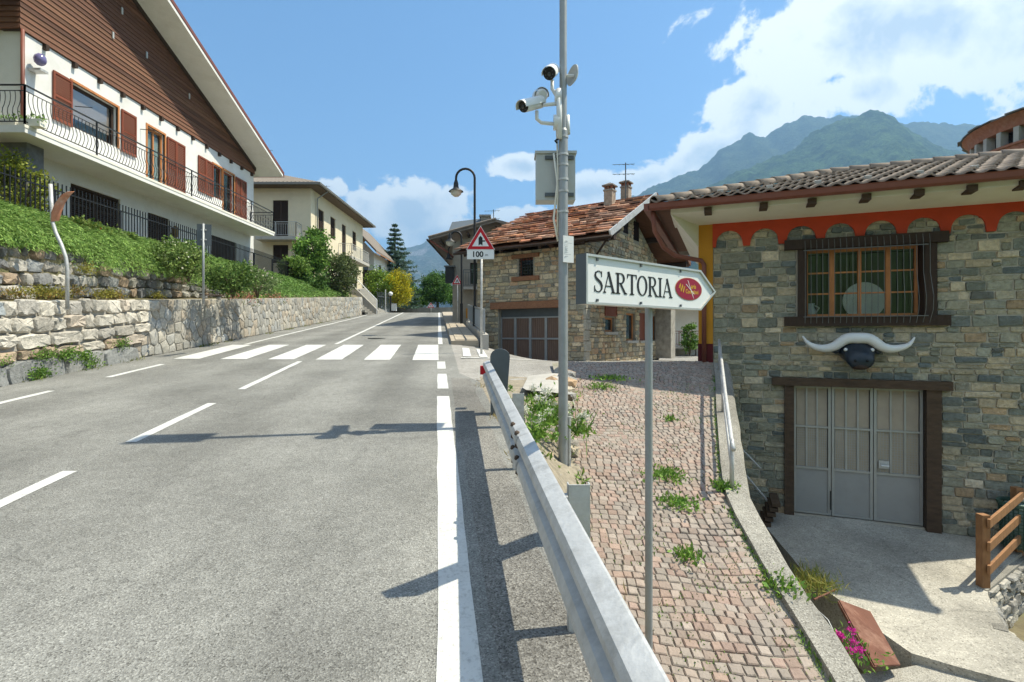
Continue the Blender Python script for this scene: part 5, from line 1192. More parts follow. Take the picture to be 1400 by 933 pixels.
a, z = BW.px(1108, 425, -.5); o = thing('white_jug', BW.w(a, z - .12, -.5), 'small white jug inside behind the barred window', 'jug'); mb = MB(); mb.lathe(BW.w(a, z - .12, -.5), [(.001, 0), (.09, 0), (.10, .1), (.06, .2), (.08, .26), (.001, .26)], 14); mb.build('body', M['cwhite'], o, smooth=True); mb = MB(); mb.tube([BW.w(a + .07, z + .1, -.5), BW.w(a + .15, z + .05, -.5), BW.w(a + .09, z - .05, -.5)], .015, 6); mb.build('handle', M['cwhite'], o)
gr = thing('window_grille', BW.w(win[0], win[2], .12), 'thin iron grille in front of the stone building window', 'grille')
M['grille'] = mat('weathered_iron', (.17, .17, .165), .5, .3, 8, metal=.3)
n = 21
for i in range(n):
    a = win[0] - .0 + (win[1] - win[0] + .04) * (i + .3) / n; b = .13 * max(0, (i - 14) / 6) * .6
    zz0, zz1 = win[2] - .12, win[3] + .14
    pts = [BW.w(a, zz1, .115), BW.w(a, zz1 - .12, .15), BW.w(a, (zz0 + zz1) / 2 + .1, .16), BW.w(a + b * .3, zz0 + .45, .17 + b), BW.w(a + b * .3, zz0 + .22, .16 + b * .8), BW.w(a, zz0, .13)]
    mb = MB(); mb.tube(pts, .0055, 5); mb.build('bar', M['grille'], gr)
for z in (win[2] + .0, win[3] - .05): mb = MB(); mb.bar(BW.w(win[0], z, .155), BW.w(win[1] - .05, z, .155), .014); mb.build('cross_bar', M['grille'], gr)
# garage door
ln = bpx(1055, 517, 1300, 528); mb = MB(); BW.box(mb, ln[0], ln[1], door[3], door[3] + .15, -.1, .12); mb.build('door_lintel', M['beam'], sb)
for a0, a1 in ((door[0] - .16, door[0]), (door[1], door[1] + .21)):
    mb = MB(); BW.box(mb, a0, a1, door[2] - .1, door[3] - .004, -.2, .085); mb.build('door_post', M['beam'], sb)
M['door_grey'] = mat('grey_door_paint', (.33, .325, .31), .55, .1, 4, bump=.06, stain=(.24, .225, .20), stain_amt=.5, stain_scale=2)
M['door_steel'] = mat('steel_door_frame', (.40, .40, .385), .45, .1, 5, bump=.05, metal=.4)
M['meshglass'] = mat('wired_glass', (.40, .34, .265), .5, .12, 4, bump=.4, bscale=120, spec=.4)
gd = thing('garage_door', BW.w((door[0] + door[1]) / 2, zY, -.1), 'grey steel three leaf garage door with wired panes below the buffalo head', 'door')
dw = (door[1] - door[0]); dh = door[3] - door[2]; leaf_b = [door[0], door[0] + dw * .31, door[0] + dw * .635, door[1]]
for li in range(3):
    b0, b1 = leaf_b[li] + .006, leaf_b[li + 1] - .006; mb = MB(); fw = .045
    zl = door[2] + .02; zm1, zm2 = door[2] + dh * .36, door[2] + dh * .68
    for b in ((b0, b0 + fw, zl, door[3] - .01), (b1 - fw, b1, zl, door[3] - .01), (b0 + fw, b1 - fw, door[3] - .05, door[3] - .01), (b0 + fw, b1 - fw, zm1 - .02, zm1 + .02), (b0 + fw, b1 - fw, zm2 - .017, zm2 + .017), (b0 + fw, b1 - fw, zl, zl + .04)): BW.box(mb, *b, -.16, -.09)
    lf_ = mb.build('door_leaf', M['door_steel'], gd)
    mb = MB(); BW.box(mb, b0 + fw, b1 - fw, zl + .04, zm1 - .02, -.145, -.11); mb.build('lower_panel', M['door_grey'], lf_)
    for i in range(3):
        a0 = b0 + fw + (b1 - b0 - 2 * fw) * i / 3; a1 = b0 + fw + (b1 - b0 - 2 * fw) * (i + 1) / 3
        if i: mb = MB(); BW.box(mb, a0 - .014, a0 + .014, zm1 + .02, door[3] - .05, -.15, -.1); mb.build('glazing_bar', M['door_steel'], lf_)
        for z0, z1 in ((zm1 + .02, zm2 - .017), (zm2 + .017, door[3] - .05)):
            mb = MB(); BW.box(mb, a0 + .012, a1 - .012, z0, z1, -.14, -.125); p_ = mb.build('pane', M['meshglass'], lf_)
            if z0 < zm2 - .05:
                mb = MB()
                for k_ in range(5): x = a0 + .02 + (a1 - a0 - .04) * k_ / 4; BW.box(mb, x - .003, x + .003, z0, z1, -.124, -.12)
                for k_ in range(16): z = z0 + (z1 - z0) * k_ / 16; BW.box(mb, a0 + .012, a1 - .012, z, z + .006, -.1235, -.1195)
                mb.build('wire_mesh', M['door_steel'], lf_, kind='stuff')
hx = leaf_b[2] + .1; hz_ = zY + 1.06
mb = MB(); BW.box(mb, hx - .02, hx + .14, hz_ - .06, hz_ + .08, -.1, -.078); lk = mb.build('lock_plate', M['galv'], gd)
mb = MB(); mb.bar(BW.w(hx + .01, hz_, -.04), BW.w(hx + .13, hz_, -.04), .022); mb.build('handle', M['cwhite'], gd)
mb = MB(); BW.box(mb, leaf_b[1] - .02, leaf_b[1] + .0, zY + .15, zY + .5, -.09, -.07); mb.build('bolt', M['iron'], gd)
mb = MB(); BW.box(mb, door[0] - .3, door[1] + .3, zY - .1, door[3] + .3, -.5, -.45); mb.build('door_backing', M['cblack'], sb)
# buffalo head
a, z = BW.px(1172, 478, .2); bh = thing('buffalo_head', BW.w(a, z, .02), 'dark buffalo head with wide white horns mounted above the garage door', 'sculpture')
def bp_(da, dz, d): return BW.w(a + da, z + dz, d)
hornp = [(-.86, .24, .16), (-.78, .12, .18), (-.66, .04, .20), (-.50, .015, .22), (-.36, .055, .24), (-.25, .14, .25), (-.15, .195, .25), (0, .20, .26)]
hr = [.012, .036, .056, .072, .082, .090, .096, .098]
pts = [bp_(*p) for p in hornp] + [bp_(-p[0], p[1] - (.02 if abs(p[0]) > .7 else 0), p[2]) for p in hornp[-2::-1]]
rr = hr + hr[-2::-1]
fine = []; fr_ = []
for i in range(len(pts) - 1):
    for k_ in range(4):
        t = k_ / 4; p0, p1, p2, p3 = pts[max(0, i - 1)], pts[i], pts[i + 1], pts[min(len(pts) - 1, i + 2)]
        fine.append(.5 * ((2 * p1) + (p2 - p0) * t + (2 * p0 - 5 * p1 + 4 * p2 - p3) * t * t + (3 * p1 - p0 - 3 * p2 + p3) * t ** 3)); fr_.append(rr[i] + (rr[i + 1] - rr[i]) * t)
fine.append(pts[-1]); fr_.append(rr[-1])
mb = MB(); mb.tube(fine, fr_, 12); mb.build('horns', M['cwhite'], bh, smooth=True)
import bmesh
def lump(prof, n=18):        # head as a loft of ellipses going outward from the wall
    mb = MB(); vs = []
    for d, cz, ra, rz in prof:
        for k_ in range(n): t = 6.283 * k_ / n; vs.append(bp_(ra * math.cos(t), cz + rz * math.sin(t), d))
    m_ = len(prof); vs += [bp_(0, prof[0][1], prof[0][0]), bp_(0, prof[-1][1], prof[-1][0] + .015)]
    mb.add(vs, [(i * n + k_, i * n + (k_ + 1) % n, (i + 1) * n + (k_ + 1) % n, (i + 1) * n + k_) for i in range(m_ - 1) for k_ in range(n)] + [(m_ * n, (k_ + 1) % n, k_) for k_ in range(n)] + [(m_ * n + 1, (m_ - 1) * n + k_, (m_ - 1) * n + (k_ + 1) % n) for k_ in range(n)]); return mb
M['bull'] = mat('blue_black_lacquer', (.012, .022, .036), .35, .25, 8, bump=.2, bscale=30, spec=.45)
lump([(0, -.03, .27, .21), (.10, -.035, .285, .22), (.20, -.05, .27, .215), (.30, -.09, .245, .20), (.38, -.14, .225, .18), (.46, -.19, .205, .155), (.50, -.20, .15, .105)]).build('head', M['bull'], bh, smooth=True)
for s_ in (-1, 1):
    mb = MB(); mb.tube([bp_(.2 * s_, .02, .16), bp_(.34 * s_, -.03, .16), bp_(.42 * s_, -.03, .14)], [.05, .06, .01], 8); mb.build('ear', M['bull'], bh, smooth=True)
    mb = MB(); mb.ico(bp_(.20 * s_, -.005, .33), .034, 2); mb.build('eye', M['cwhite'], bh, smooth=True)
    mb = MB(); mb.ico(bp_(.09 * s_, -.19, .512), .025, 1); mb.build('nostril', M['cblack'], bh, smooth=True)
mb = MB(); mb.ico(bp_(0, -.30, .40), .14, 2, (1, 1, .4)); mb.build('muzzle', M['dark_wood'], bh, smooth=True)

# handrail on the kerb
hrl = thing('handrail', (2.4, 5.5, zramp(5.5)), 'galvanised pipe handrail on the concrete kerb of the ramp', 'handrail')
def kp(Y, h): return V(((xki(Y) + kout(Y)) / 2 - .05, Y, zramp(Y) + .04 + h))
mb = MB(); mb.tube([kp(10.0, .52), kp(8.5, .52), kp(7.0, .52), kp(5.6, .50), kp(5.42, .46)], .024, 10); mb.build('top_rail', M['galv'], hrl, smooth=True)
mb = MB(); mb.tube([kp(9.8, .27), kp(8.5, .27), kp(7.0, .27), kp(5.65, .26)], .018, 8); mb.build('middle_rail', M['galv'], hrl, smooth=True)
for Y in (5.55, 7.7, 9.8): mb = MB(); mb.tube([kp(Y, -.05), kp(Y, .52)], .024, 10); mb.build('post', M['galv'], hrl, smooth=True)

# wooden fence, bin, plate and clutter of the yard
wf = thing('wooden_fence', (6.62, 7.4, zyard(6.6, 7.4)), 'brown wooden post and rail fence at the edge of the yard', 'fence')
fp = [V((6.60, 7.38, 0)), V((8.1, 8.45, 0)), V((9.7, 9.35, 0))]
for i, p in enumerate(fp):
    mb = MB(); z = zyard(p.x, p.y); mb.box(p.x - .055, p.x + .055, p.y - .055, p.y + .055, z - .15, z + 1.02); mb.build('post', M['fencewood'], wf)
for i in range(2):
    for h in (.92, .60, .28):
        a_, b_ = fp[i], fp[i + 1]; d = (b_ - a_).normalized(); off = V((d.y, -d.x, 0)) * .075; mb = MB()
        mb.bar(a_ - d * .06 + off + V((0, 0, zyard(a_.x, a_.y) + h)), b_ + d * .06 + off + V((0, 0, zyard(b_.x, b_.y) + h)), .035, .12); mb.build('rail', M['fencewood'], wf)
yw = thing('yard_wall', (7.3, 7.7, -4.3), 'low rough stone wall under the wooden fence', 'wall')
for (x0, y0), (x1, y1) in (((6.57, 7.26), (8.75, 8.72)), ((6.0, 6.35), (6.57, 7.26))):
    q = PL((x0, y0), (x1 - x0, y1 - y0)); L_ = math.hypot(x1 - x0, y1 - y0)
    mb = MB(); q.box(mb, 0, L_, -4.6, zyard(x0, y0) + .012, -.14, -.01); mb.build('core', M['kerbc'], yw)
    for it in coursed(q, 0, L_, -4.5, zyard(x0, y0) - .02, [], .12, .24, .16, .4, [(.36, .34, .30), (.30, .28, .25), (.42, .39, .33), (.25, .24, .22)], .02, .015, .05, .05, .014): it[2].build('stone', M['stone'], yw, smooth=30)
a_b = BW.px(1372, 700)[0]; bx = BW.w(a_b + .05, zY, .42)
bn = thing('waste_basket', bx, 'dark green wire waste basket beside the wooden fence', 'basket')
mb = MB(); 
for k_ in range(26): t = 6.283 * k_ / 26; mb.bar(bx + V((.23 * math.cos(t), .23 * math.sin(t), .03)), bx + V((.26 * math.cos(t), .26 * math.sin(t), .72)), .01)
for k_ in range(12): mb.lathe(bx, [(.232 + .03 * k_ / 12, .05 + .056 * k_), (.242 + .03 * k_ / 12, .05 + .056 * k_), (.242 + .03 * k_ / 12, .06 + .056 * k_), (.232 + .03 * k_ / 12, .06 + .056 * k_)], 26)
M['green_wire'] = mat('green_wire', (.05, .10, .075), .5, .2, 5); mb.build('wire_body', M['green_wire'], bn)
mb = MB(); mb.lathe(bx, [(.25, .70), (.29, .70), (.29, .75), (.25, .75), (.25, .70)], 26); mb.build('rim', M['green_wire'], bn); mb = MB(); mb.lathe(bx, [(.001, .06), (.22, .06), (.245, .66), (.18, .72), (.001, .75)], 20); mb.build('liner', mat('bag', (.17, .24, .22), .45, .2, 4), bn, smooth=True)
mb = MB(); mb.ico(bx + V((.05, -.03, .79)), .09, 2, (1.4, 1, .55), .3, (.5, .48, .42)); mb.build('loose_stone', M['stone'], None, smooth=True, label='grey stone lying on top of the wire waste basket', cat='stone')
pc = [at(1147, 822, 6.55), at(1190, 838, 6.75), at(1231, 911, 5.75), at(1196, 912, 5.55)]
o = thing('rusty_plate', pc[3], 'rusty steel plate bridging the ditch at the yard edge', 'plate'); mb = MB(); mb.prism(pc, (0, 0, .018)); mb.build('sheet', M['rust'], o); mb = MB(); mb.bar(pc[0] - V((0, 0, .02)), pc[3] - V((0, 0, .02)), .03, .05); mb.build('folded_edge', M['rust'], o)
o = thing('rusty_rod', at(1112, 818, 6.9), 'thin rusty rod sticking out of the ditch above the plate', 'rod'); mb = MB(); mb.tube([at(1113, 820, 6.8), at(1143, 806, 7.1)], .013, 6); mb.build('rod', M['rust'], o)
mb = MB(); mb.tube([at(1118, 835, 6.5), at(1132, 848, 6.4), at(1139, 862, 6.3), at(1143, 878, 6.2)], .009, 6); mb.build('cable', M['pole'], None, label='loose grey cable hanging into the ditch', cat='cable', smooth=True)
ws_ = thing('wood_stack', BW.w(-.55, zY, .6), 'short planks stacked against the stone wall beside the garage door', 'planks')
for i in range(5): mb = MB(); c = BW.w(-.52 + .04 * i, zY + .04 + .085 * i, .55 - .02 * i); mb.obox(c, ax * .07, V((BW.n[0], BW.n[1], 0)) * .35, V((0, 0, .03))); mb.build('plank', M['beam'], ws_)
for i, (p, q) in enumerate((((1012, 612), (1040, 641)), ((1020, 650), (1062, 700)))):
    mb = MB(); mb.tube([BW.w(*BW.px(*p, .25), .25), BW.w(*BW.px(*q, .3), .3)], .018, 6); mb.build('iron_rod', M['galv'], None, label=('upper' if i == 0 else 'lower') + ' steel rod leaning on the stone wall left of the garage door', cat='rod')

# round brick tower behind
tx, ty, tr_ = 21.95, 20.0, 3.45; tw_ = thing('brick_tower', (tx, ty, -1), 'round brick tower with open loggia under a stone slab roof', 'tower')
mb = MB(); mb.lathe((tx, ty, 0), [(tr_, -1), (tr_, 7.0), (tr_ + .06, 7.02), (tr_ + .06, 7.1), (tr_ - .5, 7.1)], 48); mb.build('drum', M['brick'], tw_, smooth=30)
for k_ in range(34):
    t = 6.283 * k_ / 34; c = V((tx + (tr_ - .12) * math.cos(t), ty + (tr_ - .12) * math.sin(t), 7.1)); rd_ = V((math.cos(t), math.sin(t), 0)); tg = V((-math.sin(t), math.cos(t), 0)); mb = MB(); mb.obox(c + V((0, 0, .28)), rd_ * .15, tg * .09, V((0, 0, .28))); mb.build('pillar', M['concrete'], tw_)
mb = MB(); mb.lathe((tx, ty, 0), [(tr_ - .4, 7.66), (tr_ + .03, 7.66), (tr_ + .06, 7.85), (tr_ + .16, 8.0), (tr_ + .26, 8.1)], 48); mb.build('brick_ring', M['brick'], tw_, smooth=30)
mb = MB(); mb.lathe((tx, ty, 0), [(tr_ - .5, 6.9), (tr_ - .5, 7.8)], 32); mb.build('loggia_wall', M['cblack'], tw_)
for rg, (r0, r1, z0, z1, n) in enumerate(((tr_ + .36, 2.6, 8.1, 8.35, 40), (2.75, 1.4, 8.35, 8.6, 26), (1.5, .05, 8.6, 8.8, 14))):
    for k_ in range(n):
        t0, t1 = 6.283 * k_ / n, 6.283 * (k_ + .96) / n; mb = MB(); j = random.uniform(-.03, .03); rj = random.uniform(-.06, .06)
        P4 = [V((tx + r * math.cos(t), ty + r * math.sin(t), z + j)) for r, t, z in ((r0 + rj, t0, z0), (r0 + rj, t1, z0), (r1, t1, z1 + .06), (r1, t0, z1 + .06))]; k2 = random.uniform(.7, 1.2); mb.prism(P4, (0, 0, .05), (.17 * k2, .16 * k2, .15 * k2)); mb.build('roof_slab', M['stone'], tw_)
# ================================================================ stone house with the red slab roof (middle)
SC_ = (2.43, 17.5); SF = PL(SC_, (.825, -.566)); SS = PL(SC_, (.566, .825)); zS = -.92; fov = .62
hs_ = thing('stone_house', SF.w(-2, zS, -3), 'rubble stone house with red slab roof and brown garage doors at the junction', 'house')
aE1, zEv = SF.px(833, 320, fov); aE0, _ = SF.px(622, 341, fov); dR = fov - 4.3; aRd, zRd = SF.px(896, 268, dR); WD = 7.3; aF0 = -4.55
cols_s = [(0.504, 0.421, 0.275), (0.567, 0.47, 0.318), (0.389, 0.343, 0.249), (0.525, 0.421, 0.267), (0.336, 0.314, 0.241), (0.609, 0.51, 0.353), (0.441, 0.333, 0.215), (0.315, 0.299, 0.241), (0.651, 0.539, 0.378), (0.525, 0.363, 0.232), (0.42, 0.377, 0.284)]
def spx(pl, x0, y0, x1, y1): a0, z1 = pl.px(x0, y0); a1, _ = pl.px(x1, y1); z0 = pl.px(x0, y1)[1]; return a0, a1, z0, z1
w1 = spx(SF, 709, 354, 729, 379); gd_ = spx(SF, 682, 423, 766, 492); gd_ = (gd_[0], gd_[1], zS - .1, gd_[3])
h1 = spx(SS, 827, 434, 840, 454); h2 = spx(SS, 856, 428, 868, 466); h3_ = spx(SS, 874, 428, 882, 466); h4 = spx(SS, 890, 432, 897, 466); h5 = spx(SS, 852, 296, 858, 318); h6 = spx(SS, 866, 302, 873, 328)
zWt = zEv - .12
mb = MB(); SF.wall(mb, aF0, 0, zS - .5, zWt, [w1, gd_], .3); SS.wall(mb, 0, WD, zS - .5, zWt, [h for h in (h1, h2, h3_, h4)], .25)
mb.add([SS.w(0, zWt, 0), SS.w(WD, zWt, 0), SS.w(WD / 2, zRd - .15, 0)], [(0, 1, 2)]); q = PL(tuple(SF.w(aF0, 0))[:2], (-.566, -.825)); q2 = PL(tuple(SF.w(aF0, 0, -WD))[:2], (.566, -.825))
mb.add([SF.w(aF0, zS - .5, 0), SF.w(aF0, zS - .5, -WD), SF.w(aF0, zWt, -WD), SF.w(aF0, zRd - .15, -WD / 2), SF.w(aF0, zWt, 0)], [(0, 1, 2, 3, 4)]); mb.add([SF.w(aF0, zS - .5, -WD), SF.w(0, zS - .5, -WD), SF.w(0, zWt, -WD), SF.w(aF0, zWt, -WD)], [(0, 1, 2, 3)])
mb.build('mortar_wall', M['mortar_dark'], hs_)
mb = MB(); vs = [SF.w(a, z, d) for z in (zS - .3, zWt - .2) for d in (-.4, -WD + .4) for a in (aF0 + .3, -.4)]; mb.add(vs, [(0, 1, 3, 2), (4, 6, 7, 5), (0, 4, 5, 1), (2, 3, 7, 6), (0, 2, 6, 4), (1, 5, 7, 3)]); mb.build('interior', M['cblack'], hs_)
def infl(h, e=.03): return (h[0] - e, h[1] + e, h[2] - e, h[3] + e)
items = coursed(SF, aF0, 0, zS - .15, zWt, [infl(w1, .05), infl(gd_, .02)], .09, .21, .13, .42, cols_s, .02, .014, .03, .035, .012, inset=.014, rnd=.5)
items += coursed(SS, 0, WD, zS - .15, zWt, [infl(h) for h in (h1, h2, h3_, h4)], .09, .21, .13, .42, cols_s, .02, .014, .03, .035, .012, inset=.014, rnd=.5)
def gab(a, z): t = abs(a - WD / 2) / (WD / 2); return z < zWt + (zRd - .3 - zWt) * (1 - t)
items += coursed(SS, 0, WD, zWt, zRd, [infl(h5), infl(h6)], .09, .21, .13, .42, cols_s, .02, .014, .03, .035, .012, keep=gab, inset=.014, rnd=.5)
pieces('stone', items, M['stone'], hs_, 300, smooth=30)
for i in range(9):       # pale quoins on the near corner
    z0 = zS + .0 + i * .36; e = .34 if i % 2 else .22; mb = MB(); k_ = random.uniform(.85, 1.1); SS.box(mb, -.03, e, z0 + .01, z0 + .345, -.05, .06, (.46 * k_, .43 * k_, .36 * k_)); mb.build('quoin', M['stone'], hs_)
for h in (h5, h6): mb = MB(); SS.box(mb, *h, -.02, .02); mb.build('attic_window', M['cblack'], hs_)
# front window with grille and timber
wd = window(hs_, SF, *w1, 'shutter', 0, 0, .16, .06); mb = MB(); a0, _ = SF.px(701, 350); a1, _ = SF.px(738, 350)
SF.box(mb, a0, a1, w1[3], w1[3] + .14, -.1, .09); mb.build('window_lintel', M['old_timber'], hs_); mb = MB(); SF.box(mb, a0, a1, w1[2] - .15, w1[2], -.1, .1); mb.build('window_sill', M['old_timber'], hs_)
for i in range(1, 5): mb = MB(); a = w1[0] + (w1[1] - w1[0]) * i / 5; SF.box(mb, a - .012, a + .012, w1[2], w1[3], -.06, -.035); mb.build('grille_bar', M['iron'], hs_)
for i in range(1, 6): mb = MB(); z = w1[2] + (w1[3] - w1[2]) * i / 6; SF.box(mb, w1[0], w1[1], z - .01, z + .01, -.034, -.02); mb.build('grille_bar', M['iron'], hs_)
# garage
a0, _ = SF.px(673, 418); a1, _ = SF.px(772, 418); mb = MB(); SF.box(mb, a0, a1, gd_[3] - .01, gd_[3] + .24, -.15, .14); mb.build('garage_lintel', M['old_timber'], hs_)
M['garage_brown'] = mat('brown_slats', (.19, .125, .095), .7, .3, 5, stretch=(14, 14, .6), bump=.5, bscale=16)
gw = gd_[1] - gd_[0]; zt_ = gd_[3] - .30
mb = MB(); SF.box(mb, gd_[0], gd_[1], zt_, gd_[3], -.2, -.16); mb.build('door_header', M['dark_grey'], hs_)
for i in range(4):
    b0, b1 = gd_[0] + gw * i / 4, gd_[0] + gw * (i + 1) / 4; mb = MB(); zm = (gd_[2] + zt_) / 2 + .05
    for b in ((b0, b0 + .05, gd_[2], zt_), (b1 - .05, b1, gd_[2], zt_), (b0 + .05, b1 - .05, zm - .03, zm + .03), (b0 + .05, b1 - .05, zt_ - .05, zt_)): SF.box(mb, *b, -.2, -.12)
    l_ = mb.build('garage_leaf', M['pole'], hs_)
    n = 7
    for j in range(n):
        x0, x1 = b0 + .05 + (b1 - b0 - .1) * j / n, b0 + .05 + (b1 - b0 - .1) * (j + 1) / n; mb = MB(); SF.box(mb, x0 + .004, x1 - .004, gd_[2], zt_ - .05, -.18, -.15); mb.build('slat', M['garage_brown'], l_)
# side windows and doors
for h, nm in ((h1, 'window'), (h2, 'window'), (h4, 'window')): window(hs_, SS, *h, 'wood', 0, 0, .12, .07)
shutter(hs_, SS, *h3_, 'shutter', -.06, False); shutter(hs_, SS, h1[0] - .1, h1[1] + .1, h1[3] + .05, h1[3] + .6, 'shutter', .03, False)
for h in (h1, h2, h3_): mb = MB(); SS.box(mb, h[0] - .1, h[1] + .1, h[2] - .1, h[2], -.1, .12); mb.build('window_sill', M['concrete'], hs_)
mb = MB(); SS.box(mb, .4, WD - .3, 1.55, 1.72, 0, 1.1); mb.build('canopy', M['beam'], hs_)
for i in range(9): mb = MB(); SS.box(mb, .6 + i * .75, .76 + i * .75, 1.72, 1.88, -.1, .85); mb.build('joist_end', M['dark_wood'], hs_)
pl_end = SS.px(906, 470)[0]; mb = MB(); SS.box(mb, WD - .5, WD + .1, zS - .1, 1.5, 0, .7); mb.build('stone_pier', M['stone'] if False else mat('pier_stone', (.34, .32, .28), .9, .35, 5, bump=.8, bscale=10), hs_)
# roof
def rp(a, t, dz=0): return SF.w(a, zEv + (zRd - zEv) * t + dz, fov - 4.3 * t)
def rpb(a, t, dz=0): return SF.w(a, zEv + (zRd - zEv) * t + dz, dR - 4.3 * (1 - t))
a_l0, a_l1 = aE0, SF.px(736, 286, dR)[0]
mb = MB()
for f in (rp, rpb):
    P4 = [f(aE0, 0, -.02), f(aE1, 0, -.02), f(aRd, 1, -.02), f(min(a_l1, aE0 + .6), 1, -.02)]; mb.prism(P4, (0, 0, -.10))
rf = mb.build('roof', M['soffit_wood'], hs_)
cr = [(.42, .18, .105), (.48, .235, .145), (.35, .16, .105), (.52, .31, .21), (.30, .18, .13), (.43, .28, .21), (.27, .145, .10), (.50, .24, .125)]
n_r = 15; items = []
for r_ in range(n_r):
    t0, t1 = r_ / n_r - .005, (r_ + 1.5) / n_r; a = aE0 + (min(a_l1, aE0 + .6) - aE0) * t0 - .05; a_end_ = aE1 + (aRd - aE1) * t0 + .03
    while a < a_end_ - .05:
        l = min(random.uniform(.28, .62), a_end_ - a); j = lambda s: random.uniform(-s, s); t1_ = min(t1, 1.0); lift = .075 + random.uniform(0, .05); k_ = random.uniform(.75, 1.2); c = tuple(x * k_ for x in random.choice(cr))
        P4 = [rp(a + j(.03), t0 + j(.012), lift), rp(a + l + j(.03), t0 + j(.012), lift + j(.015)), rp(a + l - .01, t1_, .0), rp(a + .01, t1_, .0)]
        mb = MB(); mb.prism(P4, (0, 0, .045), c); items.append(((P4[0] + P4[2]) / 2, l * .4, mb)); a += l * .97
pieces('roof_slab', items, M['slate_red'], rf, 300)
mb = MB(); mb.prism([rpb(aE0, 0, .0), rpb(aE1, 0, .0), rpb(aRd, 1, .0), rpb(aE0 + .6, 1, .0)], (0, 0, .08), (.3, .14, .09)); mb.build('back_slope', M['slate_red'], rf)
for f in (rp, rpb):
    mb = MB(); mb.bar(f(aE1 + .04, -.01, .03), f(aRd + .04, 1, .03), .05, .2); mb.build('barge_board', M['galv'] if f is rp else M['soffit_wood'], rf)
mb = MB(); mb.tube([rp(aE0, -.015, -.06), rp(aE1 + .1, -.015, -.06)], .05, 8); mb.build('gutter', M['dark_wood'], rf, smooth=True)
for p_, q_ in ((rpb(aE1 - 1.6, .08, -.22), rpb(aE1, .08, -.22)), (rpb(aE1 - 1.6, .5, -.22), rpb(aE1, .5, -.22)), (rp(aRd - 1.2, 1, -.25), rp(aRd, 1, -.25)), (rp(aE1 - 1.4, .1, -.22), rp(aE1, .1, -.22))):
    mb = MB(); mb.bar(p_, q_, .18, .2); mb.build('purlin', M['dark_wood'], rf)
for i in range(8): mb = MB(); a = aE0 + .4 + i * .82; mb.bar(rp(a, .02, -.19), rp(a, .25, -.19), .1, .13); mb.build('rafter_end', M['dark_wood'], rf)
def chimney(parent, p, s, h, label=None):
    mb = MB(); p = V(p); rx, ry = V((SF.r[0], SF.r[1], 0)), V((SF.n[0], SF.n[1], 0))
    mb.obox(p + V((0, 0, h * .35)), rx * s, ry * s, V((0, 0, h * .55))); c = mb.build('chimney', mat('chimney_stone', (.36, .30, .24), .9, .35, 8, bump=.6, bscale=18), parent)
    for i, j in ((-1, -1), (-1, 1), (1, -1), (1, 1), (0, -1), (0, 1)): mb = MB(); mb.obox(p + V((0, 0, h * 1.0)) + rx * s * .75 * i + ry * s * .75 * j, rx * s * .18, ry * s * .18, V((0, 0, h * .12))); mb.build('cap_pier', M['brick'], c)
    b = p + V((0, 0, h * 1.12)); q = 1.35 * s; mb = MB(); cs = [b + rx * q * i + ry * q * j for i, j in ((-1, -1), (1, -1), (1, 1), (-1, 1))]; top = b + V((0, 0, s * 1.0)); mb.add(cs + [x + V((0, 0, .05)) for x in cs] + [top], [(3, 2, 1, 0), (0, 1, 5, 4), (1, 2, 6, 5), (2, 3, 7, 6), (3, 0, 4, 7), (4, 5, 8), (5, 6, 8), (6, 7, 8), (7, 4, 8)]); mb.build('cap', M['tile_brown'], c)
    mb = MB(); mb.obox(p + V((0, 0, h * .9)), rx * s * 1.15, ry * s * 1.15, V((0, 0, .03))); mb.build('ledge', M['kerbc'], c)
chimney(hs_, rp(SF.px(835, 270, dR + .6)[0], .84), .17, .68); chimney(hs_, rpb(SF.px(859, 266, dR - .4)[0], .96), .16, .7)
antenna(hs_, rp(aRd - 1.1, .95), 1.5)
mb = MB(); mb.tube([rp(aE1, .0, -.05), SS.w(.15, zEv - .8, .1), SS.w(.1, zEv - 1.0, .08)], .035, 8); mb.build('downpipe', M['dark_wood'], hs_, smooth=True)

# ================================================================ grey house behind it, along the road
zg2 = zr(28) - .2; gh = thing('grey_house', (-.5, 30, zg2), 'grey brown house with low tiled eaves and solar panel behind the stone house', 'house')
G_ = PL((-3.05, 27.0), (1, 0)); gh_h = [(.9, 1.7, 2.6, 3.7), (2.3, 3.0, 1.5, 2.1)]
M['greyplaster'] = mat('grey_plaster', (.34, .31, .26), .95, .15, 3, bump=.3, bscale=40, stain=(.24, .22, .18), stain_amt=.5, stain_scale=1.2)
mb = MB(); G_.wall(mb, 0, 6, zg2 - 2, 4.7, gh_h, .2); G2_ = PL((-3.05, 36), (0, -1)); G2_.wall(mb, 0, 9, zg2 - 2, 4.7); mb.add([G_.w(0, 4.7), G_.w(5.5, 4.7), G_.w(2.25, 5.55)], [(0, 1, 2)]); mb.build('wall', M['greyplaster'], gh)
for h in gh_h: window(gh, G_, *h, 'dark_wood', 1, 0)
zA, zB = (HY - 329) / FPX * 26.3, (HY - 305) / FPX * 28
mb = MB(); mb.prism([(-4.15, 26.2, zA), (-.8, 26.2, 5.62), (-.8, 26.2, 5.76), (-4.15, 26.2, zA + .14)], (0, 10.5, 0)); mb.prism([(-.8, 26.2, 5.62), (2.6, 26.2, 4.7), (2.6, 26.2, 4.84), (-.8, 26.2, 5.76)], (0, 10.5, 0)); rf2 = mb.build('roof', M['tile_brown'], gh); mb = MB()
for i in range(40): y_ = 26.2 + i * .26; mb.tube([(-4.17, y_, zA + .15), (-.8, y_, 5.78)], .06, 5)
mb.build('tile_ribs', M['tile_brown'], rf2, kind='stuff')
mb = MB(); mb.tube([(-4.22, 26.2, zA + .02), (-4.22, 36.7, zA + .02)], .05, 8); mb.build('gutter', M['dark_wood'], rf2)
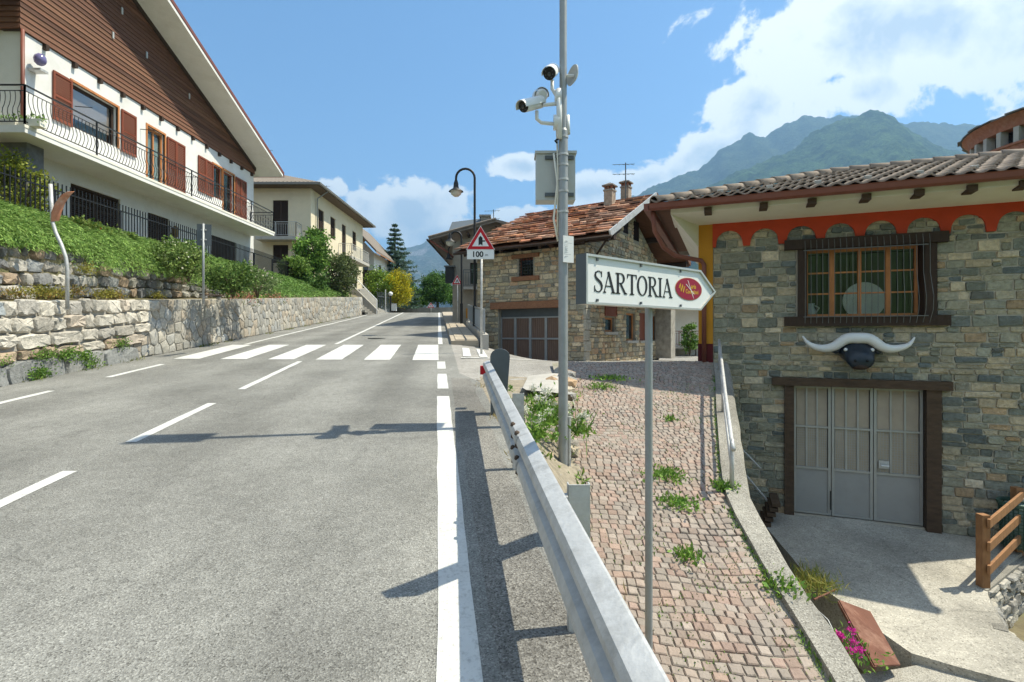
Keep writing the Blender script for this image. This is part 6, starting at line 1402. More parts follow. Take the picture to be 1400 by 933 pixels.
for x in (-3.6, -2.2, -.8): mb = MB(); mb.bar((x, 26.25, zA + (x + 4.15) * .23 - .12), (x, 28, zA + (x + 4.15) * .23 - .12), .1, .14); mb.build('rafter', M['dark_wood'], rf2)
mb = MB(); mb.obox(V((-2.3, 28.2, (HY - 308) / FPX * 28.2)), V((1.0, 0, .12)), V((0, .8, .4)), V((0, -.02, .05))); mb.build('solar_panel', M['dark_grey'], gh)
mb = MB(); mb.box(-1.68, -1.22, 28.3, 28.8, 5.0, 6.35); c_ = mb.build('chimney', M['kerbc'], gh); mb = MB(); mb.box(-1.76, -1.14, 28.22, 28.88, 6.35, 6.45); mb.build('cap', M['kerbc'], c_)
antenna(gh, (-1.0, 28.6, 5.1), 1.7)
mb = MB(); mb.tube([(-4.1, 26.3, zA), (-3.3, 26.6, zA - .5), (-3.0, 26.9, zA - .75)], .05, 8); mb.build('downpipe', M['copper'], gh, smooth=True)
mb = MB(); G_.box(mb, .6, 2.6, 2.3, 2.42, 0, .5); b_ = mb.build('balcony', M['concrete'], gh); railing(b_, G_.w(.6, 2.42, .48), G_.w(2.6, 2.42, .48), .85, .12, False, 1.0, bm='dark_grey')
mb = MB(); G_.box(mb, .7, 1.9, .85, 1.35, .0, .06); mb.build('ochre_panel', M['ochre'], gh)
# house seen through the gap beside the ochre pier
rh = thing('rear_house', (10.5, 31, -1.6), 'cream house with red balcony in the gap beside the ochre pier', 'house'); q = PL((8.2, 30.0), (1, 0)); mb = MB(); q.wall(mb, 0, 5, -2.2, 1.9, [(.35, .8, .1, .95), (2.6, 3.4, -.6, 1.0)], .2); mb.build('wall', M['ivory'], rh)
window(rh, q, .35, .8, .1, .95, 'dark_wood', 0, 0); window(rh, q, 2.6, 3.4, -.6, 1.0, 'dark_wood', 0, 0)
mb = MB(); q.box(mb, -.3, 2.2, -.75, -.6, 0, 1.2); b_ = mb.build('balcony', M['concrete'], rh); railing(b_, q.w(-.3, -.6, 1.15), q.w(2.2, -.6, 1.15), .8, .12, False, 1.2, bm='shutter')
mb = MB(); q.box(mb, -.3, 5.3, 1.85, 2.05, -.2, 1.4); mb.build('roof_edge', M['soffit_wood'], rh); mb = MB(); q.box(mb, 1.9, 2.15, -2.2, -.75, .9, 1.15); mb.build('column', M['concrete'], rh)
mb = MB(); q.box(mb, -.2, .3, -2.2, -1.0, .7, 1.2); mb.build('gate_pillar', M['concrete'], rh)
shrub('potted_shrub', 'leafy green shrub between the rear house and ochre pier', at(943, 462, 27.5), (.35, .35, .8), 26, 50, .13, (.07, .17, .03), (.18, .30, .06))

# ================================================================ pavement railing on a low wall
pr_ = thing('pavement_railing', (xroad(1.35, 19), 19, zr(19)), 'grey vertical bar railing on a low white wall beside the pavement', 'railing')
mb = MB(); vs = []
for Y in (15.6, 24.5):
    x = xroad(1.34, Y)
    for dx_, dz_ in ((0, -.7), (0, .30), (.18, .30), (.18, -.7)): vs.append((x + dx_, Y, zr(Y) + dz_ + (.02 if Y < 20 else 0)))
mb.add(vs, [(0, 4, 5, 1), (1, 5, 6, 2), (2, 6, 7, 3), (0, 1, 2, 3), (7, 6, 5, 4)]); mb.build('low_wall', M['concrete'], pr_)
Yn, Yf = 15.9, 24.3; pA = V((xroad(1.42, Yn), Yn, zr(Yn) + .30)); pB = V((xroad(1.42, Yf), Yf, zr(Yf) + .30))
for z in (.75, .08): mb = MB(); mb.bar(pA + V((0, 0, z)), pB + V((0, 0, z)), .04); mb.build('rail', M['pole'], pr_)
n = 70
for i in range(n + 1):
    c = pA + (pB - pA) * i / n; mb = MB(); mb.bar(c + V((0, 0, 0 if i % 14 == 0 else .08)), c + V((0, 0, .75)), .045 if i % 14 == 0 else .016); mb.build('post' if i % 14 == 0 else 'bar', M['pole'], pr_)
# ================================================================ guard rail
def grp(Y, lat, h): u = .52 + .03 * (Y - 2); return V((xroad(u - lat, Y), Y, zr(Y) + h))
grl = thing('guard_rail', (xroad(.5, 3), 3, zr(3)), 'galvanised crash barrier with W profile beam along the right road edge', 'guard rail')
prof = [(0, .335), (.012, .335), (.020, .350), (.066, .392), (.080, .415), (.080, .445), (.068, .470), (.022, .498), (.022, .522), (.068, .552), (.080, .575), (.080, .600), (.066, .622), (.020, .640), (.004, .644)]
mb = MB(); vs = []; Ys = np.arange(-7, 6.95, .25); n = len(prof)
for Y in Ys:
    for l, h in prof: vs.append(grp(Y, l, h + .004 * noise.noise(V((Y, 0, 5)))))
o_ = len(vs)
for Y in Ys:
    for l, h in prof: vs.append(grp(Y, l - .008, h))
m_ = len(Ys); fs = [(j * n + i, j * n + i + 1, (j + 1) * n + i + 1, (j + 1) * n + i) for j in range(m_ - 1) for i in range(n - 1)]; fs += [tuple(o_ + x for x in f[::-1]) for f in fs]
fs += [((m_ - 1) * n + i, (m_ - 1) * n + i + 1, o_ + (m_ - 1) * n + i + 1, o_ + (m_ - 1) * n + i) for i in range(n - 1)] + [(j * n + n - 1, (j + 1) * n + n - 1, o_ + (j + 1) * n + n - 1, o_ + j * n + n - 1) for j in range(m_ - 1)]
mb.add(vs, fs); mb.build('beam', M['galv'], grl, smooth=18)
for Y in (-4.15, -2.0, .15, 2.3, 4.45, 6.6):
    c = grp(Y, -.08, 0); mb = MB(); x0, x1 = c.x - .035, c.x + .055
    mb.box(x0, x1, Y - .004, Y + .004, c.z - .35, c.z + .645); mb.box(x0 - .004, x0 + .002, Y + .004, Y + .045, c.z - .35, c.z + .645); mb.box(x1 - .002, x1 + .004, Y + .004, Y + .045, c.z - .35, c.z + .645); mb.build('post', M['galv'], grl)
    mb = MB(); mb.box(c.x - .075, c.x - .04, Y - .03, Y + .03, c.z + .36, c.z + .60); mb.build('spacer', M['galv'], grl)
M['bolt'] = mat('rusty_bolt', (.085, .06, .045), .8, .3, 20)
for Y in (.6, 3.35):       # lap joint with bolts
    mb = MB(); vs = []
    for y_ in (Y - .18, Y + .18):
        for l, h in prof: vs.append(grp(y_, l + .004, h))
    mb.add(vs, [(i, i + 1, n + i + 1, n + i) for i in range(n - 1)]); mb.build('lap_plate', M['galv'], grl, smooth=18)
    for y_ in (Y - .11, Y + .11):
        for h, l in ((.625, .068), (.548, .066), (.473, .068), (.384, .062)):
            mb = MB(); mb.ico(grp(y_, l, h), .019, 1, (1, 1.5, 1)); mb.build('bolt', M['bolt'], grl, smooth=True)
c = grp(6.93, .05, .60); mb = MB(); mb.box(c.x - .05, c.x + .03, 6.84, 6.96, c.z - .16, c.z - .05); mb.build('reflector', M['signred'], grl)
c = grp(6.72, -.14, 0); mb = MB(); ol = []; w_ = .125; ht = .80
for k_ in range(13): t = math.pi * k_ / 12; ol.append((c.x + w_ * math.cos(t) * (1 if k_ < 7 else .95), c.z + ht - .10 + .10 * math.sin(t)))
ol += [(c.x - w_ * .9, c.z - .2), (c.x + w_ * .55, c.z - .2), (c.x + w_ * .8, c.z + .35)]
mb.prism([(x, 6.50, z) for x, z in ol], (0, .11, 0)); mb.build('end_terminal', M['dark_grey'], grl, smooth=40)

# ================================================================ camera pole
PX, PY = .583, 6.0; zt1 = (HY - 180) / FPX * PY
cp = thing('camera_pole', (PX, PY, zr(6)), 'tall grey pole carrying surveillance cameras, a dish and a grey cabinet', 'pole')
mb = MB(); mb.tube([(PX, PY, -1.95), (PX, PY, zt1)], .054, 16); mb.tube([(PX, PY, zt1), (PX, PY, zt1 + .03)], [.054, .042], 16, False); mb.tube([(PX, PY, zt1 + .02), (PX, PY, 6.2)], .042, 16); mb.build('shaft', M['pole'], cp, smooth=40)
def ap(px_, py_, dy_=0): return at(px_, py_, PY + dy_)
for y_ in (188, 212, 226, 262, 290, 246): mb = MB(); mb.lathe((PX, PY, ap(0, y_).z), [(.056, -.012), (.060, -.012), (.060, .012), (.056, .012)], 16); mb.build('band_clamp', M['galv'], cp)
mb = MB(); p0, p1 = ap(733, 275, .12), ap(786, 212, .12); mb.box(p0.x, p1.x, PY + .08, PY + .30, p0.z, p1.z); mb.prism([(p0.x - .015, PY + .06, p1.z), (p1.x + .015, PY + .06, p1.z), (p1.x + .015, PY + .32, p1.z), (p0.x - .015, PY + .32, p1.z)], (0, 0, .03)); cb = mb.build('cabinet', M['cabinet'], cp)
for z in (p0.z + .06, p1.z - .05): mb = MB(); mb.box(p0.x + .1, p1.x - .02, PY + .058, PY + .078, z - .02, z + .02); mb.build('mounting_strut', M['dark_grey'], cb)
mb = MB(); mb.tube([ap(757, 210, -.0), ap(762, 250), ap(757, 300), ap(763, 330)], .012, 6); mb.tube([ap(761, 175), ap(763, 240), ap(762, 320)], .010, 6); mb.build('cable', M['ivory'], cp, smooth=True)
mb = MB(); q0 = ap(768, 360, -.07); mb.obox(ap(777, 341, -.06), V((.062, .035, 0)), V((-.002, .004, 0)), V((0, 0, .15))); nb = mb.build('notice_sheet', M['signwhite'], cp)
for k_ in range(9):
    mb = MB(); c = ap(776.5, 330 + k_ * 2.6, -.066); mb.obox(c, V((.045 * random.uniform(.6, 1), .025, 0)), V((-.0008, .0016, 0)), V((0, 0, .0022))); mb.build('text_line', mat('faint_print', (.45, .46, .48), .6, .1), nb)
def bullet(face, back, r, up=V((0, 0, 1)), dark_back=False):
    face, back = V(face), V(back); d = (face - back).normalized(); mb = MB(); mb.tube([back - d * .02, back, back + (face - back) * .1, face], [r * .6, r * .85, r * .95, r * .95], 16); b = mb.build('camera_body', M['cwhite'], cp, smooth=40)
    mb = MB(); mb.tube([face, face + d * .012], [r * .95, r * .9], 16); mb.build('lens_face', M['cblack'], b)
    sd_ = d.cross(up).normalized(); u = sd_.cross(d); mb = MB(); vs = []; m = 9
    for e in (back + d * .02, face + d * .05):
        for rr_ in (r * 1.08, r * 1.16):
            for k_ in range(m): t = math.pi * (-.05 + 1.1 * k_ / (m - 1)); vs.append(e + sd_ * math.cos(t) * rr_ + u * math.sin(t) * rr_)
    mb.add(vs, [f for k_ in range(m - 1) for f in ((k_, k_ + 1, 2 * m + k_ + 1, 2 * m + k_), (m + k_, 3 * m + k_, 3 * m + k_ + 1, m + k_ + 1), (2 * m + k_, 2 * m + k_ + 1, 3 * m + k_ + 1, 3 * m + k_), (k_, m + k_, m + k_ + 1, k_ + 1))]); mb.build('sun_shield', M['cwhite'], b, smooth=40)
    for i, j in ((-.5, .45), (.5, .45), (-.55, -.1), (.55, -.1), (-.3, -.55), (.3, -.55)): mb = MB(); mb.ico(face + d * .012 + sd_ * r * i + u * r * j, r * .10, 1); mb.build('infrared_lamp', M['dark_grey'], b)
    mb = MB(); mb.tube([face + d * .01, face + d * .02], r * .32, 12); mb.build('lens', M['glass'], b, smooth=True); return b
bullet(ap(751, 101, -.16), ap(756, 97, .10), .072)
bullet(ap(716, 146, -.20), ap(741, 140, .04), .066)
bullet(ap(738, 132, .28), ap(741, 130, .02), .075)
def joint(p, r, h=.05): mb = MB(); mb.lathe(p, [(.001, -h), (r, -h), (r, h), (.001, h)], 18, 'X'); return mb
for px_, py_, r in ((763, 134, .085), (761, 168, .085)): joint(ap(px_, py_, -.02), r, .035).build('junction_box', M['cwhite'], cp, smooth=40)
for pts in ([(755, 110), (755, 122), (760, 130), (764, 134)], [(742, 144), (752, 143), (762, 142)], [(734, 152), (734, 163), (740, 168), (760, 170)]):
    mb = MB(); mb.tube([ap(x, y, -.05) for x, y in pts], .021, 10); mb.build('bracket_arm', M['cwhite'], cp, smooth=True)
mb = MB(); mb.tube([ap(764, 122, -.07), ap(765, 190, -.07)], .03, 10); mb.tube([ap(776, 158, .0), ap(777, 184, 0)], .022, 8); mb.build('mounting_tube', M['cwhite'], cp, smooth=True)
mb = MB(); dc = ap(785, 104); dn = V((-.75, -.35, .1)).normalized(); s1_ = dn.cross(V((0, 0, 1))).normalized(); s2_ = s1_.cross(dn); ringv = []
for j, (r, e) in enumerate(((.001, .0), (.07, .008), (.115, .03), (.118, .02), (.07, -.012), (.001, -.02))):
    for k_ in range(20): t = 6.283 * k_ / 20; ringv.append(dc + (s1_ * math.cos(t) + s2_ * math.sin(t)) * r + dn * e)
mb.add(ringv, [(j * 20 + k_, j * 20 + (k_ + 1) % 20, (j + 1) * 20 + (k_ + 1) % 20, (j + 1) * 20 + k_) for j in range(5) for k_ in range(20)]); mb.build('dish', M['cabinet'], cp, smooth=40)
mb = MB(); mb.tube([V((PX, PY, dc.z)), dc], .02, 8); mb.build('dish_arm', M['cwhite'], cp)
mb = MB(); mb.tube([ap(763, 190, -.06), ap(759, 193, -.08), ap(762, 196, -.07)], .012, 6); mb.build('cable_loop', M['cblack'], cp, smooth=True)
mb = MB(); mb.obox(V((PX - .12, PY + .02, 5.75)), V((.02, 0, .01)), V((0, .17, 0)), V((-.08, 0, .48))); mb.build('solar_panel', M['dark_grey'], cp)
mb = MB(); mb.tube([(PX + .07, PY, -1.7), (PX + .07, PY, ap(0, 570).z)], .018, 8); mb.build('conduit', M['galv'], cp)

# ================================================================ SARTORIA direction sign
SG = PL((.378, 2.72), (.85, .72)); aT, zT_ = SG.px(976.5, 401); aS, _ = SG.px(956, 370); z0s, z1s = .163, .416; zm_ = (z0s + z1s) / 2
sg = thing('direction_sign', SG.w(.55, zramp(3), -.02), 'white SARTORIA arrow sign with red oval emblem on a grey post', 'sign')
ol = [(0, z0s), (aS, z0s), (aT, zm_), (aS, z1s), (0, z1s)]
mb = MB(); mb.prism([SG.w(a, z, -.048) for a, z in ol], V((SG.n[0], SG.n[1], 0)) * .048); pnl = mb.build('panel', M['signwhite'], sg)
cxs, czs = .5, zm_
def ring_frame(ol, e, d0, d1):
    n = len(ol); inn = []
    for i in range(n):        # inset polygon
        p0, p1, p2 = V((*ol[i - 1], 0)), V((*ol[i], 0)), V((*ol[(i + 1) % n], 0)); e1 = (p1 - p0).normalized(); e2 = (p2 - p1).normalized(); n1, n2 = V((-e1.y, e1.x, 0)), V((-e2.y, e2.x, 0)); b = (n1 + n2); b = b / max(.3, b.dot(n1)); q = p1 + b * e; inn.append((q.x, q.y))
    vs = [SG.w(*p, d) for d in (d0, d1) for p in ol] + [SG.w(*p, d) for d in (d0, d1) for p in inn]; mb = MB(); fs = []
    for i in range(n):
        j = (i + 1) % n; fs += [(i, j, n + j, n + i), (2 * n + j, 2 * n + i, 3 * n + i, 3 * n + j), (n + i, n + j, 3 * n + j, 3 * n + i), (j, i, 2 * n + i, 2 * n + j)]
    mb.add(vs, fs); return mb
M['alu'] = mat('aluminium', (.55, .54, .50), .4, .08, 8, bump=.05, metal=.6)
ring_frame([(a + (-.004 if a == 0 else .003), z + (.004 if z > zm_ else -.004 if z < zm_ else 0)) for a, z in ol], .012, -.056, .012).build('frame', M['alu'], sg)
mb = MB(); SG.box(mb, -.008, -.0045, z0s - .004, z1s + .004, -.058, .012); mb.build('end_plate', M['dark_grey'], sg)
for a in (.09, .47, .88):
    for z, s_ in ((z0s + .012, 1), (z1s - .012, -1)): mb = MB(); SG.box(mb, a - .006, a + .006, min(z, z + s_ * .014), max(z, z + s_ * .014), .001, .010); mb.build('clip', M['dark_grey'], sg)
aPo = SG.px(888, 430, -.07)[0]; mb = MB(); p = SG.w(aPo, 0, -.075); mb.tube([(p.x, p.y, zramp(p.y) - .3), (p.x, p.y, .40)], .023, 14); mb.build('post', M['pole'], sg, smooth=40)
for z in (.21, .37): mb = MB(); SG.box(mb, aPo - .05, aPo + .05, z - .012, z + .012, -.10, -.046); mb.build('bracket', M['galv'], sg)
# serif letters from strokes; unit box height 1
def letter(ch):
    P_ = []
    def poly(*p): P_.append(list(p))
    def serif(x0, x1, y, up): poly((x0, y), (x1, y), (x1, y + .035 * up), ((x0 + x1) / 2 + .05, y + .07 * up), ((x0 + x1) / 2 - .05, y + .07 * up), (x0, y + .035 * up))
    def stroke(pts, ws):
        for i in range(len(pts) - 1):
            (x0, y0), (x1, y1) = pts[i], pts[i + 1]; dx_, dy_ = x1 - x0, y1 - y0
            def nn(k_):
                a, b = pts[max(0, k_ - 1)], pts[min(len(pts) - 1, k_ + 1)]; l = math.hypot(b[0] - a[0], b[1] - a[1]); return -(b[1] - a[1]) / l, (b[0] - a[0]) / l
            n0, n1 = nn(i), nn(i + 1); w0, w1 = ws[i] / 2, ws[i + 1] / 2
            poly((x0 - n0[0] * w0, y0 - n0[1] * w0), (x1 - n1[0] * w1, y1 - n1[1] * w1), (x1 + n1[0] * w1, y1 + n1[1] * w1), (x0 + n0[0] * w0, y0 + n0[1] * w0))
    def arc(cx_, cy_, rx_, ry_, t0, t1, n, wthin, wthick):
        pts = []; ws = []
        for k_ in range(n + 1): t = t0 + (t1 - t0) * k_ / n; pts.append((cx_ + rx_ * math.cos(t), cy_ + ry_ * math.sin(t))); ws.append(wthin + (wthick - wthin) * abs(math.cos(t)))
        stroke(pts, ws)
    if ch == 'A':
        stroke([(.06, .02), (.33, .98)], [.045, .045]); stroke([(.30, 1.0), (.60, .02)], [.12, .12]); poly((.16, .30), (.48, .30), (.47, .345), (.17, .345)); serif(0, .17, 0, 1); serif(.46, .72, 0, 1); return P_, .70
    if ch == 'R':
        poly((.10, 0), (.22, 0), (.22, 1), (.10, 1)); serif(.02, .30, 0, 1); serif(.02, .25, 1, -1); poly((.22, .955), (.32, .955), (.32, 1), (.22, 1)); poly((.22, .49), (.32, .49), (.32, .535), (.22, .535)); arc(.32, .745, .20, .235, math.pi / 2, -math.pi / 2, 12, .04, .11); stroke([(.30, .52), (.60, .02)], [.10, .11]); serif(.52, .72, 0, 1); return P_, .70
    if ch == 'T':
        poly((.26, 0), (.38, 0), (.38, 1), (.26, 1)); serif(.18, .46, 0, 1); poly((.02, .95), (.62, .95), (.62, 1), (.02, 1)); poly((.02, .78), (.05, .78), (.09, .96), (.02, .96)); poly((.59, .78), (.62, .78), (.62, .96), (.55, .96)); return P_, .64
    if ch == 'O':
        arc(.34, .5, .28, .475, 0, 2 * math.pi, 32, .045, .12); return P_, .70
    if ch == 'I':
        poly((.10, 0), (.22, 0), (.22, 1), (.10, 1)); serif(.02, .30, 0, 1); serif(.02, .30, 1, -1); return P_, .34
    if ch == 'S':
        k_ = [(.46, .82), (.43, .92), (.34, .975), (.24, .97), (.13, .90), (.10, .78), (.15, .66), (.27, .56), (.40, .45), (.47, .32), (.46, .17), (.38, .06), (.27, .02), (.16, .05), (.09, .14), (.07, .24)]
        stroke(k_, [.03, .04, .045, .05, .075, .095, .11, .125, .125, .11, .09, .065, .05, .045, .04, .03]); poly((.44, .72), (.475, .72), (.475, .99), (.45, .99)); poly((.055, .01), (.08, .01), (.09, .30), (.055, .30)); return P_, .54
a_s, a_e = SG.px(811, 385)[0], SG.px(919, 395)[0]; cap = .115; zb_ = .225
word = [letter(c) for c in 'SARTORIA']; tot = sum(w for _, w in word); sxl = (a_e - a_s) / tot; a = a_s
for (P_, w), c_ in zip(word, 'SARTORIA'):
    mb = MB()
    for poly in P_:
        mb.prism([SG.w(a + x * sxl, zb_ + y * cap, .0008) for x, y in poly], V((SG.n[0], SG.n[1], 0)) * .0014)
    mb.build('letter', M['black'], pnl); a += w * sxl
a0, _ = SG.px(923, 395); a1, zz = SG.px(959, 396); ac = (a0 + a1) / 2; ra = (a1 - a0) / 2 * .98; rz = .069; zc_ = SG.px(941, 395.5)[1]
def disc(ra, rz, d0, d1, m, nm, par): mb = MB(); mb.prism([SG.w(ac + ra * math.cos(6.283 * k_ / 40), zc_ + rz * math.sin(6.283 * k_ / 40), d0) for k_ in range(40)], V((SG.n[0], SG.n[1], 0)) * (d1 - d0)); return mb.build(nm, m, par)
M['gold'] = mat('gold_print', (.62, .38, .03), .5, .1, 5, bump=0); disc(ra * 1.04, rz * 1.05, .0008, .0018, mat('gold_rim', (.55, .30, .16), .5, .1, 5, bump=0), 'emblem_rim', pnl); disc(ra, rz, .002, .003, mat('emblem_red', (.28, .010, .035), .5, .1, 5, bump=0), 'emblem', pnl)
axs = V((SG.r[0], SG.r[1], 0)); up = V((0, 0, 1))
text_mesh('emblem_text', 'aria', M['gold'], pnl, SG.w(ac + .05, zc_ + .018, .0036), axs, up, .040, bold=.0008, font_shear=.2); text_mesh('emblem_text', 'Confezioni', M['gold'], pnl, SG.w(ac + .035, zc_ - .017, .0036), axs, up, .036, bold=.0008, sx=.95)
mb = MB(); stp = [(-.115, .0), (-.10, .03), (-.092, -.02), (-.075, .025), (-.068, -.025), (-.05, .015)]
for p, q in zip(stp, stp[1:]): mb.bar(SG.w(ac + p[0], zc_ + p[1], .0038), SG.w(ac + q[0], zc_ + q[1], .0038), .006, .001, up=(SG.n[0], SG.n[1], 0))
mb.build('emblem_monogram', M['gold'], pnl)
mb = MB()
for p, q in (((-.015, .055), (.055, -.058)), ((-.035, .03), (.06, -.03)), ((.055, -.058), (.035, -.03))): mb.bar(SG.w(ac + p[0], zc_ + p[1], .0034), SG.w(ac + q[0], zc_ + q[1], .0034), .004, .0008, up=(SG.n[0], SG.n[1], 0))
mb.build('emblem_scissors', M['signwhite'], pnl)

# ================================================================ warning signs
def warn(px_, ytop, ybot, half, Y, base, label, glyph, plate=None):
    c = at(px_, ybot, Y); s = half / FPX * Y; apx = at(px_, ytop, Y); o = thing('warning_sign', (c.x, Y, base), label, 'road sign')
    def tri(k_): m = V((c.x, Y, c.z + (apx.z - c.z) / 3)); return [m + (p - m) * k_ for p in (V((c.x - s, Y, c.z)), V((c.x + s, Y, c.z)), V((c.x, Y, apx.z)))]
    mb = MB(); mb.prism([p + V((0, .0, 0)) for p in tri(1.06)], (0, .02, 0)); mb.build('plate', M['signwhite'], o)
    mb = MB(); mb.prism([p - V((0, .004, 0)) for p in tri(1.0)], (0, .003, 0)); mb.build('red_border', M['signred'], o)
    mb = MB(); mb.prism([p - V((0, .008, 0)) for p in tri(.62)], (0, .003, 0)); mb.build('white_field', M['signwhite'], o)
    mid = V((c.x, Y - .012, c.z + (apx.z - c.z) * .12)); h = (apx.z - c.z) * .46
    mb = MB()
    if glyph:
        w = h * .19; mb.prism([mid + V((x * h, 0, z * h)) for x, z in ((-.19, .08), (0, .22), (.19, .08), (.19, .82), (0, 1.02), (-.19, .82))], (0, .002, 0)); mb.prism([mid + V((x * h, 0, z * h)) for x, z in ((.19, .46), (.45, .46), (.45, .58), (.19, .58))], (0, .002, 0))
    else:
        mb.prism([mid + V((x * h, 0, z * h)) for x, z in ((-.4, .05), (-.25, .05), (0, .6), (.25, .05), (.4, .05), (.08, .85), (-.08, .85))], (0, .002, 0))
    mb.build('symbol', M['black'], o)
    zl = c.z
    if plate:
        y0, y1 = plate; a_, b_ = at(px_ - half * 1.0, y1, Y), at(px_ + half * 1.0, y0, Y); mb = MB(); mb.box(a_.x, b_.x, Y, Y + .018, a_.z, b_.z); pt_ = mb.build('distance_plate', M['signwhite'], o); zl = a_.z
        text_mesh('distance_text', '100', M['black'], pt_, (c.x - s * .22, Y - .003, (a_.z + b_.z) / 2), V((1, 0, 0)), V((0, 0, 1)), (b_.z - a_.z) * .85, bold=.006); text_mesh('distance_text', 'm', M['black'], pt_, (c.x + s * .45, Y - .003, (a_.z + b_.z) / 2 - .01), V((1, 0, 0)), V((0, 0, 1)), (b_.z - a_.z) * .42)
    mb = MB(); mb.tube([(c.x + .02, Y + .05, base - .2), (c.x + .02, Y + .05, apx.z - .15)], .03, 10); mb.build('post', M['galv'], o, smooth=True)
    for z in (c.z + .12, c.z + (apx.z - c.z) * .55): mb = MB(); mb.box(c.x - .06, c.x + .1, Y + .02, Y + .06, z - .015, z + .015); mb.build('bracket', M['galv'], o)
    return o
warn(657, 310, 341, 18.5, 13.5, zside(-.8, 13.5), 'triangular side road warning sign with 100 m plate beside the crossing', True, (342, 354.5))
warn(625, 376, 389, 7, 26.0, zr(26), 'small triangular warning sign on the pavement in front of the grey house', False)
warn(589, 414, 421, 4.5, 58, zr(56) + .2, 'small triangular warning sign below the round tree at the road bend', False)

# ================================================================ street lamps
def lamp(px_, Y, ytop, xl, yl, label):
    b = at(px_, 450, Y); b.z = zr(min(Y, 46)) + .1; o = thing('street_lamp', b, label, 'street lamp'); zt = at(0, ytop, Y).z; x1 = at(xl, 0, Y).x; zl = at(0, yl, Y).z; r = (b.x - x1) / 2
    pts = [(b.x, Y, b.z), (b.x, Y, zt - r)] + [(b.x - r + r * math.cos(t), Y, zt - r + r * math.sin(t)) for t in np.linspace(.3, math.pi, 10)] + [(x1, Y, zl + .2)]
    mb = MB(); mb.tube([(b.x, Y, b.z - .1), (b.x, Y, b.z + 1.0)], .075, 12); mb.tube(pts, .045, 12); mb.build('post', M['iron'], o, smooth=40)
    c = V((x1, Y, zl)); mb = MB(); mb.lathe(c, [(.001, .32), (.05, .32), (.09, .2), (.10, .06), (.12, .0), (.27, -.10), (.28, -.12), (.24, -.11)], 20); sh_ = mb.build('shade', M['iron'], o, smooth=40)
    mb = MB(); mb.lathe(c, [(.22, -.10), (.19, -.22), (.10, -.30), (.001, -.32)], 16); mb.build('lamp_glass', mat('frosted_glass', (.55, .55, .50), .3, .08, 5, bump=0), sh_, smooth=True)
lamp(649, 20, 231, 623.5, 258, 'tall black arched street lamp rising beside the warning sign with the 100 m plate')
lamp(631, 25.3, 317, 615.5, 328, 'black arched street lamp in front of the grey house wall')
# wall lantern on the grey house
o = thing('wall_lantern', (-3.4, 26.9, 2.6), 'dark bell lantern on a bracket at the grey house corner', 'lantern'); mb = MB(); e = at(613, 352, 26.6); mb.tube([(-3.05, 27, e.z + .75), (e.x, 26.7, e.z + .45), (e.x, 26.6, e.z + .15)], .025, 8); mb.build('bracket', M['iron'], o, smooth=True); mb = MB(); mb.lathe(e, [(.02, .2), (.08, .15), (.1, 0), (.22, -.12), (.001, -.1)], 14); mb.build('shade', M['iron'], o, smooth=True)
o = thing('notice_case', at(614, 375, 26.7), 'dark box lantern hanging from the grey house corner', 'box'); c = at(614.5, 375, 26.7); mb = MB(); mb.box(c.x - .2, c.x + .22, 26.6, 26.9, c.z - .45, c.z + .35); mb.build('case', M['iron'], o); mb = MB(); mb.prism([(c.x - .26, 26.55, c.z + .36), (c.x + .28, 26.55, c.z + .36), (c.x + .28, 26.95, c.z + .36), (c.x - .26, 26.95, c.z + .36)], (0, 0, .06)); mb.build('lid', M['dark_grey'], o)
# white disc sign on the left, modelled as a globe, no lamp
o = thing('disc_sign', (xroad(-6.3, 47), 47, zr(46)), 'white disc sign modelled as a globe on a dark post beside the low garden wall', 'lamp'); x = at(534, 0, 47).x; mb = MB(); zz = at(0, 402, 47).z; mb.tube([(x, 47, zr(46) - .2), (x, 47, zz - .15)], .07, 8); mb.build('post', M['iron'], o); mb = MB(); mb.ico((x, 47, zz), .2, 2); mb.build('globe', M['cwhite'], o, smooth=True)
o = thing('letter_box', (xroad(-6.1, 49), 49, zr(48)), 'small white utility box by the garden fence', 'box'); x = at(539, 0, 49).x; zz = at(0, 421, 49).z; mb = MB(); mb.box(x - .22, x + .22, 48.8, 49.1, zz - .3, zz + .35); mb.build('body', M['cwhite'], o); mb = MB(); mb.box(x - .25, x + .25, 48.77, 49.13, zz + .35, zz + .4); mb.build('lid', M['cabinet'], o)
mb = MB(); mb.tube([at(527, 432, 46.5), at(527, 396, 46.5)], .05, 8); mb.build('fence_post', M['galv'], None, label='thin grey post standing in front of the garden hedge', cat='post')
# ================================================================ trees at the end of the road
mbw = MB(); vs = []
for x, y in ((-16, 61.5), (-11, 60.5), (-6, 60.2), (-1, 59.5)):
    for d, z in ((0, 2.0), (0, 3.15), (.4, 3.15), (.4, 2.0)): vs.append((x, y + d, z))
mbw.add(vs, [(j * 4 + i, (j + 1) * 4 + i, (j + 1) * 4 + (i + 1) % 4, j * 4 + (i + 1) % 4) for j in range(3) for i in range(4)] + [(0, 1, 2, 3), (15, 14, 13, 12)]); mbw.build('boundary_wall', M['kerbc'], None, label='low grey stone wall closing the far end of the road', cat='wall')
gt = MB(); vs = [(x, y, z) for y, z in ((60.5, 2.4), (70, 2.6), (95, 1.0), (160, -5.5)) for x in (-60, -20, -8, 4, 20)]; gt.add(vs, [(j * 5 + i, j * 5 + i + 1, (j + 1) * 5 + i + 1, (j + 1) * 5 + i) for j in range(3) for i in range(4)]); gt.build('far_meadow', M['field'], kind='structure')
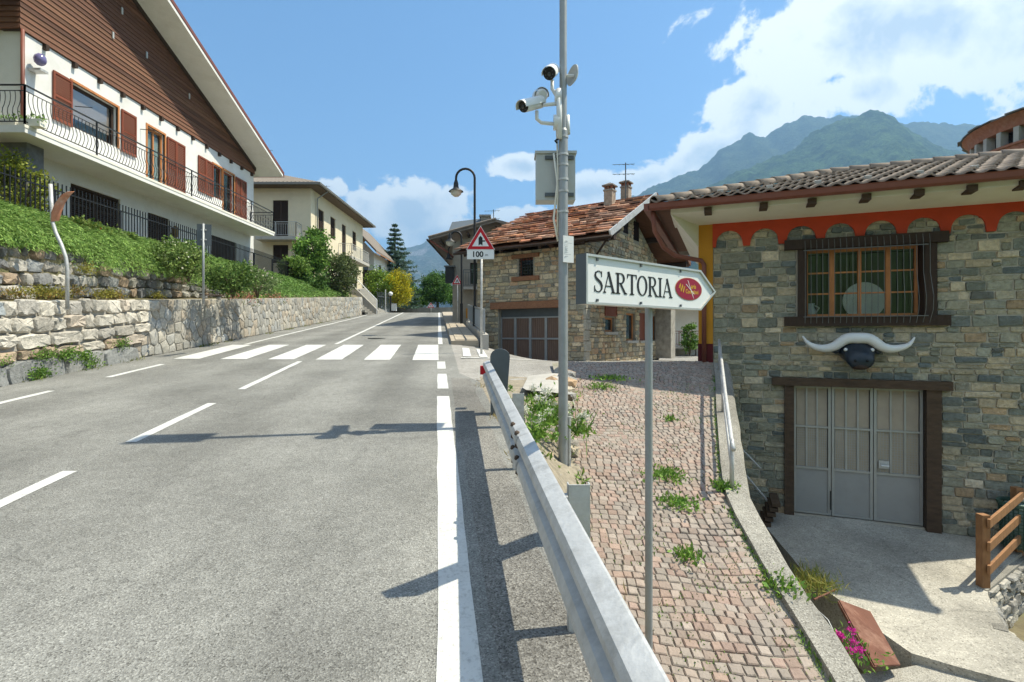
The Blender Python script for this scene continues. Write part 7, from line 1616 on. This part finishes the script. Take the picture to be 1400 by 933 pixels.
def tree(name, label, base, h_tr, c, rad, ncl, per, leaf, ca, cb, group=None, crad=.26):
    o = thing(name, base, label, 'tree', group); b = V(base); c = V(c); mb = MB(); mb.tube([b - V((0, 0, .3)), b + V((.05, 0, h_tr * .5)), (c.x, c.y, c.z)], [.2, .16, .07], 10)
    for k_ in range(7):
        t = 6.283 * k_ / 7; z0 = b.z + h_tr * .75; mb.tube([(c.x, c.y, z0), (c.x + rad[0] * .4 * math.cos(t), c.y + rad[1] * .4 * math.sin(t), c.z), (c.x + rad[0] * .8 * math.cos(t), c.y + rad[1] * .8 * math.sin(t), c.z + rad[2] * .3)], [.07, .05, .015], 6)
    mb.build('trunk', M['bark'], o, smooth=True); leafmesh('crown', [clumps(c, rad, ncl, per, leaf, ca, cb, crad, .35)], M['leaf'], o); return o
tree('round_tree', 'round dark green broadleaf tree at the far end of the road', (-8.8, 62, 2.4), 2.2, at(597, 395, 62), (1.75, 1.75, 1.85), 150, 80, .22, (.035, .10, .022), (.12, .23, .045))
shrub('yellow_bush', 'bright yellow flowering bush behind the white disc sign', at(543, 395, 50), (1.25, 1.3, 1.65), 110, 70, .17, (.26, .30, .03), (.62, .50, .02))
shrub('roadside_bush', 'green leafy bush beside the yellow flowering bush', at(519, 393, 49.5), (1.3, 1.3, 1.75), 110, 70, .17, (.09, .20, .03), (.26, .36, .05))
for px_, py_, Y, r, lb in ((563, 405, 64, 1.3, 'low light green tree behind the boundary wall next to the spruce'), (575, 408, 68, 1.2, 'pale green shrub behind the boundary wall beside the round tree'), (622, 405, 66, 1.2, 'olive green shrub behind the boundary wall past the round tree'), (553, 400, 70, 1.7, 'dark green low tree under the spruce'), (640, 410, 70, 1.8, 'bushy shrub behind the boundary wall by the grey house')):
    shrub('far_bush', lb, at(px_, py_, Y), (r, r, r * .9), 60, 50, .25, (.06, .15, .03), (.18, .30, .06))
# spruce with drooping tiers
def spruce(base, h, rad, label, seed=0):
    o = thing('spruce', base, label, 'tree'); b = V(base); mb = MB(); mb.tube([b - V((0, 0, .3)), b + V((0, 0, h * .6)), b + V((0, 0, h))], [.24, .12, .02], 8); mb.build('trunk', M['bark'], o, smooth=True)
    parts = []; br = MB(); nt_ = 19
    for i in range(nt_):
        t = i / (nt_ - 1); z = .08 * h + (h * .9) * t; L_ = rad * (1 - t) ** .85 * random.uniform(.82, 1.15) + .12; nb_ = 9 if t < .7 else 6
        for k_ in range(nb_):
            az = 6.283 * (k_ + random.random() * .7) / nb_ + i; l = L_ * random.uniform(.65, 1.15); n = 16
            s = np.linspace(.12, 1, n); px_ = b.x + np.cos(az) * l * s; py_ = b.y + np.sin(az) * l * s; pz_ = b.z + z - .30 * l * s + .22 * l * s ** 3
            br.tube([(b.x, b.y, b.z + z), (px_[n // 2], py_[n // 2], pz_[n // 2]), (px_[-1], py_[-1], pz_[-1])], [.03, .02, .006], 4, False)
            P_ = np.repeat(np.stack([px_, py_, pz_], 1), 7, 0); m = len(P_); P_ += RNG.normal(size=(m, 3)) * np.array([.07, .07, .025]); d = np.stack([np.full(m, math.cos(az)), np.full(m, math.sin(az)), np.full(m, -.35)], 1) * .7 + RNG.normal(size=(m, 3)) * .55; d /= np.linalg.norm(d, axis=1)[:, None]
            parts.append(leaves(P_, d, RNG.uniform(.2, .42, m) * (1.1 - .5 * t), RNG.uniform(.06, .12, m), ccol(m, (.05, .10, .07), (.12, .19, .13), .25) * random.uniform(.8, 1.2)))
    br.build('branches', M['bark'], o, kind='stuff'); leafmesh('needles', parts, M['leaf'], o); return o
b_ = at(540, 424, 60); spruce(b_, at(0, 306, 60).z - b_.z, 3.3, 'tall blue green spruce rising behind the yellow bush')

# ================================================================ weeds and flowers near the ramp
def plant(name, label, c, n, spread, ln, wd, ca, cb, up=1.0, cat='plant', group=None, flowers=None):
    o = thing(name, c, label, cat, group); P_ = np.array(c) + RNG.normal(size=(n, 3)) * np.array([spread[0], spread[1], spread[2]]); P_[:, 2] = np.maximum(P_[:, 2], c[2] - .01)
    st = leaves(np.repeat(np.array([c]), max(6, n // 12), 0) + RNG.normal(size=(max(6, n // 12), 3)) * np.array([spread[0] * .5, spread[1] * .5, .005]), rdir(max(6, n // 12), 2.0), RNG.uniform(.6, 1.4, max(6, n // 12)) * (spread[2] * 2 + ln), np.full(max(6, n // 12), wd * .35), ccol(max(6, n // 12), ca, cb, .1))
    leafmesh('leaves', [leaves(P_, rdir(n, up), RNG.uniform(.6, 1.3, n) * ln, RNG.uniform(.6, 1.2, n) * wd, ccol(n, ca, cb, .25)), st], M['leaf'], o)
    if flowers:
        for k_ in range(flowers[0]):
            p = V(c) + V((random.gauss(0, spread[0] * .9), random.gauss(0, spread[1] * .9), spread[2] * random.uniform(1.0, 2.4))); mb = MB(); mb.tube([V(c) + V((random.gauss(0, .01), random.gauss(0, .01), 0)), p], .003, 4, False); s_ = mb.build('stalk', mat('stalk', (.12, .2, .05), .8, .1) if k_ == 0 and False else M['stalk'], o); m = 60
            leafmesh('flower_head', [leaves(np.array(p) + RNG.normal(size=(m, 3)) * flowers[2] * .35, rdir(m, .5), RNG.uniform(.7, 1.2, m) * flowers[2] * .5, RNG.uniform(.7, 1.2, m) * flowers[2] * .4, ccol(m, flowers[1], flowers[1], .12))], M['leaf'], s_)
    return o
M['stalk'] = mat('stalk', (.12, .20, .05), .8, .1)
GA, GB = (.08, .19, .03), (.24, .38, .07)
def onramp(px_, py_):
    # intersect with the ramp plane
    k = (HY - py_) / FPX; Y = -2.9025 / (k - .225); return V(((px_ - CX) / FPX * Y, Y, zramp(Y) + .005))
for px_, py_, n, s, lb in ((908, 650, 380, .11, 'largest green weed clump in the middle of the cobbled ramp'), (925, 688, 300, .10, 'flat green weed patch below the largest clump on the ramp'), (991, 668, 420, .06, 'upright green weed at the foot of the handrail post'), (832, 518, 420, .17, 'dark green weed cushion at the shaded top of the ramp'), (822, 530, 260, .12, 'small weed cushion beside the stub wall at the ramp top'), (940, 760, 150, .06, 'little weed growing in a sett joint below the sign'), (1068, 802, 260, .07, 'weed tuft rooted at the edge of the kerb'), (915, 575, 90, .05, 'tiny weed in the sunlit upper setts')):
    c = onramp(px_, py_); plant('ramp_weed', lb, c, n, (s, s * 1.2, .022), .05, .028, GA, GB, 1.1, 'weed')
n = 5200; ys = RNG.uniform(2.4, 9.6, n); xs = np.array([xrl(y) + (xki(y) - xrl(y)) * RNG.random() ** .7 for y in ys]); keep = np.array([noise.noise(V((x * 2.1, y * 2.1, 11))) + .35 * ((x - xrl(y)) / (xki(y) - xrl(y))) > .22 for x, y in zip(xs, ys)]); P_ = np.stack([xs, ys, np.array([zramp(y) - .003 for y in ys])], 1)[keep]; n = len(P_)
pr = [leaves(P_, rdir(n, 1.4), RNG.uniform(.012, .035, n), RNG.uniform(.006, .014, n), ccol(n, GA, (.26, .34, .09), .3))]
ys = RNG.uniform(2.6, 9.5, 900); P_ = np.array([(xki(y) + RNG.normal() * .015, y, zramp(y)) for y in ys if noise.noise(V((0, y * 2.5, 3))) > -.15]); n = len(P_); pr.append(leaves(P_, rdir(n, 1.2), RNG.uniform(.02, .05, n), RNG.uniform(.008, .018, n), ccol(n, GA, GB, .3)))
leafmesh('joint_moss', pr, M['leaf'], None, label='sparse green moss and grass in the joints of the cobbled ramp', cat='moss', kind='stuff')
# bank beside the camera pole
stw = thing('stub_wall', (1.0, 8.2, zramp(8.2)), 'short tumbled rubble wall ending the verge beside the camera pole', 'wall'); 
for k_ in range(46):
    t = random.random(); Y = 6.4 + 2.9 * t; x = xrl(Y) - .12 - random.random() ** 2 * .35; z = zramp(Y) + random.uniform(0, .34) * (1 - abs(t - .55)); r = random.uniform(.06, .13); k2 = random.uniform(.7, 1.2); c = random.choice([(.42, .36, .27), (.36, .33, .29), (.46, .32, .20), (.30, .29, .27)]); mb = MB(); mb.ico((x, Y, z), r, 1, (1.2, 1.3, .75), .5, tuple(a * k2 for a in c)); mb.build('stone', M['stone'], stw, smooth=40)
capm = MB(); vs = []; 
for Y in np.arange(7.6, 9.5, .2):
    e = sm((Y - 7.6) / .5); x = xrl(Y) - .1; z = zr(Y) + .02; vs += [(x - .75 * e, Y, z + .02), (x - .35 * e, Y, z + .07 * e), (x + .02, Y, z + .05 * e), (x + .06, Y, z - .2)]
capm.add(vs, [(j * 4 + i, j * 4 + i + 1, (j + 1) * 4 + i + 1, (j + 1) * 4 + i) for j in range(len(vs) // 4 - 1) for i in range(3)]); capm.build('cement_cap', M['concrete'], stw, smooth=True)
WH = (.72, .72, .64)
for i, (px_, py_, Y, lb) in enumerate(((752, 566, 6.25, 'white flowering weed growing against the foot of the camera pole'), (740, 545, 6.9, 'white yarrow plant on the bank between guard rail and camera pole'), (788, 590, 6.3, 'leafy white flowering weed on the ramp side of the camera pole'), (735, 590, 5.6, 'green weed bunch behind the guard rail below the camera pole'))):
    c = at(px_, py_, Y); c.z = max(min(c.z, zr(Y) - .02), zramp(Y) - .02); plant('yarrow', lb, c, 260, (.10, .12, .12), .08, .03, GA, GB, .8, 'weed', flowers=(5, WH, .06))
c = at(1150, 886, 5.0); c.z = max(c.z, -3.78); plant('pink_flowers', 'small plant with bright pink flowers on the ditch ledge', c, 260, (.12, .16, .03), .06, .025, GA, GB, .8, 'flower', flowers=(7, (.70, .05, .40), .05))
plant('grass_tuft', 'yellow green grass tuft hanging over the ditch edge above the rusty plate', at(1112, 800, 7.3), 700, (.13, .16, .06), .16, .012, (.14, .22, .04), (.42, .36, .10), 1.2, 'grass')
n = 3500; P_ = np.stack([RNG.uniform(6.2, 9.5, n), RNG.uniform(4.6, 8.0, n), np.zeros(n)], 1); P_ = P_[P_[:, 0] > 6.25 + np.maximum(0, P_[:, 1] - 6.6) * 1.0]; P_[:, 2] = -4.25 + .42 * np.array([sm((x - 5.6) / 1.2) * sm((7.5 - y) / 1.5) for x, y in P_[:, :2]]); n = len(P_)
q = np.stack([RNG.uniform(3.3, 5.4, 1200), RNG.uniform(4.4, 5.2, 1200), np.full(1200, -3.79)], 1); P_ = np.vstack([P_, q]); n = len(P_)
keep = np.array([noise.noise(V((x * 1.5, y * 1.5, 2))) > -.02 for x, y, z in P_]); P_ = P_[keep]; n = len(P_)
leafmesh('garden_grass', [leaves(P_, rdir(n, 1.3), RNG.uniform(.04, .12, n), RNG.uniform(.01, .03, n), ccol(n, GA, GB, .3))], M['leaf'], None, label='patchy green grass on the low ground beside the driveway', cat='grass', kind='stuff')
n = 900; ys = RNG.uniform(2.0, 9.3, n); P_ = np.array([(xverge(y) - .08 + abs(RNG.normal()) * .12, y, zr(y) - .02) for y in ys if noise.noise(V((2, y * 1.8, 6))) > .1]); n = len(P_)
leafmesh('dry_grass', [leaves(P_, rdir(n, 1.2), RNG.uniform(.04, .11, n), RNG.uniform(.005, .012, n), ccol(n, (.25, .20, .08), (.45, .36, .17), .3))], M['leaf'], None, label='dry straw coloured grass along the verge under the guard rail', cat='grass', kind='stuff')
# scattered stones and weeds on the bank below the verge
for k_ in range(60):
    Y = random.uniform(3.2, 8.8); a, b = xverge(Y), xrl(Y); t = random.uniform(.25, 1.0); x = a + (b - a) * t; z = zr(Y) + (min(zr(Y), zramp(Y)) - zr(Y)) * sm((t - .15) / .8); r = random.uniform(.02, .07); k2 = random.uniform(.7, 1.15); c = random.choice([(.42, .37, .29), (.36, .33, .29), (.44, .34, .24), (.30, .29, .27)])
    mb = MB(); mb.ico((x, Y, z), r, 1, (1.2, 1.3, .7), .5, tuple(q * k2 for q in c)); mb.build('stone', M['stone'], stw, smooth=40)
n = 2600; ys = RNG.uniform(3.0, 8.6, n); ts = RNG.uniform(.2, 1.05, n); P_ = []
for y, t in zip(ys, ts):
    a, b = xverge(y), xrl(y); x = a + (b - a) * t
    if noise.noise(V((x * 3, y * 1.6, 21))) > .02: P_.append((x, y, zr(y) + (min(zr(y), zramp(y)) - zr(y)) * sm((t - .15) / .8) + .02))
P_ = np.array(P_); n = len(P_)
leafmesh('bank_weeds', [leaves(P_, rdir(n, .9), RNG.uniform(.04, .12, n), RNG.uniform(.015, .04, n), ccol(n, GA, (.30, .40, .10), .3))], M['leaf'], None, label='loose green weeds on the bank between guard rail and ramp', cat='weeds', kind='stuff')
# ================================================================ air
hz = MB(); hz.box(-7000, 7000, -3000, 9800, -8, 1680)
hm = bpy.data.materials.new('haze'); hm.use_nodes = True; N = hm.node_tree.nodes; N.clear()
pv_ = N.new('ShaderNodeVolumePrincipled'); pv_.inputs['Color'].default_value = (.34, .62, 1, 1); pv_.inputs['Density'].default_value = .00018; pv_.inputs['Anisotropy'].default_value = .2
mo = N.new('ShaderNodeOutputMaterial'); hm.node_tree.links.new(pv_.outputs[0], mo.inputs['Volume'])
hz.build('haze', hm, kind='stuff')
